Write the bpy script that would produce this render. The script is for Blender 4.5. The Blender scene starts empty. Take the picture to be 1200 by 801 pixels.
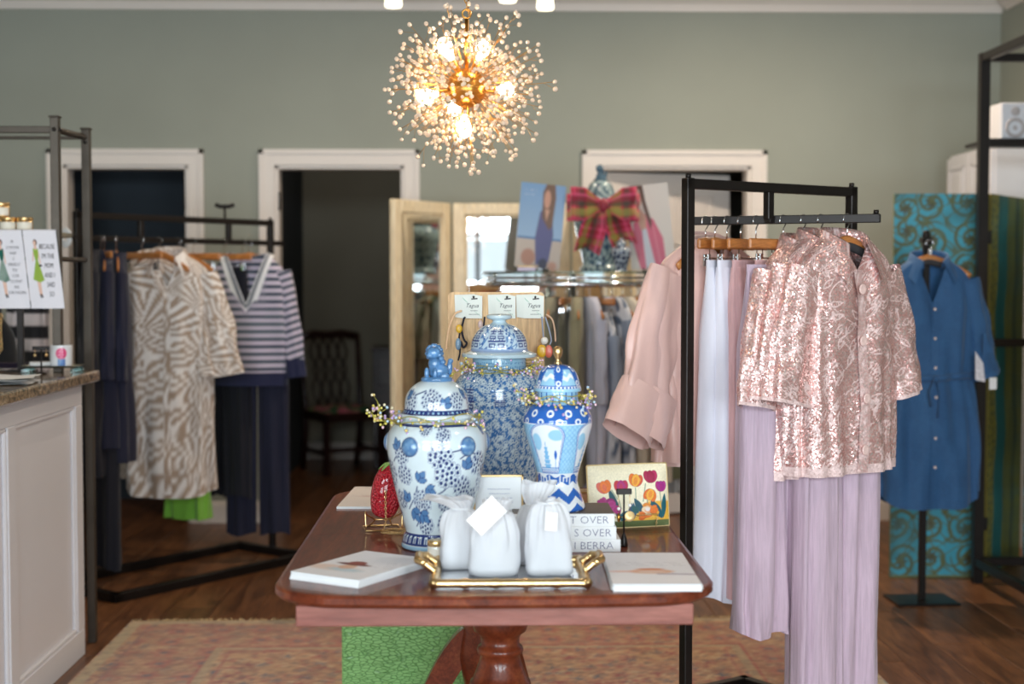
import bpy, math, random
import numpy as np
from mathutils import Matrix, Vector

random.seed(7)
RNG = np.random.default_rng(11)
PI = math.pi
SC = bpy.context.scene
COL = SC.collection

# ------------------------------------------------------------------ camera
EYE = 1.39
F_PX = 1667.0                       # 50 mm on a 36 mm sensor, 1200 px wide
YAW, PITCH = math.radians(1.38), math.radians(2.55)
cam_data = bpy.data.cameras.new('camera')
cam_data.sensor_width = 36.0
cam_data.lens = 50.0
cam_data.clip_start = 0.05
cam_data.dof.use_dof = True
cam_data.dof.focus_distance = 3.75
cam_data.dof.aperture_fstop = 2.2
cam = bpy.data.objects.new('camera', cam_data)
cam.location = (0, 0, EYE)
cam.rotation_euler = (PI / 2 - PITCH, 0, -YAW)
COL.objects.link(cam)
SC.camera = cam

# ------------------------------------------------------------------ world, lights, exposure
world = bpy.data.worlds.new('world')
SC.world = world
world.use_nodes = True
bg = world.node_tree.nodes['Background']
bg.inputs[0].default_value = (0.80, 0.90, 1.0, 1)
bg.inputs[1].default_value = 1.1
SC.view_settings.view_transform = 'Standard'
SC.view_settings.look = 'None'
SC.view_settings.exposure = 0.22
SC.view_settings.gamma = 1.0
SC.view_settings.use_curve_mapping = False
try:
    SC.cycles.use_denoising = True
    SC.cycles.sample_clamp_indirect = 6.0
    SC.cycles.max_bounces = 8
    SC.cycles.caustics_reflective = False
    SC.cycles.caustics_refractive = False
except Exception:
    pass


def lamp(name, kind, loc, rot, energy, color, **kw):
    d = bpy.data.lights.new(name, kind)
    d.energy = energy
    d.color = color
    for k, v in kw.items():
        setattr(d, k, v)
    o = bpy.data.objects.new(name, d)
    o.location = loc
    o.rotation_euler = rot
    COL.objects.link(o)
    return o


# daylight through the three shop-front windows behind the camera
WIN = [(-2.0, 1.6), (0.0, 1.6), (2.0, 1.6)]          # centre x, width
WIN_Z = (0.45, 2.55)
FRONT_Y = -1.3
for wx, ww in WIN:
    lamp('window_daylight', 'AREA', (wx, FRONT_Y - 0.25, 2.16), (PI / 2, 0, 0), 72,
         (0.82, 0.91, 1.0), shape='RECTANGLE', size=1.6, size_y=0.6)
    lamp('window_daylight', 'AREA', (wx, FRONT_Y - 0.25, 0.92), (PI / 2, 0, 0), 72,
         (0.84, 0.91, 1.0), shape='RECTANGLE', size=1.6, size_y=0.85)
DOWNLIGHTS = [(-2.1, 6.6), (-0.5, 6.6), (1.45, 6.6), (-1.7, 3.9), (0.2, 5.2), (1.5, 2.6), (-1.0, 1.4), (-0.9, 9.5)]  # last entry: unseen lamp added to brighten the back room
DL_W = [5, 11, 32, 4, 6, 7, 4, 2.2]
CEIL_Z = 3.05


# ------------------------------------------------------------------ pixel -> room
_R = np.array(cam.rotation_euler.to_matrix())


def ray(px, py):
    return _R @ np.array([(px - 600.0) / F_PX, (400.5 - py) / F_PX, -1.0])


def at(px, py, y):                   # point of the photograph at room depth y
    d = ray(px, py)
    t = y / d[1]
    return np.array([d[0] * t, y, EYE + d[2] * t])


def fl(px, py, z=0.0):               # point of the photograph on the level z
    d = ray(px, py)
    t = (z - EYE) / d[2]
    return np.array([d[0] * t, d[1] * t, z])


def X(px, y):
    return at(px, 325, y)[0]


def Z(py, y):
    return at(560, py, y)[2]


# ------------------------------------------------------------------ colours
def s2l(v):
    v = np.asarray(v, float)
    return np.where(v <= 0.04045, v / 12.92, ((v + 0.055) / 1.055) ** 2.4)


def c(r, g, b):
    l = s2l(np.array([r, g, b]) / 255.0)
    return (float(l[0]), float(l[1]), float(l[2]), 1.0)


def c3(r, g, b):
    return s2l(np.array([r, g, b]) / 255.0)


# ------------------------------------------------------------------ materials
class NT:
    def __init__(s, name):
        s.m = bpy.data.materials.new(name)
        s.m.use_nodes = True
        s.t = s.m.node_tree
        s.p = s.t.nodes['Principled BSDF']
        s.out = s.t.nodes['Material Output']

    def n(s, typ, **kw):
        x = s.t.nodes.new(typ)
        for k, v in kw.items():
            if k.startswith('_'):
                setattr(x, k[1:], v)
            else:
                x.inputs[k.replace('__', ' ')].default_value = v
        return x

    def l(s, a, b):
        s.t.links.new(a, b)

    def ramp(s, fac, stops, interp='LINEAR'):
        r = s.t.nodes.new('ShaderNodeValToRGB')
        r.color_ramp.interpolation = interp
        e = r.color_ramp.elements
        while len(e) < len(stops):
            e.new(0.5)
        for i, (p, col) in enumerate(stops):
            e[i].position = p
            e[i].color = col
        s.l(fac, r.inputs[0])
        return r.outputs[0]

    def mix(s, fac, a, b, mode='MIX'):
        m = s.t.nodes.new('ShaderNodeMix')
        m.data_type = 'RGBA'
        m.blend_type = mode
        for inp, v in ((0, fac), (6, a), (7, b)):
            if hasattr(v, 'is_linked') or hasattr(v, 'links'):
                s.l(v, m.inputs[inp])
            else:
                m.inputs[inp].default_value = v
        return m.outputs[2]

    def coords(s, scale=(1, 1, 1), kind='Object', rot=(0, 0, 0)):
        tc = s.t.nodes.new('ShaderNodeTexCoord')
        mp = s.t.nodes.new('ShaderNodeMapping')
        mp.inputs['Scale'].default_value = scale
        mp.inputs['Rotation'].default_value = rot
        s.l(tc.outputs[kind], mp.inputs[0])
        return mp.outputs[0]

    def noise(s, vec, scale, detail=4, rough=0.55, dist=0.0):
        x = s.n('ShaderNodeTexNoise', Scale=scale, Detail=detail, Roughness=rough, Distortion=dist)
        s.l(vec, x.inputs['Vector'])
        return x.outputs[0]

    def bump(s, h, strength=0.3, dist=0.01, normal=None):
        b = s.n('ShaderNodeBump', Strength=strength, Distance=dist)
        s.l(h, b.inputs['Height'])
        if normal is not None:
            s.l(normal, b.inputs['Normal'])
        s.l(b.outputs[0], s.p.inputs['Normal'])
        return b

    def base(s, v):
        if hasattr(v, 'links'):
            s.l(v, s.p.inputs['Base Color'])
        else:
            s.p.inputs['Base Color'].default_value = v

    def set(s, **kw):
        for k, v in kw.items():
            s.p.inputs[k.replace('__', ' ')].default_value = v
        return s


MATS = {}


def mat(name, col, rough=0.6, metal=0.0, var=0.12, scale=8.0, bump=0.0, bscale=None, stretch=(1, 1, 1),
        coat=0.0, sheen=0.0, spec=None, kind='Object'):
    if name in MATS:
        return MATS[name]
    t = NT(name)
    v = t.coords(stretch, kind)
    nz = t.noise(v, scale)
    dark = tuple(x * (1 - var) for x in col[:3]) + (1,)
    lite = tuple(min(1, x * (1 + var)) for x in col[:3]) + (1,)
    t.base(t.ramp(nz, [(0.3, dark), (0.7, lite)]))
    t.set(Roughness=rough, Metallic=metal)
    if coat:
        t.set(Coat__Weight=coat, Coat__Roughness=0.06)
    if sheen:
        t.set(Sheen__Weight=sheen)
    if spec is not None:
        t.p.inputs['Specular IOR Level'].default_value = spec
    if bump:
        t.bump(t.noise(v, bscale or scale * 6, 3), bump, 0.004)
    MATS[name] = t.m
    return t.m


def painted(name, rough=0.5, coat=0.0, bump=0.0, bscale=300.0, metal=0.0, sheen=0.0, grain=0.05):
    """colour comes from a computed colour attribute (print, glaze, weave), fine grain from noise"""
    if name in MATS:
        return MATS[name]
    t = NT(name)
    a = t.t.nodes.new('ShaderNodeAttribute')
    a.attribute_name = 'Col'
    v = t.coords()
    nz = t.noise(v, bscale * 0.3, 3)
    g = t.ramp(nz, [(0.3, (1 - grain,) * 3 + (1,)), (0.7, (1, 1, 1, 1))])
    t.base(t.mix(1.0, a.outputs['Color'], g, 'MULTIPLY'))
    t.set(Roughness=rough, Metallic=metal)
    if coat:
        t.set(Coat__Weight=coat, Coat__Roughness=0.04)
    if sheen:
        t.set(Sheen__Weight=sheen)
    if bump:
        t.bump(t.noise(v, bscale, 2), bump, 0.003)
    MATS[name] = t.m
    return t.m


def glow(name, col, strength):
    if name in MATS:
        return MATS[name]
    t = NT(name)
    t.base(col)
    t.p.inputs['Emission Color'].default_value = col
    t.p.inputs['Emission Strength'].default_value = strength
    MATS[name] = t.m
    return t.m


def wood(name, dark, lite, scale=3.0, stretch=(1, 12, 12), rough=0.4, coat=0.0, kind='Object', rot=(0, 0, 0)):
    if name in MATS:
        return MATS[name]
    t = NT(name)
    v = t.coords(stretch, kind, rot)
    n1 = t.noise(v, scale, 6, 0.65, 0.6)
    n2 = t.noise(v, scale * 6, 3, 0.6)
    mid = tuple((a + b) / 2 for a, b in zip(dark, lite))
    col = t.ramp(n1, [(0.3, dark), (0.5, mid), (0.7, lite)])
    g = t.ramp(n2, [(0.35, (0.75, 0.72, 0.7, 1)), (0.6, (1, 1, 1, 1))])
    t.base(t.mix(1.0, col, g, 'MULTIPLY'))
    t.set(Roughness=rough)
    if coat:
        t.set(Coat__Weight=coat, Coat__Roughness=0.05)
    t.bump(n2, 0.08, 0.002)
    MATS[name] = t.m
    return t.m


def glass(name, tint=(0.9, 0.97, 0.95, 1), gloss=0.08):
    if name in MATS:
        return MATS[name]
    t = NT(name)
    tr = t.n('ShaderNodeBsdfTransparent', Color=tint)
    gl = t.n('ShaderNodeBsdfGlossy', Roughness=0.02)
    fr = t.n('ShaderNodeLayerWeight', Blend=0.25)
    mx = t.t.nodes.new('ShaderNodeMixShader')
    r = t.ramp(fr.outputs['Fresnel'], [(0.0, (gloss,) * 3 + (1,)), (1.0, (0.9, 0.9, 0.9, 1))])
    t.l(r, mx.inputs[0]); t.l(tr.outputs[0], mx.inputs[1]); t.l(gl.outputs[0], mx.inputs[2])
    t.l(mx.outputs[0], t.out.inputs[0])
    MATS[name] = t.m
    return t.m


# ------------------------------------------------------------------ mesh builder
def rotz(a):
    ca, sa = math.cos(a), math.sin(a)
    return np.array([[ca, -sa, 0], [sa, ca, 0], [0, 0, 1.0]])


def rotx(a):
    ca, sa = math.cos(a), math.sin(a)
    return np.array([[1.0, 0, 0], [0, ca, -sa], [0, sa, ca]])


def roty(a):
    ca, sa = math.cos(a), math.sin(a)
    return np.array([[ca, 0, sa], [0, 1.0, 0], [-sa, 0, ca]])


class MB:
    def __init__(s):
        s.v, s.f, s.mi, s.sm, s.cl = [], [], [], [], []
        s.n = 0
        s.hascol = False

    def add(s, v, f, m=0, smooth=True, col=None, M=None, at=None):
        v = np.asarray(v, float).reshape(-1, 3)
        if M is not None:
            v = v @ np.asarray(M).T
        if at is not None:
            v = v + np.asarray(at)
        off = s.n
        s.v.append(v)
        s.f.extend([[i + off for i in q] for q in f])
        s.mi.extend([m] * len(f))
        s.sm.extend([smooth] * len(f))
        if col is not None:
            s.hascol = True
            cc = np.ones((len(v), 4))
            cc[:, :3] = np.asarray(col)[..., :3].reshape(-1, 3) if np.ndim(col) > 1 else np.asarray(col)[:3]
            s.cl.append(cc)
        else:
            s.cl.append(np.ones((len(v), 4)))
        s.n += len(v)
        return s

    def box(s, lo, hi, b=0.0, m=0, M=None, at=None, col=None):
        lo = np.asarray(lo, float); hi = np.asarray(hi, float)
        ce, h = (lo + hi) / 2, np.abs(hi - lo) / 2
        if b <= 0:
            sg = np.array([[x, y, z] for x in (-1, 1) for y in (-1, 1) for z in (-1, 1)], float)
            F = [[0, 1, 3, 2], [4, 6, 7, 5], [0, 4, 5, 1], [2, 3, 7, 6], [0, 2, 6, 4], [1, 5, 7, 3]]
            return s.add(sg * h + ce, F, m, False, col, M, at)
        b = min(b, h.min() * 0.9)
        V, ix = [], {}
        for x in (-1, 1):
            for y in (-1, 1):
                for z in (-1, 1):
                    for k in range(3):
                        p = np.array([x, y, z], float) * (h - b)
                        p[k] += (x, y, z)[k] * b
                        ix[(x, y, z, k)] = len(V)
                        V.append(p + ce)
        F = []
        ax = [(1, 2), (2, 0), (0, 1)]
        for k in range(3):
            a, d = ax[k]
            for sgn in (-1, 1):
                q = []
                for ua, ud in ((-1, -1), (1, -1), (1, 1), (-1, 1)):
                    t = [0, 0, 0]; t[k] = sgn; t[a] = ua; t[d] = ud
                    q.append(ix[(t[0], t[1], t[2], k)])
                F.append(q if sgn > 0 else q[::-1])
        for k in range(3):
            a, d = ax[k]
            for ua in (-1, 1):
                for ud in (-1, 1):
                    t0 = [0, 0, 0]; t0[a] = ua; t0[d] = ud
                    t1 = list(t0); t0[k] = -1; t1[k] = 1
                    q = [ix[(*t0, a)], ix[(*t1, a)], ix[(*t1, d)], ix[(*t0, d)]]
                    F.append(q if ua * ud < 0 else q[::-1])
        for x in (-1, 1):
            for y in (-1, 1):
                for z in (-1, 1):
                    q = [ix[(x, y, z, k)] for k in range(3)]
                    F.append(q if x * y * z > 0 else q[::-1])
        return s.add(V, F, m, False, col, M, at)

    def grid(s, P, wrap=False, m=0, smooth=True, col=None, M=None, at=None, cap0=False, cap1=False, flip=False):
        P = np.asarray(P, float)
        nv, nu = P.shape[:2]
        F = []
        ju = nu if wrap else nu - 1
        for i in range(nv - 1):
            r0, r1 = i * nu, (i + 1) * nu
            for j in range(ju):
                k = (j + 1) % nu
                F.append([r0 + j, r0 + k, r1 + k, r1 + j])
        if cap0:
            F.append(list(range(nu))[::-1])
        if cap1:
            F.append([(nv - 1) * nu + j for j in range(nu)])
        if flip:
            F = [q[::-1] for q in F]
        return s.add(P.reshape(-1, 3), F, m, smooth, None if col is None else np.asarray(col), M, at)

    def lathe(s, prof, n=24, m=0, M=None, at=None, cap0=True, cap1=True, smooth=True, col=None, sx=1.0, sy=1.0):
        prof = np.asarray(prof, float)
        a = np.linspace(0, 2 * PI, n, endpoint=False)
        P = np.zeros((len(prof), n, 3))
        P[:, :, 0] = prof[:, :1] * np.sin(a) * sx
        P[:, :, 1] = -prof[:, :1] * np.cos(a) * sy
        P[:, :, 2] = prof[:, 1:2]
        return s.grid(P, True, m, smooth, col, M, at, cap0, cap1)

    def tube(s, pts, r, n=8, m=0, closed=False, caps=True, col=None, M=None, at=None, flat=None, up=(0, 0, 1)):
        pts = np.asarray(pts, float)
        k = len(pts)
        r = np.full(k, r, float) if np.ndim(r) == 0 else np.asarray(r, float)
        if closed:
            T = np.roll(pts, -1, 0) - np.roll(pts, 1, 0)
        else:
            T = np.gradient(pts, axis=0)
        T /= np.linalg.norm(T, axis=1)[:, None] + 1e-12
        up = np.asarray(up, float)
        if abs(T[0] @ up) > 0.95:
            up = np.array([1.0, 0, 0]) if abs(T[0][0]) < 0.9 else np.array([0, 1.0, 0])
        N = np.zeros((k, 3)); B = np.zeros((k, 3))
        nn = up - (up @ T[0]) * T[0]; nn /= np.linalg.norm(nn)
        for i in range(k):
            nn = nn - (nn @ T[i]) * T[i]
            nn /= np.linalg.norm(nn) + 1e-12
            N[i] = nn; B[i] = np.cross(T[i], nn)
        a = np.linspace(0, 2 * PI, n, endpoint=False)
        f1, f2 = (1.0, 1.0) if flat is None else flat
        P = pts[:, None, :] + r[:, None, None] * (N[:, None, :] * (np.cos(a) * f1)[None, :, None]
                                                 + B[:, None, :] * (np.sin(a) * f2)[None, :, None])
        if closed:
            P = np.concatenate([P, P[:1]], 0)
            caps = False
        return s.grid(P, True, m, True, col, M, at, caps, caps, flip=False)

    def ball(s, ce, r, nu=10, nv=6, m=0, col=None, M=None, sc=(1, 1, 1)):
        th = np.linspace(0, PI, nv + 1)[1:-1]
        a = np.linspace(0, 2 * PI, nu, endpoint=False)
        V = [[0, 0, -1]]
        for t in th:
            for x in a:
                V.append([math.sin(t) * math.cos(x), math.sin(t) * math.sin(x), -math.cos(t)])
        V.append([0, 0, 1])
        V = np.array(V) * r * np.asarray(sc)
        F = []
        for j in range(nu):
            F.append([0, 1 + (j + 1) % nu, 1 + j])
        for i in range(nv - 2):
            for j in range(nu):
                a0, b0 = 1 + i * nu, 1 + (i + 1) * nu
                F.append([a0 + j, a0 + (j + 1) % nu, b0 + (j + 1) % nu, b0 + j])
        a0 = 1 + (nv - 2) * nu
        for j in range(nu):
            F.append([a0 + j, a0 + (j + 1) % nu, len(V) - 1])
        return s.add(V, F, m, True, col, M, ce)

    def prism(s, poly, z0, z1, m=0, M=None, at=None, col=None):
        """polygon (x, y) extruded from z0 to z1"""
        poly = np.asarray(poly, float)
        n = len(poly)
        V = np.zeros((2 * n, 3))
        V[:n, :2] = poly; V[n:, :2] = poly
        V[:n, 2] = z0; V[n:, 2] = z1
        F = [list(range(n))[::-1], list(range(n, 2 * n))]
        for i in range(n):
            k = (i + 1) % n
            F.append([i, k, n + k, n + i])
        return s.add(V, F, m, False, col, M, at)

    def mesh(s, name, mats):
        V = np.concatenate(s.v) if s.v else np.zeros((0, 3))
        me = bpy.data.meshes.new(name)
        me.from_pydata(V.tolist(), [], s.f)
        if not isinstance(mats, (list, tuple)):
            mats = [mats]
        for x in mats:
            me.materials.append(x)
        me.polygons.foreach_set('material_index', s.mi)
        me.polygons.foreach_set('use_smooth', s.sm)
        if s.hascol:
            a = me.color_attributes.new('Col', 'FLOAT_COLOR', 'POINT')
            a.data.foreach_set('color', np.concatenate(s.cl).ravel())
        me.update()
        return me

    def build(s, name, mats, parent=None, loc=None, rz=0.0, rot=None):
        o = bpy.data.objects.new(name, s.mesh(name, mats))
        COL.objects.link(o)
        if parent is not None:
            o.parent = parent
        if loc is not None:
            o.location = loc
        o.rotation_euler = rot if rot is not None else (0, 0, rz)
        return o


def tag(o, label=None, cat=None, group=None, kind=None):
    if label: o['label'] = label
    if cat: o['category'] = cat
    if group: o['group'] = group
    if kind: o['kind'] = kind
    return o


def thing(name, label, cat, loc=(0, 0, 0), rz=0.0, group=None):
    o = bpy.data.objects.new(name, None)
    o.empty_display_size = 0.05
    COL.objects.link(o)
    o.location = loc
    o.rotation_euler = (0, 0, rz)
    return tag(o, label, cat, group)


def inst(src, parent, loc=(0, 0, 0), rot=(0, 0, 0)):
    o = src.copy()
    COL.objects.link(o)
    o.parent = parent
    o.location = loc
    o.rotation_euler = rot
    return o


def dup(root, loc, rz, label, group=None):
    r = root.copy()
    COL.objects.link(r)
    r.location = loc
    r.rotation_euler = (0, 0, rz)
    r['label'] = label
    if group: r['group'] = group
    for ch in list(root.children):
        d = ch.copy(); COL.objects.link(d); d.parent = r
        for g in list(ch.children):
            e = g.copy(); COL.objects.link(e); e.parent = d
    return r


def struct(name, mb, mats, parent=None):
    o = mb.build(name, mats, parent)
    if parent is None:
        o['kind'] = 'structure'
    return o


_txt = {}


def text(s, size, depth=0.0006, align='CENTER', shear=0.0, sx=1.0, weight=0.0):
    """lettering as a mesh in the x-z plane facing -y; returns (verts, faces)"""
    key = (s, size, depth, align, shear, sx, weight)
    if key in _txt:
        return _txt[key]
    cu = bpy.data.curves.new('lettering', 'FONT')
    cu.body = s
    cu.size = size
    cu.align_x = align
    cu.align_y = 'CENTER'
    cu.extrude = depth
    cu.shear = shear
    cu.offset = weight
    cu.resolution_u = 2
    o = bpy.data.objects.new('lettering', cu)
    COL.objects.link(o)
    bpy.context.view_layer.update()
    me = bpy.data.meshes.new_from_object(o.evaluated_get(bpy.context.evaluated_depsgraph_get()))
    V = np.array([v.co[:] for v in me.vertices]) if len(me.vertices) else np.zeros((0, 3))
    F = [list(p.vertices) for p in me.polygons]
    bpy.data.objects.remove(o); bpy.data.curves.remove(cu); bpy.data.meshes.remove(me)
    if len(V):
        V = np.stack([V[:, 0] * sx, -V[:, 2], V[:, 1]], 1)
    _txt[key] = (V, F)
    return V, F


# ------------------------------------------------------------------ painting on grids (numpy)
def blend(C, mask, col):
    C[...] = C * (1 - mask[..., None]) + np.asarray(col)[:3] * mask[..., None]


def sm(d, w):                        # 1 inside (d<0), soft edge w
    return np.clip(0.5 - d / w, 0, 1)


def d_circ(x, y, cx, cy, r, ry=None):
    ry = ry or r
    return (np.hypot((x - cx) / r, (y - cy) / ry) - 1) * min(r, ry)


def d_box(x, y, x0, y0, x1, y1):
    dx = np.maximum(x0 - x, x - x1)
    dy = np.maximum(y0 - y, y - y1)
    return np.maximum(dx, dy)


def d_seg(x, y, ax, ay, bx, by):
    vx, vy = bx - ax, by - ay
    t = np.clip(((x - ax) * vx + (y - ay) * vy) / (vx * vx + vy * vy + 1e-12), 0, 1)
    return np.hypot(x - ax - t * vx, y - ay - t * vy)


def d_poly(x, y, pts):
    d = np.full(x.shape, 1e9)
    ins = np.zeros(x.shape, bool)
    n = len(pts)
    for i in range(n):
        ax, ay = pts[i]; bx, by = pts[(i + 1) % n]
        d = np.minimum(d, d_seg(x, y, ax, ay, bx, by))
        cond = ((ay > y) != (by > y))
        with np.errstate(divide='ignore', invalid='ignore'):
            xi = (bx - ax) * (y - ay) / (by - ay + 1e-12) + ax
        ins ^= cond & (x < xi)
    return np.where(ins, -d, d)


def d_line(x, y, pts):
    d = np.full(x.shape, 1e9)
    for (ax, ay), (bx, by) in zip(pts[:-1], pts[1:]):
        d = np.minimum(d, d_seg(x, y, ax, ay, bx, by))
    return d


def leaf_d(x, y, cx, cy, ang, L, W):
    ca, sa = math.cos(ang), math.sin(ang)
    u = ((x - cx) * ca + (y - cy) * sa) / L
    w = -(x - cx) * sa + (y - cy) * ca
    half = W * np.sin(PI * np.clip(u, 0, 1)) ** 0.8
    d = np.abs(w) - half
    return np.where((u < 0) | (u > 1), np.maximum(d, np.maximum(-u, u - 1) * L), d)


def hash2(i, j, k=0):
    v = np.sin(i * 127.1 + j * 311.7 + k * 74.7) * 43758.5453
    return v - np.floor(v)


def cells(x, y, s, jit=0.7, k=0):
    """nearest jittered cell: local dx, dy, random id"""
    gx, gy = x / s, y / s
    ix, iy = np.floor(gx), np.floor(gy)
    best = np.full(x.shape, 1e9)
    DX = np.zeros(x.shape); DY = np.zeros(x.shape); R = np.zeros(x.shape)
    for a in (-1, 0, 1):
        for b in (-1, 0, 1):
            jx, jy = ix + a, iy + b
            cx = jx + 0.5 + jit * (hash2(jx, jy, k) - 0.5)
            cy = jy + 0.5 + jit * (hash2(jx, jy, k + 1) - 0.5)
            dx, dy = gx - cx, gy - cy
            d = dx * dx + dy * dy
            w = d < best
            best = np.where(w, d, best)
            DX = np.where(w, dx * s, DX); DY = np.where(w, dy * s, DY)
            R = np.where(w, hash2(jx, jy, k + 2), R)
    return DX, DY, R


def vnoise(x, y, k=0):
    ix, iy = np.floor(x), np.floor(y)
    fx, fy = x - ix, y - iy
    fx = fx * fx * (3 - 2 * fx); fy = fy * fy * (3 - 2 * fy)
    a = hash2(ix, iy, k); b = hash2(ix + 1, iy, k)
    e = hash2(ix, iy + 1, k); f = hash2(ix + 1, iy + 1, k)
    return (a * (1 - fx) + b * fx) * (1 - fy) + (e * (1 - fx) + f * fx) * fy


def panel(w, h, nx, nz, paint, y=0.0, bend=None):
    """flat print in the x-z plane facing -y; paint(x, z, C)"""
    x, z = np.meshgrid(np.linspace(-w / 2, w / 2, nx), np.linspace(0, h, nz))
    C = np.ones(x.shape + (3,))
    paint(x, z, C)
    yy = np.full(x.shape, y) if bend is None else bend(x, z)
    return np.stack([x, yy, z], -1), C


def smooth_prof(p, n):
    """Catmull-Rom through the rows of p, n samples"""
    p = np.asarray(p, float)
    k = len(p)
    e = np.vstack([2 * p[0] - p[1], p, 2 * p[-1] - p[-2]])
    t = np.linspace(0, k - 1 - 1e-9, n)
    i = t.astype(int); f = (t - i)[:, None]
    a, b, d, g = e[i], e[i + 1], e[i + 2], e[i + 3]
    return 0.5 * (2 * b + (d - a) * f + (2 * a - 5 * b + 4 * d - g) * f ** 2 + (3 * b - a - 3 * d + g) * f ** 3)

# ================================================================== structure
WALL_Y = 8.1
XL, XR = -3.2, 2.98
WALLP = mat('sage_wall_paint', c(158, 161, 150), 0.85, var=0.03, scale=2.0, bump=0.04, bscale=180)
TRIMP = mat('white_trim_paint', c(232, 222, 214), 0.45, var=0.02, scale=2)
CEILP = mat('warm_grey_ceiling_paint', c(150, 144, 136), 0.9, var=0.02, scale=2)
NAVYP = mat('dark_slate_paint', c(50, 58, 66), 0.8, var=0.05, scale=2)
GREYP = mat('dim_grey_paint', c(150, 144, 128), 0.85, var=0.04, scale=2)
BLACK = mat('black_steel', c(40, 35, 33), 0.38, 0.6, var=0.1, scale=20)
DARKM = mat('bronze_steel', c(86, 78, 70), 0.42, 0.7, var=0.12, scale=14)
CHROME = mat('chrome', c(225, 225, 228), 0.12, 1.0, var=0.02)
GOLD = mat('gold_metal', c(240, 204, 146), 0.28, 1.0, var=0.1, scale=30)
BRASS = mat('aged_brass', c(190, 140, 70), 0.28, 1.0, var=0.12, scale=20)
WHITE = mat('white_card', c(240, 240, 240), 0.6, var=0.02)

# floor: base slab and planks
t = NT('oak_plank')
oi = t.t.nodes.new('ShaderNodeObjectInfo')
v = t.coords((14, 1.2, 14))
ad = t.t.nodes.new('ShaderNodeVectorMath'); ad.operation = 'ADD'
cb = t.t.nodes.new('ShaderNodeCombineXYZ')
ml = t.t.nodes.new('ShaderNodeMath'); ml.operation = 'MULTIPLY'; ml.inputs[1].default_value = 57.0
t.l(oi.outputs['Random'], ml.inputs[0]); t.l(ml.outputs[0], cb.inputs[0]); t.l(ml.outputs[0], cb.inputs[2])
t.l(v, ad.inputs[0]); t.l(cb.outputs[0], ad.inputs[1])
n1 = t.noise(ad.outputs[0], 1.6, 6, 0.65, 0.8)
n2 = t.noise(ad.outputs[0], 9.0, 4, 0.6)
colr = t.ramp(n1, [(0.3, c(88, 54, 33)), (0.52, c(132, 86, 54)), (0.72, c(160, 110, 72))])
tone = t.ramp(oi.outputs['Random'], [(0.0, (0.72, 0.72, 0.72, 1)), (1.0, (1.08, 1.05, 1.02, 1))])
grain = t.ramp(n2, [(0.36, (0.7, 0.68, 0.66, 1)), (0.6, (1, 1, 1, 1))])
t.base(t.mix(1.0, t.mix(1.0, colr, tone, 'MULTIPLY'), grain, 'MULTIPLY'))
t.set(Roughness=0.36)
t.bump(n2, 0.12, 0.002)
PLANKM = t.m
BACK_Y = 10.95
floor = struct('floor', MB().box((XL - 0.2, -2.4, -0.15), (XR + 0.2, BACK_Y + 0.1, -0.004)), PLANKM)
PW, PL = 0.19, 1.3
plank_me = {}
for ci in range(int((XR - XL) / PW) + 1):
    off = (ci * 0.53) % PL
    y = 2.2 - off
    while y < BACK_Y:
        y0, y1 = max(y, 2.2), min(y + PL, BACK_Y)
        if y1 - y0 > 0.05:
            L = round(y1 - y0, 2)
            x0 = XL + ci * PW
            wd = round(min(PW, XR - x0), 3)
            if (L, wd) not in plank_me:
                plank_me[(L, wd)] = MB().box((0.0012, 0.0015, -0.012), (wd - 0.0012, L - 0.0015, 0), 0.002).mesh('plank', PLANKM)
            o = bpy.data.objects.new('plank', plank_me[(L, wd)])
            COL.objects.link(o); o.parent = floor; o.location = (x0, y0, 0)
        y += PL

# back wall with three door openings
DOOR_Z = Z(194, WALL_Y)
D = [(X(76, WALL_Y), X(222, WALL_Y)), (X(323, WALL_Y), X(474, WALL_Y)), (X(700, WALL_Y), X(879, WALL_Y))]
mb = MB()
edges = [XL] + [e for d in D for e in d] + [XR]
for i in range(0, len(edges), 2):
    mb.box((edges[i], WALL_Y, 0), (edges[i + 1], WALL_Y + 0.13, CEIL_Z))
for a, b in D:
    mb.box((a, WALL_Y, DOOR_Z), (b, WALL_Y + 0.13, CEIL_Z))
struct('wall_back', mb, WALLP)
struct('wall_right', MB().box((XR, FRONT_Y, 0), (XR + 0.15, BACK_Y, CEIL_Z)), WALLP)
struct('wall_left', MB().box((XL - 0.15, FRONT_Y, 0), (XL, BACK_Y, CEIL_Z)), WALLP)
struct('ceiling', MB().box((XL - 0.15, FRONT_Y, CEIL_Z), (XR + 0.15, BACK_Y + 0.1, CEIL_Z + 0.1)), CEILP)
# rooms behind the doors
struct('wall_storeroom', MB().box((XL, BACK_Y, 0), (XR, BACK_Y + 0.1, CEIL_Z)), GREYP)
P1 = (D[0][1] + D[1][0]) / 2
P2 = (D[1][1] + D[2][0]) / 2 - 0.35
struct('wall_partition', MB().box((P1 - 0.05, WALL_Y + 0.13, 0), (P1 + 0.05, BACK_Y, CEIL_Z)), NAVYP)
struct('wall_partition', MB().box((P2 - 0.05, WALL_Y + 0.13, 0), (P2 + 0.05, BACK_Y, CEIL_Z)), GREYP)
struct('wall_closet', MB().box((XL, WALL_Y + 0.9, 0), (P1 - 0.05, WALL_Y + 1.0, CEIL_Z)), NAVYP)
struct('baseboard_storeroom', MB().box((P1 + 0.05, BACK_Y - 0.015, 0), (P2 - 0.05, BACK_Y, 0.13), 0.004), TRIMP)

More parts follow.
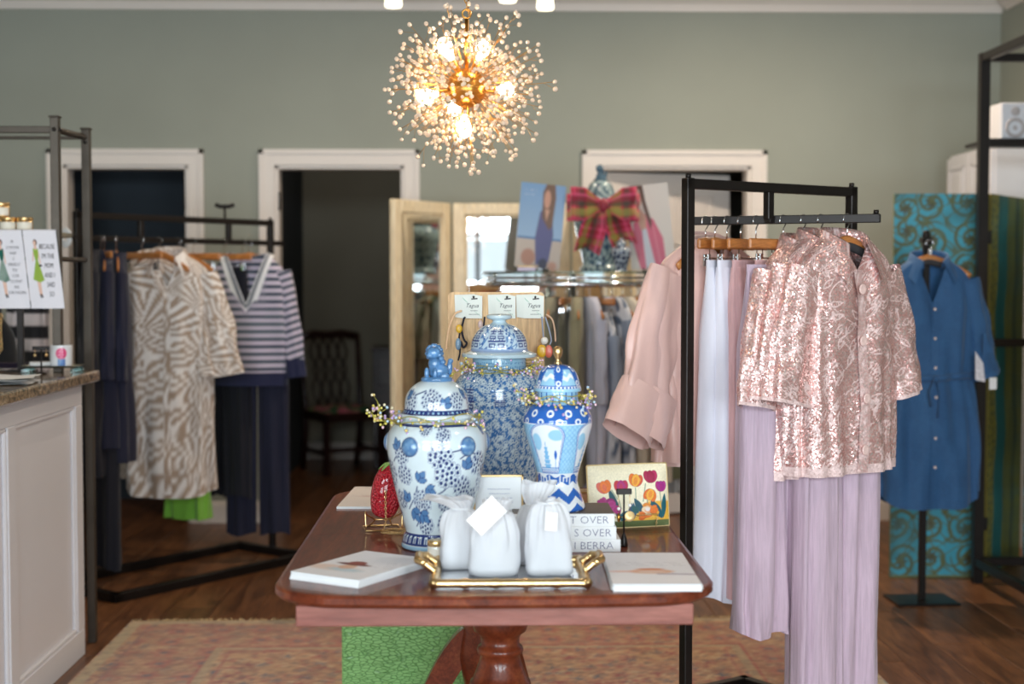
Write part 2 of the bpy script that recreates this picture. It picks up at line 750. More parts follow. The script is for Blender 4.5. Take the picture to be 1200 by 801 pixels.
# front wall with shop windows (behind the camera; the mirrors see it)
mb = MB()
xs = [XL] + [e for wx, ww in WIN for e in (wx - ww / 2, wx + ww / 2)] + [XR]
for i in range(0, len(xs), 2):
    mb.box((xs[i], FRONT_Y - 0.15, 0), (xs[i + 1], FRONT_Y, CEIL_Z))
for wx, ww in WIN:
    mb.box((wx - ww / 2, FRONT_Y - 0.15, 0), (wx + ww / 2, FRONT_Y, WIN_Z[0]))
    mb.box((wx - ww / 2, FRONT_Y - 0.15, WIN_Z[1]), (wx + ww / 2, FRONT_Y, CEIL_Z))
struct('wall_front', mb, WALLP)
CLEAR = glass('clear_glass', (0.97, 0.99, 0.98, 1), 0.04)
for i, (wx, ww) in enumerate(WIN):
    w = MB()
    x0, x1, z0, z1 = wx - ww / 2, wx + ww / 2, WIN_Z[0], WIN_Z[1]
    for a, b in (((x0, z0), (x1, z0 + 0.06)), ((x0, z1 - 0.06), (x1, z1)), ((x0, z0), (x0 + 0.06, z1)), ((x1 - 0.06, z0), (x1, z1)),
                 ((x0, 1.86), (x1, 1.92)), ((wx - 0.025, z0), (wx + 0.025, z1))):
        w.box((a[0], FRONT_Y - 0.1, a[1]), (b[0], FRONT_Y - 0.04, b[1]), 0.004)
    wo = struct('window_%d' % (i + 1), w, DARKM)
    MB().box((x0 + 0.02, FRONT_Y - 0.075, z0 + 0.02), (x1 - 0.02, FRONT_Y - 0.07, z1 - 0.02)).build('pane', CLEAR, wo)
struct('ground', MB().box((-15, -20, -0.2), (15, FRONT_Y - 0.2, -0.1)), mat('pale_concrete', c(190, 190, 186), 0.9))

# crown moulding, baseboards, casings
def moulding(prof, path_a, path_b, axis):
    """profile (out, z) run along x or y"""
    m = MB()
    n = len(prof)
    V = []
    for e in (path_a, path_b):
        for o_, z_ in prof:
            V.append((e[0], e[1] - o_, z_) if axis == 'x' else (e[0] - o_, e[1], z_))
    F = [[i, (i + 1) % n, n + (i + 1) % n, n + i] for i in range(n)] + [list(range(n)), list(range(n, 2 * n))[::-1]]
    return m.add(V, F, 0, False)


zc = Z(13, WALL_Y)
crown = [(0, zc), (0.02, zc), (0.022, zc + 0.018), (0.034, zc + 0.02), (0.036, zc + 0.034), (0.07, zc + 0.06), (0.098, zc + 0.095), (0.1, zc + 0.115),
         (0.115, zc + 0.118), (0.115, CEIL_Z), (0, CEIL_Z)]
struct('trim_1', moulding(crown, (XL, WALL_Y, 0), (XR, WALL_Y, 0), 'x'), TRIMP)
struct('trim_2', moulding(crown, (XR, WALL_Y - 0.11, 0), (XR, FRONT_Y, 0), 'y'), TRIMP)
bb = [(0, 0), (0.016, 0), (0.016, 0.10), (0.010, 0.12), (0, 0.125)]
CW = 0.088
bbm = MB()
for a, b in ((XL, D[0][0] - CW), (D[0][1] + CW, D[1][0] - CW), (D[1][1] + CW, D[2][0] - CW), (D[2][1] + CW, XR)):
    if b > a:
        m_ = moulding(bb, (a, WALL_Y, 0), (b, WALL_Y, 0), 'x')
        bbm.add(np.concatenate(m_.v), m_.f, 0, False)
struct('baseboard_back', bbm, TRIMP)
struct('baseboard_right', moulding(bb, (XR, WALL_Y - 0.02, 0), (XR, FRONT_Y, 0), 'y'), TRIMP)

def casing_piece(a, b, vertical):
    """stepped casing board between two corners (x, z)"""
    m = MB()
    (x0, z0), (x1, z1) = a, b
    m.box((x0, WALL_Y - 0.018, z0), (x1, WALL_Y, z1), 0.003)
    return m


for i, (a, b) in enumerate(D):
    m = MB()
    for s, x in ((-1, a), (1, b)):
        xo = x + s * CW
        m.box((min(x, xo), WALL_Y - 0.016, 0), (max(x, xo), WALL_Y, DOOR_Z + CW))
        xi = x + s * CW * 0.72
        m.box((min(xi, xo), WALL_Y - 0.028, 0), (max(xi, xo), WALL_Y - 0.014, DOOR_Z + CW))
        m.box((min(x, x - s * 0.02), WALL_Y, 0), (max(x, x - s * 0.02), WALL_Y + 0.13, DOOR_Z), 0.002)
    m.box((a, WALL_Y - 0.016, DOOR_Z), (b, WALL_Y, DOOR_Z + CW))
    m.box((a - CW, WALL_Y - 0.028, DOOR_Z + CW * 0.72), (b + CW, WALL_Y - 0.014, DOOR_Z + CW))
    m.box((a, WALL_Y, DOOR_Z - 0.02), (b, WALL_Y + 0.13, DOOR_Z), 0.002)
    cs = struct('trim_%d' % (i + 3), m, TRIMP)
    if i < 2:
        hx = b - 0.023 if i == 0 else a + 0.023
        for hz in (Z(236, WALL_Y), 0.3):
            h = MB().box((hx - 0.004, WALL_Y + 0.005, hz - 0.05), (hx + 0.004, WALL_Y + 0.04, hz + 0.05), 0.001)
            h.tube([(hx, WALL_Y + 0.002, hz - 0.052), (hx, WALL_Y + 0.002, hz + 0.052)], 0.006, 8)
            h.build('hinge', BLACK, cs)

# door 3: panelled leaf, hinged on its left jamb and standing a little open into the room behind
a, b = D[2]
dw = b - a - 0.05
leaf = MB().box((0, 0, 0.01), (dw, 0.035, DOOR_Z - 0.03), 0.002)
d3 = struct('door_3', leaf, TRIMP)
d3.location = (a + 0.022, WALL_Y + 0.075, 0)
d3.rotation_euler = (0, 0, math.radians(17))
for k, (z0, z1) in enumerate(((0.22, 0.82), (0.98, 1.45), (1.58, DOOR_Z - 0.15))):
    for x0, x1 in ((0.11, dw / 2 - 0.05), (dw / 2 + 0.05, dw - 0.11)):
        pm_ = MB()
        w_ = 0.022
        for lo, hi in (((x0, z0), (x1, z0 + w_)), ((x0, z1 - w_), (x1, z1)), ((x0, z0), (x0 + w_, z1)), ((x1 - w_, z0), (x1, z1))):
            pm_.box((lo[0], -0.010, lo[1]), (hi[0], 0.001, hi[1]), 0.005)
        pm_.box((x0 + 0.045, -0.008, z0 + 0.045), (x1 - 0.045, 0.001, z1 - 0.045), 0.006)
        pm_.build('panel', TRIMP, d3)
kb = MB().lathe([(0.026, 0), (0.026, 0.006), (0.010, 0.012), (0.010, 0.035), (0.026, 0.045), (0.028, 0.06), (0.016, 0.072)], 16, M=rotx(PI / 2))
kb.build('door_handle', BRASS, d3, (dw - 0.065, 0, 0.95))

# ================================================================== back room
DKWOOD = wood('dark_mahogany', c(30, 14, 12), c(62, 30, 24), 3, rough=0.35, coat=0.2)
def paint_floral(x, y, C):
    C[...] = c3(46, 92, 58)
    dx, dy, r = cells(x, y, 0.11, 0.6, 3)
    blend(C, sm(np.hypot(dx, dy) - 0.03 - 0.015 * r, 0.01), c3(196, 96, 120))
    blend(C, sm(np.hypot(dx - 0.008, dy) - 0.014, 0.008), c3(228, 170, 160))
    dx, dy, r = cells(x + 0.05, y, 0.08, 0.8, 9)
    blend(C, sm(np.hypot(dx, dy * 2.5) - 0.02, 0.006) * (r > 0.4), c3(96, 150, 80))


ch = thing('side_chair', 'dark carved dining chair with green and pink floral seat in the back room', 'chair',
           (X(402, 10.25), 10.25, 0), math.radians(28))
sx, sy = 0.23, 0.21
P = np.zeros((14, 16, 3))
for i, vv in enumerate(np.linspace(-1, 1, 14)):
    for j, uu in enumerate(np.linspace(-1, 1, 16)):
        P[i, j] = (uu * sx, vv * sy, 0.445 + 0.035 * (1 - abs(uu) ** 4) * (1 - abs(vv) ** 4))
Cc = np.zeros(P.shape); paint_floral(P[..., 0] + 3, P[..., 1] + 3, Cc)
MB().grid(P, col=Cc).build('seat', painted('floral_chintz', 0.85), ch)
m = MB()
for lo, hi in (((-sx, -sy), (sx, -sy + 0.03)), ((-sx, sy - 0.03), (sx, sy)), ((-sx, -sy), (-sx + 0.03, sy)), ((sx - 0.03, -sy), (sx, sy))):
    m.box((lo[0], lo[1], 0.38), (hi[0], hi[1], 0.445), 0.004)
m.build('seat_frame', DKWOOD, ch)
for s in (-1, 1):
    MB().box((s * (sx - 0.02) - 0.02, -sy, 0), (s * (sx - 0.02) + 0.02, -sy + 0.04, 0.39), 0.004).build('leg', DKWOOD, ch)
    MB().tube([(s * (sx - 0.02), sy + 0.07, 0), (s * (sx - 0.02), sy, 0.25), (s * (sx - 0.02), sy - 0.01, 0.45), (s * (sx - 0.01), sy + 0.03, 0.72), (s * (sx + 0.005), sy + 0.09, 0.97)],
              [0.022, 0.022, 0.022, 0.019, 0.018], 8).build('leg', DKWOOD, ch)
cr = MB().tube([(-sx - 0.01, sy + 0.09, 0.96), (-sx / 2, sy + 0.10, 0.985), (0, sy + 0.105, 0.975), (sx / 2, sy + 0.10, 0.985), (sx + 0.01, sy + 0.09, 0.96)], 0.026, 8, flat=(1.1, 0.6))
cr.build('crest_rail', DKWOOD, ch)
sp = MB()
for k in range(4):
    for s in (-1, 1):
        xx = -0.11 + 0.073 * k
        pts = [(xx, sy + 0.0, 0.46), (xx + s * 0.035, sy + 0.03, 0.60), (xx - s * 0.02, sy + 0.05, 0.72), (xx + s * 0.035, sy + 0.07, 0.84), (xx, sy + 0.1, 0.965)]
        sp.tube(smooth_prof(pts, 14), 0.008, 5)
sp.build('back_splat', DKWOOD, ch)
MB().box((-sx, -0.015, 0.14), (sx, 0.015, 0.17), 0.003).box((-sx + 0.005, -sy, 0.14), (-sx + 0.03, sy + 0.03, 0.17), 0.003).box(
    (sx - 0.03, -sy, 0.14), (sx - 0.005, sy + 0.03, 0.17), 0.003).build('stretcher', DKWOOD, ch)

cx0, cx1 = X(438, 10.55), X(478, 10.55) + 0.2
cb_ = thing('side_cabinet', 'dark wood cabinet beside the floral chair in the back room', 'cabinet', ((cx0 + cx1) / 2, 10.6, 0))
hw = (cx1 - cx0) / 2
MB().box((-hw, -0.2, 0.06), (hw, 0.2, 0.86), 0.004).box((-hw - 0.015, -0.215, 0.86), (hw + 0.015, 0.2, 0.885), 0.004).build('body', DKWOOD, cb_)
for z0 in (0.1, 0.36, 0.61):
    dr = MB().box((-hw + 0.03, -0.212, z0), (hw - 0.03, -0.198, z0 + 0.22), 0.004).build('drawer', DKWOOD, cb_)
    MB().ball((0, -0.225, z0 + 0.11), 0.013, 8, 6).build('knob', BRASS, dr)
for s in (-1, 1):
    MB().box((s * (hw - 0.03) - 0.025, -0.18, 0), (s * (hw - 0.03) + 0.025, 0.18, 0.06)).build('foot', DKWOOD, cb_)
for k, (hx, hy, lb) in enumerate(((352, 268, 'upper small brass wall hook in the dim back room doorway'), (352, 312, 'lower small brass wall hook in the dim back room doorway'))):
    p = at(hx, hy, 10.94)
    hk = MB().lathe([(0.018, 0), (0.018, 0.005)], 12, M=rotx(PI / 2)).tube([(0, 0, 0), (0, -0.03, -0.005), (0, -0.045, 0.01), (0, -0.045, 0.03)], 0.006, 6).ball((0, -0.045, 0.032), 0.010, 8, 6)
    tag(hk.build('wall_hook', BRASS, None, (p[0], 10.95, p[2])), lb, 'hook')

# ================================================================== table
MAHOG = NT('polished_mahogany')
v = MAHOG.coords((9, 1.0, 9))
n1 = MAHOG.noise(v, 1.8, 6, 0.65, 0.7); n2 = MAHOG.noise(v, 14, 3, 0.6)
MAHOG.base(MAHOG.mix(1.0, MAHOG.ramp(n1, [(0.3, c(84, 34, 18)), (0.52, c(120, 54, 30)), (0.72, c(146, 78, 44))]),
                     MAHOG.ramp(n2, [(0.35, (0.72, 0.7, 0.7, 1)), (0.6, (1, 1, 1, 1))]), 'MULTIPLY'))
MAHOG.set(Roughness=0.38, Coat__Weight=0.35, Coat__Roughness=0.05)
MAHOG.p.inputs['Specular IOR Level'].default_value = 0.25
MAHOG = MAHOG.m
APRONM = wood('window_lit_mahogany', c(126, 66, 54), c(166, 104, 90), 2, (1, 8, 8), rough=0.38, coat=0.4)  # paler than the tabletop: window reflection painted into the apron colour
TZ = 0.76
ty0, ty1 = 2.81, 4.27
tcx, thw = 0.035, 0.458
ym = 3.5


def rounded_outline(hx, y0, y1, r, front=True, back=True, bow=0.0):
    pts = []
    n = 14
    def arc(cx, cy, a0, a1):
        for k in range(n + 1):
            a = a0 + (a1 - a0) * k / n
            pts.append((cx + r * math.cos(a), cy + r * math.sin(a)))
    if front:
        arc(-hx + r, y0 + r, PI, 1.5 * PI)
        for k in range(1, 12):
            u = k / 12
            pts.append((-hx + r + (2 * hx - 2 * r) * u, y0 - bow * math.sin(PI * u)))
        arc(hx - r, y0 + r, 1.5 * PI, 2 * PI)
    else:
        pts.extend([(-hx, y0), (hx, y0)])
    if back:
        arc(hx - r, y1 - r, 0, 0.5 * PI)
        arc(-hx + r, y1 - r, 0.5 * PI, PI)
    else:
        pts.extend([(hx, y1), (-hx, y1)])
    return np.array(pts)


tbl = thing('pedestal_table', 'polished mahogany pedestal table with rounded corners carrying the blue jars', 'table', (tcx, 3.54, 0))
for (y0, y1, fr, bk) in ((ty0, ym - 0.0008, True, False), (ym + 0.0008, ty1, False, True)):
    rings = []
    m = MB()
    for ins, z in ((0.010, TZ), (0.004, TZ - 0.0015), (0.0, TZ - 0.006), (0.0, TZ - 0.018), (0.006, TZ - 0.024), (0.014, TZ - 0.028), (0.03, TZ - 0.03)):
        o_ = rounded_outline(thw - ins, y0 + (ins if fr else 0), y1 - (ins if bk else 0), 0.15 - ins, fr, bk, 0.012)
        rings.append(np.concatenate([o_, np.full((len(o_), 1), z)], 1))
    m.grid(np.array(rings), True, cap1=True, flip=True, smooth=False)
    m.add(rings[0], [list(range(len(rings[0])))], 0, False)
    m.build('tabletop', MAHOG, tbl, (0, -3.54, 0))
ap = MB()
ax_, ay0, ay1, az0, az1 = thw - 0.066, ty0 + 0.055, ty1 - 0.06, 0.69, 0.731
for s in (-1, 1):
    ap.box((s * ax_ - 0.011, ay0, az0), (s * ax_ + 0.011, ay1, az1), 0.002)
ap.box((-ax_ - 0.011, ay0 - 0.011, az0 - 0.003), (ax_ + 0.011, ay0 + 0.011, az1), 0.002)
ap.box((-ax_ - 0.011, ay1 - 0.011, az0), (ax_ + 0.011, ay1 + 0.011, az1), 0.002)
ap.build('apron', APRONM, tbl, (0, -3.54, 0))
prof = [(0.0, 0.728), (0.085, 0.728), (0.085, 0.715), (0.072, 0.70), (0.072, 0.52), (0.073, 0.50), (0.068, 0.485), (0.056, 0.478), (0.05, 0.468), (0.05, 0.452), (0.058, 0.447),
        (0.061, 0.44), (0.058, 0.432), (0.05, 0.428), (0.055, 0.41), (0.066, 0.385), (0.072, 0.37), (0.078, 0.366), (0.08, 0.358), (0.076, 0.35), (0.08, 0.344), (0.081, 0.33),
        (0.09, 0.29), (0.095, 0.25), (0.085, 0.2), (0.06, 0.17), (0.06, 0.15), (0.075, 0.14), (0.075, 0.11), (0.02, 0.1)]
prof = [(r_ * 0.9, z_ + 0.083 if 0.19 < z_ < 0.53 else z_) for r_, z_ in prof]
prof = [q for q in prof if not (0.52 < q[1] < 0.56 and q[0] > 0.0 and q[1] == 0.52)]
LEGS = []
for pcx, pcy, la_, hh_ in ((X(586, 3.3) - tcx, 3.3 - 3.54, (200, 340, 270), 0.30), (X(573, 3.95) - tcx, 3.95 - 3.54, (180, 60, 300), 0.42)):
    MB().lathe(prof, 40, at=(pcx, pcy, 0)).build('pedestal_column', MAHOG, tbl)
    for a_ in la_:
        LEGS.append((pcx, pcy, math.radians(a_), hh_))
for pcx, pcy, a, hh_ in LEGS:
    path = smooth_prof([(0.04, hh_), (0.08, hh_ - 0.01), (0.14, hh_ * 0.80), (0.21, hh_ * 0.48), (0.29, hh_ * 0.2 + 0.01), (0.36, 0.045)], 18)
    m = MB()
    V = []
    for r_, z_ in path:
        V.append((r_, z_))
    top = np.array(V)
    tg = np.gradient(top, axis=0); tg /= np.linalg.norm(tg, axis=1)[:, None]
    nrm = np.stack([-tg[:, 1], tg[:, 0]], 1)
    th = np.linspace(0.09, 0.045, len(top))[:, None]
    bot = top - nrm * th
    bot[:, 1] = np.maximum(bot[:, 1], 0.012)
    P = np.zeros((len(top), 4, 3))
    for j, (q, w_) in enumerate(((top, -0.022), (top, 0.022), (bot, 0.022), (bot, -0.022))):
        P[:, j, 0] = q[:, 0]; P[:, j, 1] = w_; P[:, j, 2] = q[:, 1]
    m.grid(P, True, smooth=False, cap0=True, cap1=True, flip=False)
    m.build('leg', MAHOG, tbl, (pcx, pcy, 0), a)
    MB().box((0.325, -0.024, 0), (0.38, 0.024, 0.045), 0.004).build('foot', BRASS, tbl, (pcx, pcy, 0), a)

# green crocodile box under the table
t = NT('green_crocodile')
v = t.coords((1, 1, 1))
vo = t.n('ShaderNodeTexVoronoi', _feature='DISTANCE_TO_EDGE', Scale=1.0)
mp = t.t.nodes.new('ShaderNodeMapping'); mp.inputs['Scale'].default_value = (46, 46, 120)
t.l(v, mp.inputs[0])
nzz = t.n('ShaderNodeTexNoise', Scale=6.0)
t.l(v, nzz.inputs['Vector'])
ad = t.t.nodes.new('ShaderNodeVectorMath'); ad.operation = 'ADD'
t.l(mp.outputs[0], ad.inputs[0]); t.l(nzz.outputs[1], ad.inputs[1])
t.l(ad.outputs[0], vo.inputs['Vector'])
e = t.ramp(vo.outputs['Distance'], [(0.0, (0, 0, 0, 1)), (0.12, (1, 1, 1, 1))])
t.base(t.mix(e, c(92, 142, 78), c(146, 198, 122)))
t.set(Roughness=0.32, Coat__Weight=0.3)
t.bump(e, 0.5, 0.004)
GREENC = t.m
gx0, gx1 = X(398, 4.32), X(552, 4.32)
gb = thing('storage_box', 'green crocodile-embossed box standing at the far end of the mahogany table', 'box', ((gx0 + gx1) / 2, 4.47, 0.0105))
hw = (gx1 - gx0) / 2
MB().box((-hw, -0.15, 0), (hw, 0.15, 0.44), 0.006).build('body', GREENC, gb)
MB().box((-hw - 0.004, -0.154, 0.44), (hw + 0.004, 0.154, 0.50), 0.006).build('lid', GREENC, gb)

# ================================================================== rug
def paint_rug(x, y, C):
    """x across -1.4..1.4, y along; faded oriental pattern"""
    W2, L0, L1 = 1.4, 1.7, 5.72
    ex = np.minimum(x + W2, W2 - x); ey = np.minimum(y - L0, L1 - y)
    e = np.minimum(ex, ey)
    field = c3(196, 148, 102)
    C[...] = field
    blend(C, np.clip(vnoise(x * 7, y * 7, 1) - 0.2, 0, 1) * 0.75, c3(178, 104, 78))
    for s, k, colr, pr in ((0.11, 11, (156, 52, 48), 0.30), (0.09, 23, (84, 92, 104), 0.45), (0.06, 31, (206, 172, 130), 0.4), (0.05, 41, (176, 78, 64), 0.5), (0.05, 51, (132, 104, 84), 0.35)):
        dx, dy, r = cells(x + 9, y + 9, s, 0.85, k)
        th = np.arctan2(dy, dx)
        rad = s * (0.2 + 0.13 * np.cos(5 * th + 6 * r))
        blend(C, sm(np.hypot(dx, dy) - rad, 0.012) * (r > pr) * 0.95, c3(*colr))
    # scrolling vines
    vv = np.abs(np.sin(x * 13 + 2.2 * np.sin(y * 11)) * np.cos(y * 12 + 2 * np.sin(x * 9)))
    blend(C, sm(vv - 0.07, 0.08) * 0.6, c3(150, 98, 70))
    band = (e > 0.10) & (e < 0.42)
    bm = band.astype(float)
    base2 = c3(168, 122, 92)
    C[...] = C * (1 - 0.45 * bm[..., None]) + base2 * 0.45 * bm[..., None]
    for lo, hi, colr in ((0.0, 0.05, (186, 164, 122)), (0.085, 0.105, (150, 100, 88)), (0.40, 0.42, (172, 72, 60)), (0.42, 0.455, (178, 150, 112)), (0.47, 0.485, (176, 96, 76))):
        blend(C, ((e > lo) & (e < hi)) * 0.85, c3(*colr))
    dx, dy, r = cells(x + 3, y + 7, 0.16, 0.2, 61)
    th = np.arctan2(dy, dx)
    fl_ = sm(np.hypot(dx, dy) - 0.045 * (1 + 0.3 * np.cos(6 * th)), 0.014)
    blend(C, fl_ * bm * 0.8, c3(176, 92, 74))
    blend(C, sm(np.hypot(dx, dy) - 0.018, 0.01) * bm * 0.8, c3(92, 92, 96))
    sp_ = vnoise(x * 38, y * 95, 15)
    blend(C, np.clip((sp_ - 0.66) * 3, 0, 0.35), c3(120, 66, 54))
    blend(C, np.clip((0.30 - sp_) * 3, 0, 0.35), c3(226, 182, 132))
    n = vnoise(x * 260, y * 260, 5) * 0.22 + vnoise(x * 3, y * 3, 6) * 0.2 + 0.80
    C *= n[..., None]


gx, gy = np.meshgrid(np.linspace(-1.4, 1.4, 240), np.linspace(1.7, 5.72, 340))
Cc = np.ones(gx.shape + (3,)); paint_rug(gx, gy, Cc)
gz = 0.0085 + 0.0015 * vnoise(gx * 5, gy * 5, 3) + 0.0008 * vnoise(gx * 90, gy * 90, 4)
rug = thing('area_rug', 'faded red and tan oriental rug with fringe under the table', 'rug', (0, 0, 0))
MB().grid(np.stack([gx, gy, gz], -1), col=Cc).box((-1.4, 1.7, 0.0006), (1.4, 5.72, 0.006), col=c3(150, 120, 90)).build('pile', painted('wool_pile', 0.95, bump=0.5, bscale=500, sheen=0.3, grain=0.12), rug)
fr = MB()
for k in range(560):
    x = -1.4 + 2.8 * (k + 0.5) / 560
    a = RNG.normal(0, 0.35); l = 0.035 + 0.03 * RNG.random()
    fr.tube([(x, 5.715, 0.006), (x + math.sin(a) * l * 0.5, 5.715 + l * 0.5, 0.005 + 0.008 * RNG.random()), (x + math.sin(a) * l, 5.715 + l, 0.003)], [0.002, 0.0022, 0.0012], 4)
tag(fr.build('fringe', mat('fringe_cotton', c(206, 178, 136), 0.9), rug), kind='stuff')

# ================================================================== counter at the left
GRAN = NT('speckled_granite')
v = GRAN.coords()
n1 = GRAN.noise(v, 70, 5, 0.7); n2 = GRAN.noise(v, 180, 2, 0.6)
g1 = GRAN.ramp(n1, [(0.34, c(40, 34, 30)), (0.44, c(110, 92, 74)), (0.56, c(168, 142, 112)), (0.7, c(206, 190, 166))])
g2 = GRAN.ramp(n2, [(0.36, (0.3, 0.28, 0.27, 1)), (0.46, (1, 1, 1, 1))])
GRAN.base(GRAN.mix(1.0, g1, g2, 'MULTIPLY')); GRAN.set(Roughness=0.16, Coat__Weight=0.4, Coat__Roughness=0.03)
GRAN = GRAN.m
CABP = mat('white_cabinet_paint', c(228, 226, 230), 0.4, var=0.02, scale=2)
cxr = fl(100, 766)[0]; cyb = fl(100, 766)[1]
ctz = Z(433, cyb) ; ctx = X(114, cyb)
ctr = thing('shop_counter', 'white panelled shop counter at the left side of the room', 'counter', (cxr, cyb, 0))
cw_, cl_ = 0.72, 2.2
m = MB().box((-cw_, -cl_, 0.0), (-0.022, -0.012, ctz - 0.04), 0.003)
m.build('body', CABP, ctr)
fp = MB()
ps = [(-cl_, -1.52), (-1.42, -0.83), (-0.75, 0.0)]
bot, topz = 0.10, ctz - 0.04
fp.box((-0.022, -cl_, 0.0), (0, 0, bot), 0.003).box((-0.022, -cl_, topz - 0.085), (0, 0, topz), 0.003)
for y0, y1 in ((-cl_, -cl_ + 0.08), (-1.5, -1.42), (-0.83, -0.75), (-0.085, 0.0)):
    fp.box((-0.022, y0, bot), (0, y1, topz - 0.085), 0.003)
fp.build('face_frame', CABP, ctr)
for y0, y1 in ((-cl_ + 0.08, -1.5), (-1.42, -0.83), (-0.75, -0.085)):
    q = MB().box((-0.026, y0, bot), (-0.016, y1, topz - 0.085))
    w_ = 0.016
    for lo, hi in (((y0, bot), (y1, bot + w_)), ((y0, topz - 0.085 - w_), (y1, topz - 0.085)), ((y0, bot), (y0 + w_, topz - 0.085)), ((y1 - w_, bot), (y1, topz - 0.085))):
        q.box((-0.018, lo[0], lo[1]), (-0.004, hi[0], hi[1]), 0.005)
    q.build('panel', CABP, ctr)
ov = ctx - cxr
MB().box((-cw_ - 0.03, -cl_ - 0.02, ctz - 0.04), (ov, 0.02, ctz), 0.006).build('granite_top', GRAN, ctr)

# bronze shelf stand behind and on the counter
sfx = cxr - 0.02
yb_ = fl(103, 752)[1]; yf_ = cyb - 0.10
sx_ = X(103, yb_)
sh = thing('display_shelf', 'tall bronze metal shelf stand at the back end of the counter', 'shelf', (sx_, yb_, 0))
dy = yf_ - yb_
zt_b, zt_f = Z(151, yb_), Z(137, yf_)
fx = X(67, yf_) - sx_
for (x, y, z0, zt) in ((0, 0, 0, zt_b), (fx, dy, ctz, zt_f), (-1.0, 0, 0, zt_b), (fx - 1.0, dy, ctz, zt_f)):
    MB().box((x - 0.0155, y - 0.0155, z0), (x + 0.0155, y + 0.0155, zt - 0.006), 0.002).build('post', DARKM, sh)
    MB().box((x - 0.019, y - 0.019, zt - 0.007), (x + 0.019, y + 0.019, zt), 0.002).build('post_cap', DARKM, sh)
zs_f, zs_b = Z(152, yf_), Z(163, yb_)
zb = (zs_f + zs_b) / 2
MB().box((fx - 1.0, dy - 0.011, zb - 0.012), (fx, dy + 0.011, zb + 0.012), 0.002).build('rail', DARKM, sh)
MB().box((-1.0, -0.008, zb - 0.008), (0, 0.008, zb + 0.004), 0.001).build('rail', DARKM, sh)
MB().tube([(fx, dy, zb), (0, 0, zb)], 0.012, 4).build('rail', DARKM, sh)
MB().ball((fx + 0.017, dy - 0.004, zb), 0.008, 8, 6).ball((fx, dy - 0.017, zb), 0.008, 8, 6).ball((0, -0.017, zb - 0.02), 0.007, 8, 6).build('bolt', BLACK, sh)
zm = Z(304, (yf_ + yb_) / 2)
MB().tube([(fx, dy, zm), (0, 0, zm)], 0.009, 4).build('rail', DARKM, sh)
zsh = Z(271, yf_)
MB().box((fx - 1.0, dy + 0.02, zsh - 0.018), (fx - 0.015, -0.018, zsh), 0.003).build('shelf_board', GREYP, sh)
MB().box((fx - 1.0, dy - 0.0145, zsh - 0.02), (fx - 0.012, dy + 0.0145, zsh), 0.002).build('rail', DARKM, sh)
SHELF_Z, SHELF_Y, SHELF_X = zsh, yf_, sx_ + fx

# ================================================================== black garment racks
def rack_end_pin(m, x, y, z):
    m.tube([(x, y, z), (x, y, z + 0.012)], 0.008, 8)


TB = 0.014                            # half bar
# right rack: near post, far post, top bar, hanging rail carried by a strut and arm
ra = np.array([X(806, 4.0), 4.0]); rb = np.array([X(997, 4.376), 4.376])
rz_top = Z(208, 4.0)
ra0 = np.array([X(812, 4.3), 4.3]); ra1 = np.array([X(1026, 4.085), 4.085])
RAIL_Z = Z(257, 4.2)
rk = thing('garment_rack', 'black square-tube rack with pink sequin shirts behind the table', 'garment rack', (ra[0], ra[1], 0))
d = rb - ra; L = np.linalg.norm(d); ang = math.atan2(d[1], d[0])
def bar(p0, p1, z, h=TB, w=TB):
    p0 = np.asarray(p0, float); p1 = np.asarray(p1, float)
    dd = p1 - p0; a_ = math.atan2(dd[1], dd[0]); l_ = np.linalg.norm(dd)
    return MB().box((-w, -w, -h), (l_ + w, w, h), 0.002, M=rotz(a_), at=(p0[0], p0[1], z))
o2 = ra
for nm, q in (('post', ra), ('post', rb)):
    m = MB().box((-TB, -TB, 0.03), (TB, TB, rz_top), 0.002, M=rotz(ang), at=(*(q - o2), 0))
    rack_end_pin(m, *(q - o2), rz_top)
    m.build(nm, BLACK, rk)
bar(ra - o2, rb - o2, rz_top - TB - 0.002).build('top_bar', BLACK, rk)
rl = bar(ra0 - o2, ra1 - o2, RAIL_Z, 0.0125, 0.0125); rack_end_pin(rl, *(ra1 - o2), RAIL_Z + 0.012)
rl.build('hanging_rail', BLACK, rk)
sm_ = ra + d * 0.47
st = MB().box((-0.012, -0.012, RAIL_Z - 0.0), (0.012, 0.012, rz_top - 0.02), 0.002, M=rotz(ang), at=(*(sm_ - o2), 0))
rm_ = ra0 + (ra1 - ra0) * 0.45
st2 = bar(sm_ - o2, rm_ - o2, RAIL_Z + 0.0, 0.010, 0.010)
st.add(np.concatenate(st2.v), st2.f, 0, False)
st.build('strut', BLACK, rk)
nrm = np.array([-d[1], d[0]]) / L
for q in (ra, rb):
    bar(q - o2 - nrm * 0.0, q - o2 + nrm * 0.45, 0.0265, 0.016, 0.016).build('foot_bar', BLACK, rk)
bar(ra - o2 + nrm * 0.45, rb - o2 + nrm * 0.45, 0.0265, 0.016, 0.016).build('foot_bar', BLACK, rk)

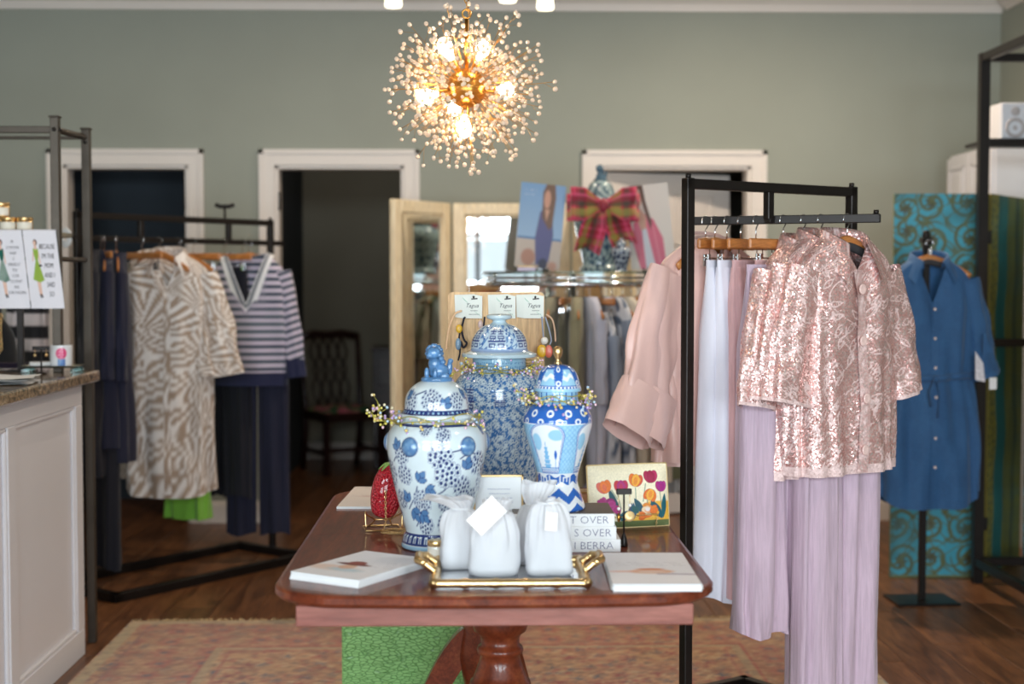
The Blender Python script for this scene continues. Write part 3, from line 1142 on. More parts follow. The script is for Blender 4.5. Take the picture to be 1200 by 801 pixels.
# left rack
la = np.array([X(91, 6.25), 6.25]); lb = np.array([X(317, 7.15), 7.15])
lz = Z(248, 6.25)
LRAIL_Z = Z(279, 6.25)
lk = thing('garment_rack', 'black square-tube rack with the palm-print shirt dress by the doorways', 'garment rack', (la[0], la[1], 0))
d = lb - la; L = np.linalg.norm(d); ang = math.atan2(d[1], d[0])
un = d / L
for q in (la, lb):
    m = MB().box((-TB, -TB, 0.03), (TB, TB, lz), 0.002, M=rotz(ang), at=(*(q - la), 0))
    rack_end_pin(m, *(q - la), lz)
    m.build('post', BLACK, lk)
bar((0, 0), d, lz - TB - 0.002).build('top_bar', BLACK, lk)
bar(-un * 0.02, d + un * 0.07, LRAIL_Z, 0.0125, 0.0125).build('hanging_rail', BLACK, lk)
for k in (0.3, 0.76):
    MB().box((-0.012, -0.012, LRAIL_Z), (0.012, 0.012, lz - 0.02), 0.002, M=rotz(ang), at=(*(d * k), 0)).build('strut', BLACK, lk)
nrm = np.array([-d[1], d[0]]) / L
A_, B_, C_, D_ = (-nrm * 0.24), (d - nrm * 0.24), (d + nrm * 0.24), (nrm * 0.24)
for p, q in ((A_, B_), (B_, C_), (C_, D_), (D_, A_)):
    bar(p, q, 0.02, 0.02, 0.02).build('base_bar', BLACK, lk)
for q in ((0, 0), d):
    MB().box((-TB, -TB, 0.0), (TB, TB, 0.05), at=(q[0], q[1], 0)).build('foot', BLACK, lk)

# black display frame at the right edge
fr_ = thing('clothes_rack', 'tall black open steel clothes rack along the right wall', 'garment rack', (X(1150, 6.4), 6.4, 0))
zt = Z(60, 6.4); fw = 2.9 - X(1150, 6.4); fd = -1.6
for x, y in ((0, 0), (fw, 0), (0, fd), (fw, fd)):
    MB().box((x - 0.022, y - 0.022, 0), (x + 0.022, y + 0.022, zt), 0.002).build('post', BLACK, fr_)
for z_ in (zt - 0.02, Z(166, 6.4), Z(402, 6.4), Z(660, 6.4)):
    MB().box((0, -0.018, z_ - 0.018), (fw, 0.018, z_ + 0.018), 0.002).build('rail', BLACK, fr_)
for z_ in (zt - 0.02, Z(660, 6.4)):
    for x in (0, fw):
        MB().box((x - 0.018, fd, z_ - 0.018), (x + 0.018, 0, z_ + 0.018), 0.002).build('rail', BLACK, fr_)
    MB().box((0, fd - 0.018, z_ - 0.018), (fw, fd + 0.018, z_ + 0.018), 0.002).build('rail', BLACK, fr_)
FRX, FRY = X(1150, 6.4), 6.4
zsp = Z(161, 6.4)
MB().box((0.02, -0.02, zsp - 0.016), (fw - 0.02, 0.30, zsp), 0.002).build('shelf_board', BLACK, fr_)
MB().box((0.25, -0.9, 1.62), (0.27, 0, 1.64)).build('hanging_rail', BLACK, fr_)
MB().box((0.25, -0.92, 1.62), (fw, -0.9, 1.64)).build('hanging_rail', BLACK, fr_)

# speaker on it
p = (X(1187, 6.5), 6.5, zsp)
spk = thing('bookshelf_speaker', 'small white loudspeaker with wooden side on the high black shelf', 'speaker', p)
MB().box((-0.066, 0, 0), (0.066, 0.16, 0.175), 0.006).build('cabinet', CABP, spk)
MB().box((0.066, 0.002, 0.002), (0.085, 0.158, 0.173), 0.004).build('side_panel', wood('speaker_wood', c(110, 60, 30), c(160, 90, 50)), spk)
MB().lathe([(0.044, 0), (0.046, 0.004), (0.040, 0.005), (0.034, 0.001), (0.012, -0.004), (0.010, 0.001), (0, 0.003)], 28, M=rotx(PI / 2), at=(0, 0, 0.06), cap0=False, cap1=False).build('woofer', mat('grey_cone', c(190, 180, 178), 0.6), spk)
MB().lathe([(0.02, 0), (0.021, 0.003), (0.014, 0.002), (0.007, 0.004), (0, 0.006)], 20, M=rotx(PI / 2), at=(0, 0, 0.135), cap0=False, cap1=False).build('tweeter', MATS['grey_cone'], spk)

# white cabinet against the right wall
wx = 2.62; wy0, wy1 = 7.22, 7.92
wc = thing('tall_cabinet', 'tall white panelled cabinet against the right wall behind the folding screen', 'cabinet', (wx, wy0, 0))
wz = Z(168, wy0)
MB().box((0.02, 0, 0), (XR - wx - 0.003, wy1 - wy0, wz), 0.003).build('body', CABP, wc)
for k in range(2):
    y0 = 0.01 + k * (wy1 - wy0) / 2; y1 = y0 + (wy1 - wy0) / 2 - 0.015
    dd = MB().box((0, y0, 0.08), (0.02, y1, wz - 0.02), 0.003)
    dr = dd.build('door', CABP, wc)
    q = MB()
    for lo, hi in (((y0 + .05, 1.15), (y1 - .05, 1.17)), ((y0 + .05, wz - .09), (y1 - .05, wz - .07)), ((y0 + .05, 1.15), (y0 + .07, wz - .07)), ((y1 - .07, 1.15), (y1 - .05, wz - .07))):
        q.box((-0.008, lo[0], lo[1]), (0.001, hi[0], hi[1]), 0.004)
    q.box((-0.006, y0 + .09, 1.19), (0.001, y1 - .09, wz - .11), 0.005)
    q.build('panel', CABP, dr)

# folding screen
def paint_damask(x, z, C):
    C[...] = c3(74, 176, 200)
    n = vnoise(x * 9 + 3, z * 9, 2)
    dx, dy, r = cells(x + 1, z, 0.15, 0.35, 4)
    th = np.arctan2(dy, dx); rr = np.hypot(dx, dy)
    col = c3(98, 104, 62)
    spir = np.sin(2 * th + 150 * rr + 6 * r)
    blend(C, sm(0.25 - spir, 0.5) * (rr < 0.085) * 0.9, col)
    blend(C, sm(rr - 0.024 * (1 + 0.35 * np.cos(7 * th)), 0.014), c3(84, 84, 58))
    blend(C, sm(np.abs(np.sin(x * 34 + 2.4 * np.sin(z * 24)) * np.sin(z * 28 + 2 * np.sin(x * 21))) - 0.13, 0.12) * 0.85, c3(106, 112, 66))
    blend(C, np.clip((n - 0.55) * 2, 0, 0.5), c3(66, 110, 110))


def paint_stripe(x, z, C):
    C[...] = c3(118, 112, 30)
    w = x + 0.014 * np.sin(z * 7) + 0.01 * np.sin(z * 17)
    blend(C, sm(np.abs(w + 0.10) - 0.075, 0.012), c3(38, 106, 104))
    blend(C, sm(w + 0.16, 0.01), c3(150, 138, 44))
    dx, dy, r = cells(x, z, 0.035, 0.7, 8)
    blend(C, sm(np.hypot(dx, dy) - 0.009, 0.006) * (w < -0.17), c3(60, 66, 40))
    blend(C, sm(-(w - 0.09), 0.012) * sm(w - 0.15, 0.012), c3(84, 78, 24))
    n = vnoise(x * 40, z * 6, 3)
    C *= (0.75 + 0.4 * n)[..., None]


scr_x0, scr_x1 = X(1047, 6.52), X(1157, 6.52)
fs = thing('folding_screen', 'folding screen with turquoise damask and green striped panels at the right', 'screen', (scr_x1, 6.52, 0))
sw = scr_x1 - scr_x0; shh = Z(226, 6.52)
PNT = painted('screen_print', 0.45, coat=0.15, grain=0.15, bscale=60)
P, Cc = panel(sw, shh - 0.012, 110, 420, paint_damask)
m = MB().grid(P, col=Cc, at=(-sw / 2, -0.0005, 0.012)).box((-sw, 0, 0.0), (0, 0.022, shh), 0.002, col=c3(120, 130, 90))
m.build('screen_panel', PNT, fs)
P, Cc = panel(0.5, shh - 0.012, 80, 200, lambda x, z, C: paint_stripe(x - 0.0, z, C))
m = MB().grid(P, col=Cc, at=(0.25, -0.0005, 0.012)).box((0, 0, 0.0), (0.5, 0.022, shh), 0.002, col=c3(110, 100, 40))
m.build('screen_panel', PNT, fs, (0.016, 0, 0), math.radians(52))
P, Cc = panel(0.36, shh - 0.012, 60, 200, lambda x, z, C: paint_damask(x + 2, z, C))
m = MB().grid(P, col=Cc, at=(0.18, -0.0005, 0.012)).box((0, 0, 0.0), (0.36, 0.022, shh), 0.002, col=c3(110, 100, 40))
m.build('screen_panel', PNT, fs, (0.016 + 0.5 * math.cos(math.radians(52)) + 0.016, 0.5 * math.sin(math.radians(52)), 0), math.radians(-52))
hg = MB()
for z_ in (0.25, shh * 0.64, shh - 0.2):
    hg.box((-0.004, -0.004, z_ - 0.03), (0.018, 0.006, z_ + 0.03), 0.002)
hg.build('hinge', BLACK, fs)

# three-part dressing mirror
MIRR = NT('mirror_silver'); MIRR.base((0.93, 0.95, 0.95, 1)); MIRR.set(Metallic=1.0, Roughness=0.015); MIRR = MIRR.m
MFR = wood('pale_maple', c(246, 222, 180), c(255, 240, 208), 2, (10, 10, 1), rough=0.4)
my = 7.55
mx0 = X(531, my); mw = 0.62; mz = Z(238, my)
mir = thing('dressing_mirror', 'three-part standing mirror in pale maple frame by the middle doorway', 'mirror', (mx0, my, 0))
def mirror_panel(w, ang, off, thick=0.032):
    b = 0.062
    f = MB()
    for lo, hi in (((0, 0), (b, mz)), ((w - b, 0), (w, mz)), ((b, 0), (w - b, b)), ((b, mz - b), (w - b, mz))):
        f.box((lo[0], 0, lo[1]), (hi[0], thick, hi[1]), 0.004)
    for lo, hi in (((b, b), (b + .014, mz - b)), ((w - b - .014, b), (w - b, mz - b)), ((b, b), (w - b, b + .014)), ((b, mz - b - .014), (w - b, mz - b))):
        f.box((lo[0], 0.008, lo[1]), (hi[0], thick, hi[1]), 0.003)
    fo = f.build('mirror_frame', MFR, mir, off, ang)
    MB().box((b, 0.016, b), (w - b, 0.02, mz - b)).build('mirror_glass', MIRR, fo)
mirror_panel(mw, 0, (0.0, 0, 0))
wl = 0.50; al = math.radians(57)
mirror_panel(wl, al, (-0.012 - wl * math.cos(al), -wl * math.sin(al), 0))
mirror_panel(wl, -al, (mw + 0.012, 0, 0))

# ================================================================== porcelain jars
GLAZE = painted('porcelain_glaze', 0.16, coat=0.6, grain=0.04, bscale=120)


def lathe_painted(prof, nu, nv, paint, rmax, smoothp=True, cap0=False, cap1=False):
    p = smooth_prof(prof, nv) if smoothp else np.asarray(prof, float)
    p[:, 0] = np.maximum(p[:, 0], 0.0001)
    a = np.linspace(-PI, PI, nu, endpoint=False)
    A, ZZ = np.meshgrid(a, p[:, 1])
    Rr = p[:, :1] * np.ones_like(A)
    P = np.stack([Rr * np.sin(A), -Rr * np.cos(A), ZZ], -1)
    C = np.ones(P.shape)
    paint(A * rmax, ZZ, C)
    return P, C


NAVY, MIDB, PALEB, PORC = c3(34, 52, 110), c3(84, 126, 172), c3(150, 188, 214), c3(216, 228, 232)


def paint_grapes(R, z0, z1, seed, centres, leaves):
    def f(s, z, C):
        C[...] = PORC
        C *= (0.96 + 0.06 * vnoise(s * 60, z * 60, 2))[..., None]
        rng = np.random.default_rng(seed)
        for pts in leaves[1]:
            blend(C, sm(d_line(s, z, pts) - 0.0016, 0.002), NAVY)
        for (cx, cz, n, gs) in centres:
            pos = []
            for ring, cnt in ((0, 1), (1, 6), (2, 11), (3, 13)):
                for k in range(cnt):
                    a = 2 * PI * k / cnt + ring * 0.3
                    rr = ring * 0.0125 * gs
                    pos.append((cx + rr * math.cos(a) + rng.normal(0, .0008), cz + rr * math.sin(a) * 0.95 + rng.normal(0, .001)))
            pos = pos[:n]
            dmin = np.full(s.shape, 1e9)
            for (px, pz) in pos:
                dmin = np.minimum(dmin, np.hypot(s - px, z - pz))
            blend(C, sm(dmin - 0.0084 * gs, 0.0014), NAVY * 1.6)
            blend(C, sm(dmin - 0.0073 * gs, 0.0014), PORC)
            dd = np.full(s.shape, 1e9)
            for (px, pz) in pos:
                dd = np.minimum(dd, np.hypot((s - px + 0.0008), (z - pz - 0.0006) * 0.9))
            blend(C, sm(dd - 0.0042 * gs, 0.0016), NAVY)
        for (cx, cz, ang, L) in leaves[0]:
            for da, l in ((0, L), (0.75, L * .75), (-0.75, L * .75)):
                d = leaf_d(s, z, cx, cz, ang + da, l, l * 0.26)
                blend(C, sm(d - 0.0015, 0.0015), NAVY)
                blend(C, sm(d, 0.0015), MIDB)
    return f


def band(C, z, lo, hi, col):
    blend(C, ((z >= lo) & (z <= hi)).astype(float), col)


def foo_dog(m, h, mi=0, col=None, sc=1.0):
    """seated guardian lion finial, about 0.075 m tall, from height h"""
    def b(x, y, z, r, s=(1, 1, 1)):
        m.ball((x * sc, y * sc, h + z * sc), r * sc, 14, 9, mi, col, None, s)
    b(0.004, 0, 0.018, 0.020, (1.15, 0.9, 0.95))
    b(-0.004, -0.004, 0.034, 0.015, (0.95, 0.9, 1.25))
    b(-0.006, -0.006, 0.058, 0.0155, (1.05, 1.0, 0.95))
    b(-0.014, -0.015, 0.053, 0.008, (1.1, 0.9, 0.8))
    b(-0.015, -0.017, 0.058, 0.004)
    for s in (-1, 1):
        b(-0.006 + s * 0.012, -0.004, 0.068, 0.0042, (1.0, 0.8, 0.9))
        for k in range(5):
            b(-0.005 + s * 0.0155 * math.cos(0.5 * k - 0.6), -0.001, 0.058 + 0.0155 * math.sin(0.5 * k - 0.6), 0.0052)
        b(-0.012 + s * 0.009, -0.017, 0.014, 0.006, (0.9, 0.9, 2.2))
        b(-0.012 + s * 0.010, -0.021, 0.003, 0.007, (1, 1.3, 0.6))
        b(0.016, s * 0.012, 0.008, 0.010, (1.2, 0.7, 0.9))
        for k in range(4):
            b(0.002 + 0.004 * k, s * (0.012 - 0.001 * k), 0.062 - 0.008 * k, 0.006)
    b(0.028, 0.004, 0.026, 0.008, (0.8, 0.8, 2.0))
    b(0.030, 0.004, 0.040, 0.006)
    m.lathe([(0.034 * sc, h - 0.004), (0.034 * sc, h + 0.004), (0.028 * sc, h + 0.007)], 20, mi, col=col)


def garland(name, label, cen, r, z, seed, sprig=None, n=46):
    rng = np.random.default_rng(seed)
    g = thing(name, label, 'garland', cen, 0, 'berry garlands around the blue jars')
    w = MB(); be = MB()
    cols = [c3(236, 196, 206), c3(214, 198, 92), c3(190, 214, 232), c3(240, 226, 190), c3(200, 170, 214), c3(226, 196, 120)]
    for t_ in range(3):
        ph = rng.random(4) * 6
        a = np.linspace(0, 2 * PI, 60, endpoint=False)
        rr = r + 0.004 + 0.006 * np.sin(3 * a + ph[0]) ** 2 + 0.003 * t_
        zz = z + 0.010 * np.sin(2 * a + ph[1]) + 0.004 * np.sin(5 * a + ph[2]) + 0.006 * (t_ - 1)
        w.tube(np.stack([rr * np.sin(a), -rr * np.cos(a), zz], 1), 0.0012, 5, closed=True)
    for k in range(n):
        a = 2 * PI * k / n + rng.normal(0, 0.06)
        rr = r + 0.010 + 0.008 * rng.random(); zz = z + rng.normal(0, 0.010)
        p = np.array([rr * math.sin(a), -rr * math.cos(a), zz])
        for q in range(rng.integers(2, 5)):
            pp = p + rng.normal(0, 0.005, 3) + np.array([math.sin(a), -math.cos(a), 0]) * 0.004
            be.ball(pp, 0.0030 + 0.0012 * rng.random(), 6, 4, col=cols[rng.integers(0, 6)])
    for (p0, p1, p2) in (sprig or []):
        path = smooth_prof([p0, p1, p2], 10)
        w.tube(path, 0.0012, 5)
        for k in range(12):
            q = path[3 + int(rng.random() * 7)]
            e = q + rng.normal(0, 0.009, 3)
            w.tube([q, e], 0.0007, 4)
            for _ in range(2):
                be.ball(e + rng.normal(0, 0.003, 3), 0.0034, 6, 4, col=cols[rng.integers(0, 6)])
    w.build('wire', mat('olive_wire', c(176, 166, 66), 0.4, 0.3), g)
    tag(be.build('berries', painted('pearl_berries', 0.2, coat=0.5), g), kind='stuff')
    return g


# --- left jar: grapevine
jy = fl(509, 648, TZ)[1] + 0.083
jx = X(511.5, jy)
prof = [(0.079, 0.0), (0.084, 0.004), (0.0835, 0.012), (0.079, 0.030), (0.074, 0.038), (0.079, 0.060), (0.090, 0.105), (0.104, 0.160), (0.1135, 0.210), (0.117, 0.240),
        (0.1135, 0.268), (0.101, 0.288), (0.086, 0.298), (0.082, 0.305), (0.082, 0.312)]
cen = [(0.012, 0.225, 18, 0.95), (0.030, 0.185, 18, 1.05), (-0.088, 0.225, 18, 0.7), (-0.085, 0.180, 18, 0.75), (-0.040, 0.120, 31, 0.66), (0.075, 0.150, 18, 0.85), (0.030, 0.115, 18, 0.72), (-0.035, 0.062, 18, 0.8),
       (0.035, 0.066, 31, 0.66), (0.118, 0.205, 18, 0.9), (0.115, 0.12, 18, 0.85), (0.02, 0.274, 18, 0.6), (-0.025, 0.28, 12, 0.55), (0.16, 0.17, 31, 0.8), (-0.15, 0.18, 31, 0.8), (0.2, 0.1, 31, 0.8), (-0.2, 0.14, 31, 0.8), (0.24, 0.20, 31, 0.8),
       (-0.24, 0.20, 31, 0.8), (0.29, 0.13, 31, 0.8), (-0.29, 0.12, 31, 0.8), (0.33, 0.19, 31, 0.8), (-0.33, 0.2, 31, 0.8), (-0.115, 0.12, 18, 0.75)]
lv = [(-0.045, 0.168, 0.9, 0.030), (-0.025, 0.152, -0.5, 0.030), (-0.085, 0.118, 2.0, 0.030), (-0.075, 0.100, -1.0, 0.036), (-0.048, 0.092, -0.7, 0.034), (0.078, 0.195, 1.3, 0.032), (0.06, 0.085, 0.3, 0.030),
      (-0.10, 0.24, 2.0, 0.028), (0.09, 0.075, 0.8, 0.03), (0.14, 0.28, 0.2, 0.025), (0.18, 0.15, -1, 0.03), (-0.2, 0.17, 1.0, 0.03), (-0.17, 0.08, 0.2, 0.03), (0.26, 0.16, 1, 0.03), (-0.3, 0.18, 2, 0.03)]
stems = [[(-0.02, 0.125), (0.02, 0.145), (0.05, 0.17)], [(-0.09, 0.10), (-0.06, 0.13), (-0.05, 0.155)], [(0.06, 0.22), (0.085, 0.235), (0.11, 0.225), (0.118, 0.2)],
         [(-0.07, 0.06), (-0.045, 0.085), (-0.055, 0.115)], [(0.0, 0.25), (0.03, 0.235), (0.06, 0.24)], [(-0.12, 0.21), (-0.1, 0.23), (-0.07, 0.235)]]
fg = paint_grapes(0.117, 0, 0.3, 3, cen, (lv, stems))
def paint_left(s, z, C):
    fg(s, z, C)
    for cx in (-0.062, 0.080, 0.2, -0.2, 0.33):
        d = np.hypot(s - cx, z - 0.247)
        blend(C, sm(d - 0.0225, 0.002), NAVY * 1.2)
        blend(C, sm(d - 0.021, 0.003), MIDB * (0.8 + 0.5 * vnoise(s * 140, z * 140, 4))[..., None] if False else MIDB)
        blend(C, sm(d - 0.019, 0.004) * np.clip(vnoise(s * 150, z * 150, 4) - 0.3, 0, 1), PALEB)
    band(C, z, 0.014, 0.040, NAVY)
    u = np.mod(s, 0.022) / 0.022
    zz = (z - 0.017) / 0.019
    key = ((u > 0.12) & (u < 0.24) | (u > 0.52) & (u < 0.64)) & (zz > 0.1) & (zz < 0.9) | (zz > 0.74) & (zz < 0.92) & (u > 0.12) & (u < 0.64)
    blend(C, key.astype(float), PORC)
    band(C, z, 0.0, 0.012, PALEB * 1.1)
    band(C, z, 0.291, 0.296, NAVY)


jl = thing('ginger_jar', 'blue and white grapevine ginger jar with guardian lion lid at table front', 'ginger jar', (jx, jy, TZ), 0, 'blue and white jars on the table')
P, Cc = lathe_painted(prof, 300, 250, paint_left, 0.117)
# raised medallions
A = np.arctan2(P[..., 0], -P[..., 1])
for cx in (-0.062, 0.080, 0.2, -0.2, 0.33):
    d = np.hypot(A * 0.117 - cx, P[..., 2] - 0.247)
    k = np.clip(1 - (d / 0.023) ** 2, 0, 1) ** 0.6 * 0.010
    P[..., 0] += np.sin(A) * k; P[..., 1] -= np.cos(A) * k
MB().grid(P, True, col=Cc, cap0=True).build('body', GLAZE, jl)
cenl = [(-0.010, 0.350, 31, 0.62), (0.058, 0.348, 18, 0.7), (-0.075, 0.345, 18, 0.75), (0.12, 0.345, 18, 0.8), (-0.14, 0.345, 18, 0.8), (0.2, 0.345, 18, .8), (-0.2, 0.345, 18, .8)]
fgl = paint_grapes(0.08, 0.3, 0.4, 5, cenl, ([(0.02, 0.335, 1.0, 0.028), (0.08, 0.36, 0.4, 0.024), (-0.08, 0.355, 2.4, 0.024), (-0.16, 0.35, 1, .02)], [[(-0.08, 0.335), (-0.065, 0.36), (-0.03, 0.372)]]))
def paint_left_lid(s, z, C):
    fgl(s, z, C)
    band(C, z, 0.3165, 0.3265, NAVY)
    u = np.mod(s, 0.012) / 0.012
    blend(C, ((u > 0.35) & (u < 0.65) & (z > 0.319) & (z < 0.324)).astype(float), PALEB)
    band(C, z, 0.300, 0.3135, PORC)


lid = [(0.070, 0.305), (0.0865, 0.3055), (0.088, 0.310), (0.0865, 0.315), (0.079, 0.320), (0.0755, 0.329), (0.0745, 0.345), (0.069, 0.362), (0.057, 0.378), (0.040, 0.389), (0.026, 0.393), (0.0, 0.394)]
P, Cc = lathe_painted(lid, 200, 100, paint_left_lid, 0.08)
lo = MB().grid(P, True, col=Cc).build('lid', GLAZE, jl)
m = MB(); foo_dog(m, 0.394, sc=1.08)
m.build('finial', mat('blue_glaze', c(84, 128, 172), 0.18, var=0.35, scale=60, coat=0.6), lo)
garland('berry_garland', 'pastel berry garland with a loose sprig around the grapevine jar', (jx, jy, TZ), 0.090, 0.301, 1,
        [((-0.10, -0.02, 0.302), (-0.125, -0.03, 0.310), (-0.137, -0.03, 0.345)), ((-0.10, -0.02, 0.302), (-0.135, -0.03, 0.300), (-0.15, -0.03, 0.318))], 36)

# --- tall jar: small scrolling flowers with double-happiness signs
ty = 3.72
tx = X(585, ty)
prof = [(0.088, 0.0), (0.0905, 0.006), (0.092, 0.02), (0.099, 0.10), (0.108, 0.19), (0.1165, 0.28), (0.1195, 0.325), (0.1165, 0.355), (0.101, 0.378), (0.080, 0.390), (0.0715, 0.398), (0.070, 0.424)]
def double_joy(s, z, C, cx, cz, k):
    """double-happiness sign, k = width"""
    m = np.zeros(s.shape)
    x = (s - cx) / k; y = (z - cz) / k
    for sx in (-0.26, 0.26):
        for (a, b, e, f) in ((-0.22, 0.40, 0.22, 0.47), (-0.035, 0.30, 0.035, 0.56), (-0.16, 0.27, 0.16, 0.33), (-0.2, 0.14, 0.2, 0.20), (-0.2, 0.02, 0.2, 0.08), (-0.2, 0.02, -0.14, 0.20), (0.14, 0.02, 0.2, 0.20),
                             (-0.12, -0.10, -0.06, 0.02), (0.06, -0.10, 0.12, 0.02),
                             (-0.19, -0.46, -0.12, -0.22), (0.12, -0.46, 0.19, -0.22), (-0.19, -0.29, 0.19, -0.22), (-0.19, -0.46, 0.19, -0.39)):
            m = np.maximum(m, sm(d_box(x - sx, y, a, b, e, f), 0.05))
    m = np.maximum(m, sm(d_box(x, y, -0.52, -0.15, 0.52, -0.06), 0.05))
    blend(C, m, c3(28, 52, 124))


def paint_tall(s, z, C):
    C[...] = c3(64, 116, 176)
    C *= (0.85 + 0.3 * vnoise(s * 45, z * 45, 3))[..., None]
    for k, sc_ in ((1, 0.020), (7, 0.016)):
        dx, dy, r = cells(s + 2, z, sc_, 0.75, k)
        th = np.arctan2(dy, dx); rr = np.hypot(dx, dy)
        fl_ = sm(rr - sc_ * 0.30 * (1 + 0.35 * np.cos(5 * th + 6 * r)), 0.002)
        blend(C, fl_ * (0.92 if k == 1 else 0.75), c3(214, 228, 234))
        blend(C, sm(rr - sc_ * 0.11, 0.002) * (r > 0.3), c3(70, 116, 164))
    v_ = np.abs(np.sin(s * 150 + 2.2 * np.sin(z * 130)) * np.cos(z * 140 + 2 * np.sin(s * 120)))
    blend(C, sm(v_ - 0.12, 0.12) * 0.7, c3(206, 222, 230))
    for cx, cz, k in ((-0.098, 0.322, 0.056), (0.0, 0.312, 0.04), (0.098, 0.322, 0.056), (0.2, 0.322, 0.056), (-0.2, 0.322, 0.056)):
        if abs(cx) > 0.01:
            double_joy(s, z, C, cx, cz, k)
    double_joy(s, z, C, 0.0, 0.318, 0.03)
    band(C, z, 0.398, 0.43, c3(150, 190, 214))
    dx, dy, r = cells(s, z, 0.011, 0.5, 17)
    blend(C, sm(np.hypot(dx, dy) - 0.003, 0.002) * ((z > 0.398) & (z < 0.414)), c3(96, 144, 186))


jt = thing('ginger_jar', 'tallest blue jar with dense small flowers and plain knob lid', 'ginger jar', (tx, ty, TZ), 0, 'blue and white jars on the table')
P, Cc = lathe_painted(prof, 300, 300, paint_tall, 0.1195)
MB().grid(P, True, col=Cc, cap0=True).build('body', GLAZE, jt)
def paint_tall_lid(s, z, C):
    C[...] = c3(196, 216, 230)
    v_ = np.abs(np.sin(s * 95 + 2.0 * np.sin(z * 90)) * np.cos(z * 110 + 2.4 * np.sin(s * 80)))
    blend(C, sm(v_ - 0.2, 0.2), c3(92, 134, 186))
    dx, dy, r = cells(s, z, 0.013, 0.7, 2)
    blend(C, sm(np.hypot(dx, dy) - 0.003, 0.002), c3(60, 100, 164))
    for cx in (-0.17, -0.085, -0.008, 0.075, 0.155):
        blend(C, sm(np.maximum(np.abs(s - cx) - 0.026, np.abs(z - 0.474) - 0.026), 0.004) * 0.75, c3(206, 222, 232))
        double_joy(s, z, C, cx, 0.474, 0.046)
    band(C, z, 0.42, 0.4405, c3(190, 212, 222))
    band(C, z, 0.4405, 0.449, c3(150, 172, 206))
    band(C, z, 0.509, 0.60, c3(196, 214, 222))


lid = [(0.060, 0.424), (0.093, 0.425), (0.0975, 0.430), (0.096, 0.435), (0.080, 0.441), (0.0745, 0.446), (0.0735, 0.458), (0.069, 0.475), (0.058, 0.492), (0.042, 0.505), (0.024, 0.512),
       (0.018, 0.517), (0.0185, 0.521), (0.030, 0.525), (0.0335, 0.530), (0.031, 0.535), (0.018, 0.538), (0.0, 0.5385)]
P, Cc = lathe_painted(lid, 220, 150, paint_tall_lid, 0.074)
MB().grid(P, True, col=Cc).build('lid', GLAZE, jt)
garland('berry_garland', 'thick pastel berry garland around the neck of the tallest jar', (tx, ty, TZ), 0.080, 0.395, 2,
        [((-0.08, -0.05, 0.395), (-0.115, -0.05, 0.388), (-0.135, -0.05, 0.372)), ((0.07, -0.06, 0.40), (0.1, -0.06, 0.41), (0.115, -0.06, 0.40))], 64)

# --- books and the pagoda jar
by = fl(690, 647, TZ)[1]
TXM = mat('violet_ink', c(92, 88, 128), 0.6)
bkx1 = [X(728.5, by), X(723.5, by), X(721.5, by)]
rows = [('I BERRA', 'white hardcover whose spine reads BERRA at the bottom of the pile'), ('S OVER', 'white hardcover whose spine reads S OVER in the middle of the pile'), ('T OVER', 'taupe-topped hardcover whose spine reads T OVER under the pagoda jar')]
bz = TZ
BKC = mat('taupe_cover', c(112, 100, 92), 0.6)
for k, (txt, lab) in enumerate(rows):
    bh, bw, bd = 0.0295, 0.235, 0.165
    bk = thing('book', lab, 'book', (bkx1[k] - bw / 2, by + 0.002 * k, bz), 0, 'stacked white books on the table')
    m = MB().box((-bw / 2, 0, 0), (bw / 2, 0.004, bh), 0.0015)
    m.build('spine', WHITE, bk)
    m = MB().box((-bw / 2, 0.002, 0), (bw / 2, bd, 0.0025), 0.001).box((-bw / 2, 0.002, bh - 0.0025), (bw / 2, bd, bh), 0.001)
    m.build('cover', BKC if k == 2 else WHITE, bk)
    MB().box((-bw / 2 + 0.004, 0.003, 0.0024), (bw / 2 - 0.004, bd - 0.004, bh - 0.0024)).build('page_block', mat('page_paper', c(236, 230, 216), 0.8), bk)
    V, F = text(txt, 0.0252, 0.0003, 'RIGHT', sx=1.06, weight=-0.0005)
    MB().add(V, F, 0, False, at=(bw / 2 - (0.016, 0.011, 0.013)[k], -0.0003, bh / 2)).build('lettering', TXM, bk)
    bz += bh
ry = by + 0.078
rx = X(653.8, ry)
ROY, SKY_, WH = c3(44, 104, 190), c3(160, 208, 236), c3(238, 242, 246)
prof = [(0.060, 0.0), (0.0645, 0.004), (0.0635, 0.012), (0.056, 0.035), (0.0475, 0.062), (0.0475, 0.078), (0.052, 0.098), (0.0625, 0.132), (0.0735, 0.168), (0.0800, 0.198), (0.0795, 0.218), (0.070, 0.238),
        (0.055, 0.252), (0.0485, 0.259), (0.0475, 0.278)]
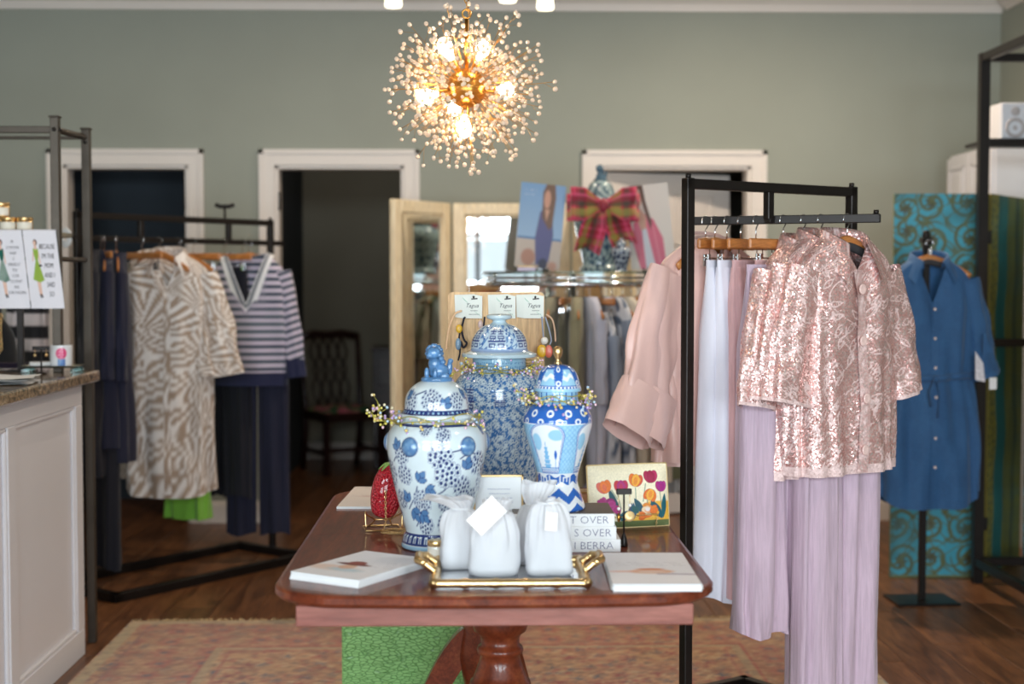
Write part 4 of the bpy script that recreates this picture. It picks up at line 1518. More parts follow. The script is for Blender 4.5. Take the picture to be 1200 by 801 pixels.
def paint_pagoda(s, z, C):
    R = 0.08
    C[...] = WH
    a = s / R
    tri = np.abs(np.mod(a / (2 * PI) * 8, 1) - 0.5) * 2
    zz = z - 0.018 * (tri - 0.5)
    for lo, hi in ((-0.005, 0.012), (0.028, 0.047)):
        blend(C, ((zz > lo) & (zz < hi)).astype(float), ROY)
    # belt
    belt = (z > 0.062) & (z < 0.088)
    wv = np.sin(a * 10) * 0.004
    blend(C, (belt & (np.abs(z - 0.075 - wv) < 0.009)).astype(float), ROY)
    dx = np.mod(a + 0.2, 2 * PI / 6) - PI / 6
    blend(C, sm(np.maximum(np.abs(dx * 0.05) - 0.006, np.abs(z - 0.076) - 0.006), 0.001), WH)
    blend(C, sm(np.maximum(np.abs(dx * 0.05) - 0.003, np.abs(z - 0.074) - 0.005), 0.001), ROY)
    blend(C, sm(d_box(np.abs(dx * .05), z, 0.011, 0.064, 0.015, 0.086), 0.001) * 0.8, WH)
    # lattice strip
    L = (np.abs(np.mod(s * 160 + z * 160, 2) - 1) < 0.22) | (np.abs(np.mod(s * 160 - z * 160, 2) - 1) < 0.22)
    mid = (z > 0.09) & (z < 0.205)
    blend(C, mid.astype(float), SKY_ * 1.02)
    blend(C, (mid & L).astype(float) * 0.6, c3(112, 172, 220))
    # arched panels every 90 degrees
    per = 2 * PI / 4
    ac = (np.mod(a + per / 2 + 0.42, per) - per / 2) * R
    idx = np.floor((a + per / 2 + 0.42) / per)
    hw_ = 0.030 + 0.016 * np.clip((z - 0.09) / 0.11, 0, 1)
    top = 0.205
    arch = np.where(z > top - 0.03, np.hypot(ac / hw_, (z - (top - 0.03)) / 0.032) - 1, np.abs(ac) / hw_ - 1) * 0.04
    arch = np.maximum(arch, 0.094 - z)
    blend(C, sm(arch - 0.004, 0.001), ROY)
    blend(C, sm(arch - 0.002, 0.001), WH)
    blend(C, sm(arch - 0.0005, 0.0008), ROY)
    blend(C, sm(arch + 0.0012, 0.001), WH)
    ins = sm(arch + 0.002, 0.001)
    pg = np.zeros(s.shape)
    for k in range(5):
        z0 = 0.104 + k * 0.010
        w_ = 0.013 - 0.002 * k
        pg = np.maximum(pg, sm(np.maximum(np.abs(ac + 0.004) - w_ * 0.7, np.abs(z - z0 - 0.003) - 0.0032), 0.001))
        pg = np.maximum(pg, sm(np.maximum(np.abs(ac + 0.004) - w_ * (1 - (z - z0 - 0.006) * 60), np.abs(z - z0 - 0.0075) - 0.0018), 0.001))
    pg = np.maximum(pg, sm(np.maximum(np.abs(ac + 0.004) - 0.001, np.abs(z - 0.160) - 0.006), 0.001))
    blend(C, pg * ins, c3(128, 186, 228))
    blend(C, sm(d_circ(ac, z, -0.028, 0.165, 0.014, 0.02), 0.002) * ins, SKY_)
    blend(C, sm(d_circ(ac, z, 0.026, 0.182, 0.020, 0.013), 0.002) * ins, SKY_)
    blend(C, sm(d_circ(ac, z, 0.023, 0.135, 0.004, 0.011), 0.001) * ins, ROY)
    blend(C, sm(np.abs(ac - 0.023) - 0.0008, 0.001) * ((z < 0.13) & (z > 0.10)) * ins, c3(90, 150, 210))
    blend(C, ((np.abs(z - 0.099) < 0.0012) | (np.abs(z - 0.1035) < 0.001)) * ins * 0.8, c3(90, 150, 210))
    # shoulder
    sh_ = (z > 0.207) & (z < 0.248)
    edge = sh_ & (arch > 0.004)
    blend(C, edge.astype(float), ROY)
    for cz_, off, rr in ((0.231, 0.0, 0.0085), (0.212, 0.5, 0.0075)):
        u = (np.mod(a / (2 * PI) * 11 + off, 1) - 0.5) * 2 * PI / 11 * 0.072
        d = np.hypot(u, z - cz_)
        blend(C, sm(d - rr, 0.001) * edge, WH)
        blend(C, sm(d - rr * 0.5, 0.001) * edge, ROY)
    band(C, z, 0.248, 0.30, SKY_)
    blend(C, ((np.mod(a * 3, 1) < 0.2) & (z > 0.25)).astype(float), ROY)
    band(C, z, 0.2475, 0.2500, ROY)


jr = thing('ginger_jar', 'slim blue and white pagoda jar with chevron foot on the stacked books', 'ginger jar', (rx, ry, bz), 0, 'blue and white jars on the table')
P, Cc = lathe_painted(prof, 280, 260, paint_pagoda, 0.08)
MB().grid(P, True, col=Cc, cap0=True).build('body', GLAZE, jr)
def paint_pagoda_lid(s, z, C):
    C[...] = WH
    a = s / 0.053
    per = 2 * PI / 6
    ac = (np.mod(a + per / 2 + 0.55, per) - per / 2) * 0.053
    hw_ = 0.021 - (z - 0.29) * 0.22
    d = np.maximum(np.abs(ac) - hw_, np.maximum(0.294 - z, z - 0.331))
    blend(C, sm(d - 0.002, 0.001), ROY)
    blend(C, sm(d, 0.001), SKY_)
    blend(C, sm(d, 0.001) * sm(np.abs(z - 0.313 - 0.25 * ac - 0.003 * np.sin(ac * 300)) - 0.005, 0.002), WH)
    band(C, z, 0.334, 0.40, ROY)
    strip = (d > 0.0022) & (z > 0.292)
    blend(C, strip.astype(float), ROY)
    ac2 = (np.mod(a + 0.55, per) - per / 2) * 0.053
    for cz_ in (0.299, 0.331):
        dd = np.hypot(ac2, z - cz_)
        blend(C, sm(dd - 0.0065, 0.001) * (z > 0.29), WH)
        blend(C, sm(dd - 0.003, 0.001) * (z > 0.29), ROY)
    band(C, z, 0.2865, 0.2915, ROY)
    u = np.mod(s, 0.009) / 0.009
    blend(C, ((z > 0.287) & (z < 0.291) & (np.abs(u - 0.5) < 0.28)).astype(float), WH)
    band(C, z, 0.27, 0.2862, SKY_)


lid = [(0.040, 0.278), (0.0535, 0.2785), (0.0552, 0.281), (0.0550, 0.286), (0.0530, 0.292), (0.0495, 0.306), (0.043, 0.322), (0.033, 0.334), (0.018, 0.340), (0.0, 0.341)]
P, Cc = lathe_painted(lid, 220, 110, paint_pagoda_lid, 0.053)
lo = MB().grid(P, True, col=Cc).build('lid', GLAZE, jr)
MB().lathe([(0.007, 0.339), (0.009, 0.344), (0.005, 0.349), (0.005, 0.353), (0.0105, 0.364), (0.0115, 0.374), (0.009, 0.381), (0.0, 0.383)], 20).build('finial', GOLD, lo)
garland('berry_garland', 'gold and pearl berry garland around the shoulder of the pagoda jar', (rx, ry, bz), 0.056, 0.258, 3,
        [((0.05, -0.04, 0.262), (0.072, -0.045, 0.268), (0.078, -0.045, 0.276)), ((-0.05, -0.04, 0.262), (-0.08, -0.045, 0.276), (-0.1, -0.04, 0.282))], 42)

# ================================================================== tray with gauze bags
try_y0 = fl(598, 690, TZ)[1]; try_y1 = try_y0 + 0.24
tpx0, tpx1 = X(508, try_y0), X(689, try_y0)
trx = (tpx0 + tpx1) / 2; thx = (tpx1 - tpx0) / 2
tr = thing('serving_tray', 'gold bamboo-rail tray with mirrored base and side handles', 'tray', (trx, try_y0, TZ))
MB().box((-thx, 0, 0.001), (thx, try_y1 - try_y0, 0.007)).build('mirror_base', MIRR, tr)
def bamboo(m, p0, p1, r, nodes=4):
    p0 = np.array(p0, float); p1 = np.array(p1, float)
    n = nodes * 6 + 1
    t_ = np.linspace(0, 1, n)
    rr = np.array([r * (1.16 if i % 6 == 0 else 0.98) for i in range(n)])
    m.tube(p0 + (p1 - p0) * t_[:, None], rr, 10)
for p0, p1, nd in (((-thx, 0, 0.012), (thx, 0, 0.012), 5), ((-thx, try_y1 - try_y0, 0.012), (thx, try_y1 - try_y0, 0.012), 5),
                   ((-thx, 0, 0.012), (-thx, try_y1 - try_y0, 0.012), 4), ((thx, 0, 0.012), (thx, try_y1 - try_y0, 0.012), 4)):
    m = MB(); bamboo(m, p0, p1, 0.0095, nd); m.build('rim', GOLD, tr)
for s in (-1, 1):
    m = MB()
    q = [(s * thx, 0.075, 0.022), (s * (thx + 0.022), 0.08, 0.038), (s * (thx + 0.036), 0.095, 0.042), (s * (thx + 0.036), 0.145, 0.042), (s * (thx + 0.022), 0.16, 0.038), (s * thx, 0.165, 0.022)]
    for i in range(5):
        bamboo(m, q[i], q[i + 1], 0.0085, 1 if i != 2 else 2)
    m.build('handle', GOLD, tr)

GZ = NT('white_gauze')
tl = GZ.n('ShaderNodeBsdfTranslucent', Color=c(238, 240, 246))
mx = GZ.t.nodes.new('ShaderNodeMixShader'); mx.inputs[0].default_value = 0.35
v = GZ.coords()
GZ.base(c(242, 242, 244)); GZ.set(Roughness=0.9)
GZ.bump(GZ.noise(v, 900, 2), 0.25, 0.001)
GZ.l(GZ.p.outputs[0], mx.inputs[1]); GZ.l(tl.outputs[0], mx.inputs[2]); GZ.l(mx.outputs[0], GZ.out.inputs[0])
GZ = GZ.m


def gauze_bag(px, depth, w, h, rz, lean, label, tagpose=None, flop=0.0, dd=0.75, seed=0, neck=0.34, flare=0.62, neck_h=0.80):
    """drawstring pouch: full body, gathered neck, open ruffle above the cord"""
    rng = np.random.default_rng(seed)
    x = X(px, depth)
    b = thing('gift_bag', label, 'gift bag', (x, depth, TZ + 0.0075), rz, 'white gauze bags on the gold tray')
    n0 = neck_h
    prof = np.array([(0.60, 0.0), (0.90, 0.008), (1.02, 0.06), (1.03, 0.20), (1.0, n0 * 0.5), (0.96, n0 * 0.70), (0.84, n0 * 0.86), (0.60 + 0.2 * neck, n0 * 0.955), (neck, n0), (neck * 1.15, n0 + 0.02), (flare * 0.85, n0 + (1 - n0) * 0.55), (flare, 1.0)])
    p = smooth_prof(prof, 90)
    nu = 110
    a = np.linspace(0, 2 * PI, nu, endpoint=False)
    ph = rng.random(8) * 6.28
    t_ = p[:, 1:2]
    gather = np.clip((t_ - 0.30) / (n0 - 0.30), 0, 1)
    f = 1 + 0.05 * np.sin(3 * a + ph[0] + 3 * t_) * (1 - gather * 0.6) + 0.035 * np.sin(5 * a + ph[1] - 4 * t_) \
        + gather * (0.075 * np.sin(8 * a + ph[2]) + 0.06 * np.sin(13 * a + ph[3] + 2 * t_) + 0.03 * np.sin(21 * a + ph[4])) \
        + 0.02 * np.sin(17 * t_ + 2 * a + ph[5]) * np.sin(2 * a + ph[6])
    sq = (np.abs(np.cos(a)) ** 4 + np.abs(np.sin(a)) ** 4) ** (-1 / 4)
    k = np.clip(1.1 - 1.5 * t_, 0, 1)
    R = p[:, :1] * f * (1 + (sq[None] - 1) * k)
    P = np.zeros((len(p), nu, 3))
    P[..., 0] = R * np.sin(a)[None] * w / 2
    P[..., 1] = -R * np.cos(a)[None] * w / 2 * dd
    P[..., 2] = t_ * h + 0.004 * np.sin(3 * a + ph[7])[None] * np.clip((t_ - n0) / (1 - n0), 0, 1)
    up = np.clip((t_ - n0) / (1 - n0), 0, 1) + 0 * P[..., 2]
    P[..., 0] += lean * (t_ ** 2) + flop * up ** 1.2
    P[..., 2] -= abs(flop) * 0.75 * up ** 2
    MB().grid(P, True, cap0=True).build('pouch', GZ, b)
    ring = [(neck * 1.06 * w / 2 * math.sin(q) + lean * n0 ** 2, -neck * 1.06 * w / 2 * dd * math.cos(q), n0 * h) for q in np.linspace(0, 2 * PI, 20, endpoint=False)]
    MB().tube(ring, 0.0014, 6, closed=True).build('drawstring', WHITE, b)
    if tagpose:
        tw, th_, ox, oy, oz, roll, tilt = tagpose
        m = MB().box((-tw / 2, -0.0006, -th_), (tw / 2, 0.0006, 0), 0.0004, M=rotx(tilt) @ roty(roll), at=(ox, oy, oz))
        m.tube([(lean * .7, -neck * w / 2 * dd, n0 * h), (ox, oy + 0.003, oz)], 0.0008, 4)
        m.build('gift_tag', GZ2, b)
    return b


GZ2 = mat('ivory_tag', c(246, 240, 236), 0.8, var=0.03)
gauze_bag(541, 3.05, 0.092, 0.178, 0.1, -0.004, 'white gauze bag with top flopping left at the left end of the tray', None, -0.034, seed=1, flare=1.05, neck_h=0.72, neck=0.42)
gauze_bag(578, 2.975, 0.104, 0.160, 0.0, 0.004, 'white gauze bag with a tilted blank square tag at the tray middle', (0.046, 0.074, 0.012, -0.046, 0.158, 0.80, -0.26), 0.004, seed=2, flare=0.6, neck_h=0.84, neck=0.45)
gauze_bag(625, 3.09, 0.080, 0.186, -0.2, 0.004, 'white gauze bag half hidden between the two front bags', None, 0.010, seed=3, flare=0.95, neck_h=0.70, neck=0.42)
gauze_bag(644, 2.98, 0.094, 0.160, 0.05, -0.002, 'plump rounded white gauze bag at the right end of the gold tray', (0.026, 0.040, 0.002, -0.036, 0.136, 0.1, -0.40), -0.003, seed=5, neck=0.50, flare=0.46, neck_h=0.95)

# sign holder
sy_ = 3.33
sgn = thing('sign_holder', 'small white card in a thin gold frame behind the gauze bags', 'sign', (X(584, sy_), sy_, TZ))
sw_, sh_ = 0.118, Z(556, sy_) - TZ
m = MB()
for lo, hi in (((-sw_ / 2, 0), (-sw_ / 2 + .005, sh_)), ((sw_ / 2 - .005, 0), (sw_ / 2, sh_)), ((-sw_ / 2, 0), (sw_ / 2, .005)), ((-sw_ / 2, sh_ - .005), (sw_ / 2, sh_))):
    m.box((lo[0], -0.004, lo[1]), (hi[0], 0.004, hi[1]), 0.0008)
m.box((-0.03, 0.0, 0.0), (0.03, 0.05, 0.003)).build('frame', GOLD, sgn)
MB().box((-sw_ / 2 + .004, -0.001, 0.004), (sw_ / 2 - .004, 0.001, sh_ - 0.004)).build('card', WHITE, sgn)
m = MB()
rng = np.random.default_rng(4)
for k, (w_, hh) in enumerate(((0.050, .0028), (0.044, .0028), (0.056, .0018), (0.064, .0018), (0.054, .0018), (0.028, .0018))):
    z_ = sh_ - 0.034 - k * 0.0105
    x = -w_ / 2
    while x < w_ / 2:
        l = 0.0025 + 0.004 * rng.random()
        n_ = 5
        pts = [(x + l * i / n_, -0.0014, z_ + hh * 0.5 * (1 if i % 2 else -1) * rng.random()) for i in range(n_ + 1)]
        m.tube(pts, 0.00035, 4)
        x += l + 0.0018
m.build('lettering', mat('slate_ink', c(120, 130, 176), 0.7), sgn)

# little candle beside the tray
CREAM = mat('cream_label', c(234, 226, 210), 0.6)
def candle(name, label, loc, r, h, labcol, group=None, lidm=None):
    t_ = thing(name, label, 'candle', loc, 0, group)
    MB().lathe([(r * 0.94, 0), (r, 0.003), (r, h * 0.76), (r * 0.95, h * 0.79)], 28).build('jar', lidm or mat('frosted_wax', c(224, 220, 208), 0.3, coat=0.4), t_)
    MB().lathe([(r * 1.0, h * 0.77), (r * 1.03, h * 0.78), (r * 1.03, h * 0.97), (r * 0.99, h), (0, h)], 28).build('lid', GOLD, t_)
    n = 20
    a = np.linspace(-1.3, 1.3, n)
    P = np.zeros((2, n, 3))
    for i, z_ in enumerate((h * 0.12, h * 0.66)):
        P[i, :, 0] = (r + 0.0006) * np.sin(a); P[i, :, 1] = -(r + 0.0006) * np.cos(a); P[i, :, 2] = z_
    MB().grid(P).build('paper_label', labcol, t_)
    return t_


cy = fl(510, 662, TZ)[1] + 0.02
candle('candle_jar', 'tiny cream candle jar with gold lid beside the grapevine jar foot', (X(510.5, cy), cy, TZ), 0.019, 0.052, CREAM)

# ================================================================== stationery pads
PADM = painted('printed_paper', 0.75, grain=0.02)
INK = c3(70, 60, 70)
def squiggles(C, x, y, rows, x0, x1, y0, dy, seed, col=INK, amp=0.0012, st=0.5):
    rng = np.random.default_rng(seed)
    for k in range(rows):
        yy = y0 - k * dy
        f = amp * np.sin(x * 900 + k) * np.sin(x * 331 + 2 * k)
        gap = (np.sin(x * 210 + 5 * k) > -0.6)
        blend(C, sm(np.abs(y - yy - f) - 0.0007, 0.0012) * ((x > x0) & (x < x1)) * gap * st, col)


def paint_lady(x, y, C):                     # watercolour of a woman in a wide hat
    C[...] = c3(244, 240, 242)
    blend(C, sm(d_circ(x, y, -0.03, -0.040, 0.05, 0.018), 0.012) * 0.7, c3(236, 200, 176))
    blend(C, sm(d_circ(x, y, 0.0, -0.045, 0.03, 0.012), 0.01) * 0.8, c3(190, 214, 226))
    blend(C, sm(d_circ(x, y, -0.01, -0.024, 0.014, 0.016), 0.004), c3(228, 186, 160))
    blend(C, sm(d_circ(x, y, -0.012, -0.004, 0.032, 0.008), 0.003), c3(120, 58, 52))
    blend(C, sm(d_circ(x, y, -0.012, 0.006, 0.016, 0.013), 0.003), c3(150, 78, 66))
    squiggles(C, x, y, 4, 0.028, 0.088, 0.03, 0.012, 2)


def paint_lady2(x, y, C):
    C[...] = c3(244, 240, 242)
    blend(C, sm(d_circ(x, y, 0.0, -0.03, 0.034, 0.016), 0.006) * 0.9, c3(236, 170, 120))
    blend(C, sm(d_circ(x, y, 0.0, -0.032, 0.024, 0.011), 0.004) * 0.9, c3(238, 206, 190))
    blend(C, sm(d_circ(x, y, 0.0, -0.012, 0.022, 0.006), 0.003), c3(226, 140, 96))
    blend(C, sm(d_circ(x, y, -0.045, -0.03, 0.02, 0.005), 0.006) * 0.8, c3(236, 168, 140))
    blend(C, sm(d_seg(x, y, 0.01, -0.048, 0.07, -0.052) - 0.003, 0.004) * 0.8, c3(120, 80, 120))
    squiggles(C, x, y, 3, -0.05, 0.06, 0.04, 0.012, 5)


def paint_sketch(x, y, C):
    C[...] = c3(236, 226, 220)
    blend(C, sm(d_circ(x, y, 0.0, 0.0, 0.03, 0.012), 0.01) * 0.3, c3(200, 140, 130))
    squiggles(C, x, y, 3, -0.05, 0.06, 0.02, 0.014, 7, st=0.3)


def pad(label, corners, h, paint, n=9):
    """corners on the table top in order front-left, front-right, back-right, back-left"""
    q = [np.array(fl(a, b, TZ + h)) for a, b in corners]
    c0 = sum(q) / 4
    ux = (q[1] - q[0] + q[2] - q[3]) / 2; uy = (q[3] - q[0] + q[2] - q[1]) / 2
    w, l = np.linalg.norm(ux[:2]), np.linalg.norm(uy[:2])
    a = math.atan2(ux[1], ux[0])
    p = thing('stationery_pad', label, 'stationery', (c0[0], c0[1], TZ), a, 'printed paper piles on the table')
    rng = np.random.default_rng(int(abs(corners[0][0])))
    th = h / n
    me = MB().box((-w / 2, -l / 2, 0), (w / 2, l / 2, th * 0.86)).mesh('sheet', WHITE)
    for k in range(n - 1):
        o = bpy.data.objects.new('sheet', me); COL.objects.link(o); o.parent = p
        o.location = (rng.normal(0, .0015), rng.normal(0, .0015), th * k); o.rotation_euler = (0, 0, rng.normal(0, 0.006))
    X_, Y_ = np.meshgrid(np.linspace(-w / 2, w / 2, 120), np.linspace(-l / 2, l / 2, 120))
    C = np.ones(X_.shape + (3,)); paint(X_ / 1.35, Y_ / 1.35, C)
    MB().grid(np.stack([X_, Y_, np.full(X_.shape, h)], -1), col=C).box((-w / 2, -l / 2, h - th), (w / 2, l / 2, h - 0.0004), col=c3(240, 240, 240)).build('top_sheet', PADM, p)
    return p


pad('paper pile printed with a woman in a red-brown hat, front left of table', [(352, 668), (433, 683), (492, 651), (417, 645.5)], 0.017, paint_lady)
pad('paper pile printed with an orange watercolour figure, front right of table', [(717, 685), (824, 683), (798, 648), (707, 646.5)], 0.015, paint_lady2)
pad('paper pile with a faint pencil sketch behind the red purse', [(400, 593), (470, 593.5), (472, 570), (411, 570)], 0.006, paint_sketch, 4)

# ================================================================== red beaded purse on gold stand
RED = NT('red_beads')
v = RED.coords()
vo = RED.n('ShaderNodeTexVoronoi', Scale=190.0)
RED.l(v, vo.inputs['Vector'])
RED.base(RED.ramp(vo.outputs['Distance'], [(0.0, c(232, 52, 66)), (0.7, c(150, 10, 28))]))
RED.set(Roughness=0.25, Coat__Weight=0.5)
bi = RED.n('ShaderNodeMath', _operation='SUBTRACT'); bi.inputs[0].default_value = 1.0
RED.l(vo.outputs['Distance'], bi.inputs[1]); RED.bump(bi.outputs[0], 0.9, 0.006)
RED = RED.m
py_ = 3.56
pz0 = Z(606, py_)
pu = thing('beaded_purse', 'red beaded strawberry-shaped purse with gold chain beside the grapevine jar', 'purse', (X(447, py_), py_, pz0), 0.2)
pr = [(0.0, 0.0), (0.016, 0.002), (0.029, 0.012), (0.037, 0.035), (0.040, 0.06), (0.039, 0.085), (0.034, 0.108), (0.024, 0.126), (0.012, 0.135), (0.0, 0.137)]
MB().lathe(smooth_prof(pr, 40), 40, M=roty(0.18), sy=0.7).build('beaded_shell', RED, pu)
m = MB()
for k in range(7):
    a = 2 * PI * k / 7
    L = [(0, 0, 0.137), (0.016 * math.sin(a), -0.012 * math.cos(a), 0.136), (0.032 * math.sin(a), -0.024 * math.cos(a), 0.118)]
    m.tube(smooth_prof(L, 7), [0.004, 0.007, 0.008, 0.0075, 0.006, 0.004, 0.001], 8, flat=(0.35, 1.0), M=roty(0.18))
m.tube([(0, 0, 0.135), (0.0, 0, 0.15), (0.004, 0, 0.160)], 0.004, 8, M=roty(0.18))
m.build('leaf_cap', mat('green_beads', c(130, 168, 84), 0.4, var=0.3, scale=60), pu)
def chain(path, link=0.0055):
    p = smooth_prof(path, 400)
    s = np.concatenate([[0], np.cumsum(np.linalg.norm(np.diff(p, axis=0), axis=1))])
    n = int(s[-1] / (link * 1.25))
    m = MB()
    a = np.linspace(0, 2 * PI, 8, endpoint=False)
    for k in range(n):
        t_ = s[-1] * (k + .5) / n
        i = np.searchsorted(s, t_)
        q = p[min(i, 399)]; d = p[min(i + 1, 399)] - p[max(i - 1, 0)]; d = d / (np.linalg.norm(d) + 1e-9)
        u = np.cross(d, [0.3, 0.8, 0.5]); u /= np.linalg.norm(u)
        w = np.cross(d, u)
        if k % 2: u = w
        m.tube([q + d * math.cos(x) * link * 0.8 + u * math.sin(x) * link * 0.45 for x in a], link * 0.16, 4, closed=True)
    return m


b0 = TZ - pz0
chain([(0.004, -0.03, 0.075), (0.003, -0.036, 0.04), (0.004, -0.035, 0.0), (0.003, -0.034, b0 + 0.02), (0.0, -0.036, b0 + 0.004), (0.03, -0.07, b0 + 0.004), (0.055, -0.055, b0 + 0.004), (0.02, -0.04, b0 + 0.008), (-0.01, -0.06, b0 + 0.004), (0.03, -0.085, b0 + 0.004), (0.06, -0.075, b0 + 0.005), (0.05, -0.03, b0 + 0.006), (0.03, -0.05, b0 + 0.006)]).build('chain', GOLD, pu)
stn = thing('purse_stand', 'gold wire stand holding up the red beaded purse', 'stand', (X(447, py_), py_, TZ), 0.2)
m = MB()
hh = pz0 - TZ
m.tube([(-0.045, -0.03, 0.003), (0.045, -0.03, 0.003), (0.045, 0.04, 0.003), (-0.045, 0.04, 0.003)], 0.0025, 6, closed=True)
for s in (-1, 1):
    m.tube(smooth_prof([(s * 0.045, -0.03, 0.003), (s * 0.046, -0.025, hh + 0.02), (s * 0.042, -0.02, hh + 0.012), (s * 0.02, 0.0, hh - 0.004), (s * 0.03, 0.04, 0.003)], 16), 0.002, 6)
m.tube([(-0.02, 0.0, hh - 0.004), (0.02, 0.0, hh - 0.004)], 0.002, 6)
m.build('wire_frame', GOLD, stn)

# ================================================================== tulip pouch, earring stand, small box
def paint_tulips(x, z, C):
    w, h = 0.212, 0.158
    X_, Z_ = x / w + 0.5, z / h
    C[...] = c3(252, 240, 208)
    blend(C, sm(Z_ - 0.40 - 0.5 * (X_ - 0.75) * (X_ < 0.7), 0.03) * sm(0.38 - X_, 0.02), c3(246, 186, 70))
    def stem(pts, colr=(150, 164, 140), wd=0.006):
        blend(C, sm(d_line(X_, Z_ * 0.75, [(a, b * 0.75) for a, b in pts]) - wd, 0.005), c3(*colr))
    for p in ([(0.57, 0.62), (0.57, 0.2)], [(0.70, 0.68), (0.66, 0.4)], [(0.88, 0.55), (0.90, 0.25)], [(0.27, 0.6), (0.34, 0.45)], [(0.33, 0.6), (0.38, 0.3)], [(0.71, 0.42), (0.72, 0.3)]):
        stem(p)
    for (a, b, ang, L, W, colr) in ((0.9, 0.12, 2.15, 0.26, 0.05, (24, 92, 104)), (0.91, 0.12, 1.45, 0.3, 0.035, (30, 100, 112)), (0.37, 0.1, 1.9, 0.42, 0.045, (34, 84, 96)), (0.38, 0.1, 1.0, 0.14, 0.05, (24, 92, 104)),
                                    (0.48, 0.12, 1.4, 0.2, 0.03, (40, 84, 120)), (0.54, 0.12, 1.6, 0.2, 0.03, (46, 90, 120)), (0.66, 0.2, 2.1, 0.22, 0.04, (30, 84, 100)), (0.60, 0.22, 2.4, 0.12, 0.04, (34, 90, 90)), (0.75, 0.25, 1.2, 0.14, 0.03, (30, 90, 100))):
        blend(C, sm(leaf_d(X_, Z_ * 0.75, a, b * 0.75, ang, L, W), 0.006), c3(*colr))
    def bloom(cx, cz, r, cols, ang=0.0):
        u, v_ = (X_ - cx), (Z_ - cz) * 0.75
        ca, sa = math.cos(ang), math.sin(ang)
        u, v_ = u * ca + v_ * sa, -u * sa + v_ * ca
        for k, (du, rot_) in enumerate(((-0.45, 0.35), (0.45, -0.35), (0.0, 0.0))):
            cu, su = math.cos(rot_), math.sin(rot_)
            uu = (u - du * r) * cu + v_ * su; vv = -(u - du * r) * su + v_ * cu
            d = np.hypot(uu / (0.6 * r), vv / r) - 1 + 0.25 * np.clip(vv / r, 0, 2)
            blend(C, sm(d * r, 0.008), c3(*cols[k % len(cols)]))
            blend(C, sm((np.hypot(uu / (0.3 * r), (vv + 0.2 * r) / (0.55 * r)) - 1) * r, 0.012) * 0.6, c3(*cols[(k + 1) % len(cols)]))
            blend(C, sm(np.abs(d * r) - 0.003, 0.005) * 0.35, c3(110, 20, 60))
    O, Rr, M_, Y = (236, 120, 40), (200, 50, 60), (176, 40, 120), (246, 176, 60)
    bloom(0.18, 0.66, 0.085, [(222, 100, 80), O, O], 0.3)
    bloom(0.39, 0.66, 0.085, [Rr, (190, 40, 80), M_])
    bloom(0.58, 0.75, 0.085, [O, (214, 84, 50), Y], -0.2)
    bloom(0.77, 0.80, 0.085, [(170, 30, 74), (190, 44, 96), (160, 24, 70)], 0.05)
    bloom(0.90, 0.64, 0.072, [M_, (196, 60, 150), (170, 50, 140)])
    bloom(0.75, 0.49, 0.080, [O, (226, 104, 34), Y], 2.8)
    bloom(0.15, 0.42, 0.055, [M_, (190, 60, 140), M_], 0.5)
    bloom(0.25, 0.38, 0.065, [M_, (150, 30, 110), (190, 60, 140)], 1.6)
    bloom(0.32, 0.28, 0.055, [M_, (190, 60, 140), M_], 2.6)
    bloom(0.70, 0.25, 0.085, [O, (234, 140, 50), (250, 220, 180)], 1.2)
    bloom(0.80, 0.25, 0.06, [O, Y, O], -1.2)
    bloom(0.64, 0.17, 0.05, [(226, 100, 34), O, O], 1.5)
    blend(C, sm(d_circ(X_, Z_, 0.71, 0.27, 0.03, 0.03), 0.01), c3(244, 230, 226))
    blend(C, sm(Z_ - 0.10, 0.01), c3(104, 116, 72))
    dx, dy, r = cells(x, z, 0.003, 0.5, 5)
    C *= (0.92 + 0.12 * r)[..., None]


yt = fl(740, 619, TZ)[1] + 0.01
x0, x1 = X(694, yt), X(784, yt)
ww = x1 - x0 + 0.02; hh = 0.158
nx, nz = 170, 130
x, z = np.meshgrid(np.linspace(-ww / 2, ww / 2, nx), np.linspace(0, hh, nz))
C = np.ones(x.shape + (3,)); paint_tulips(x * 0.212 / ww, z, C)
bul = 0.014 * (1 - (2 * x / ww) ** 6) * (1 - np.abs(2 * z / hh - 1) ** 5)
tp = thing('clutch_bag', 'beaded tulip clutch bag with cream top leaning upright on the table', 'clutch bag', ((x0 + x1) / 2, yt, TZ + 0.002), math.radians(14))
m = MB().grid(np.stack([x, -bul - 0.002, z], -1), col=C)
m.grid(np.stack([x, bul + 0.002, z], -1), col=np.broadcast_to(c3(226, 210, 170), C.shape))
po = m.build('beaded_body', painted('seed_beads', 0.5, bump=0.25, bscale=700, grain=0.05), tp, rot=(-0.16, 0, 0))
ed = [(-ww / 2, 0, 0), (-ww / 2, 0, hh), (ww / 2, 0, hh), (ww / 2, 0, 0)]
for i in range(4):
    MB().tube([ed[i], ed[(i + 1) % 4]], 0.0028, 8).build('piping', mat('tan_piping', c(216, 190, 140), 0.5), tp, rot=(-0.16, 0, 0))
chain([(-ww / 2 + 0.01, -0.019, 0.028), (0.0, -0.022, 0.031), (ww / 2 - 0.045, -0.022, 0.034), (ww / 2 - 0.042, -0.02, 0.015), (ww / 2 - 0.044, -0.02, 0.004)], 0.004).build('chain', GOLD, tp)
eb = fl(731, 640, TZ)
es = thing('earring_stand', 'black T-bar earring stand in front of the tulip clutch', 'stand', (eb[0], eb[1], TZ), 0.1)
hs = Z(573, eb[1]) - TZ
MB().lathe([(0.010, 0), (0.011, 0.003), (0.007, 0.022), (0.003, 0.03), (0.0022, 0.034)], 16, sx=0.9).build('base', BLACK, es)
MB().tube([(0, 0, 0.02), (0, 0, hs - 0.006)], 0.0022, 8).build('stem', BLACK, es)
MB().box((-0.018, -0.005, hs - 0.013), (0.018, 0.005, hs), 0.001).build('crossbar', BLACK, es)
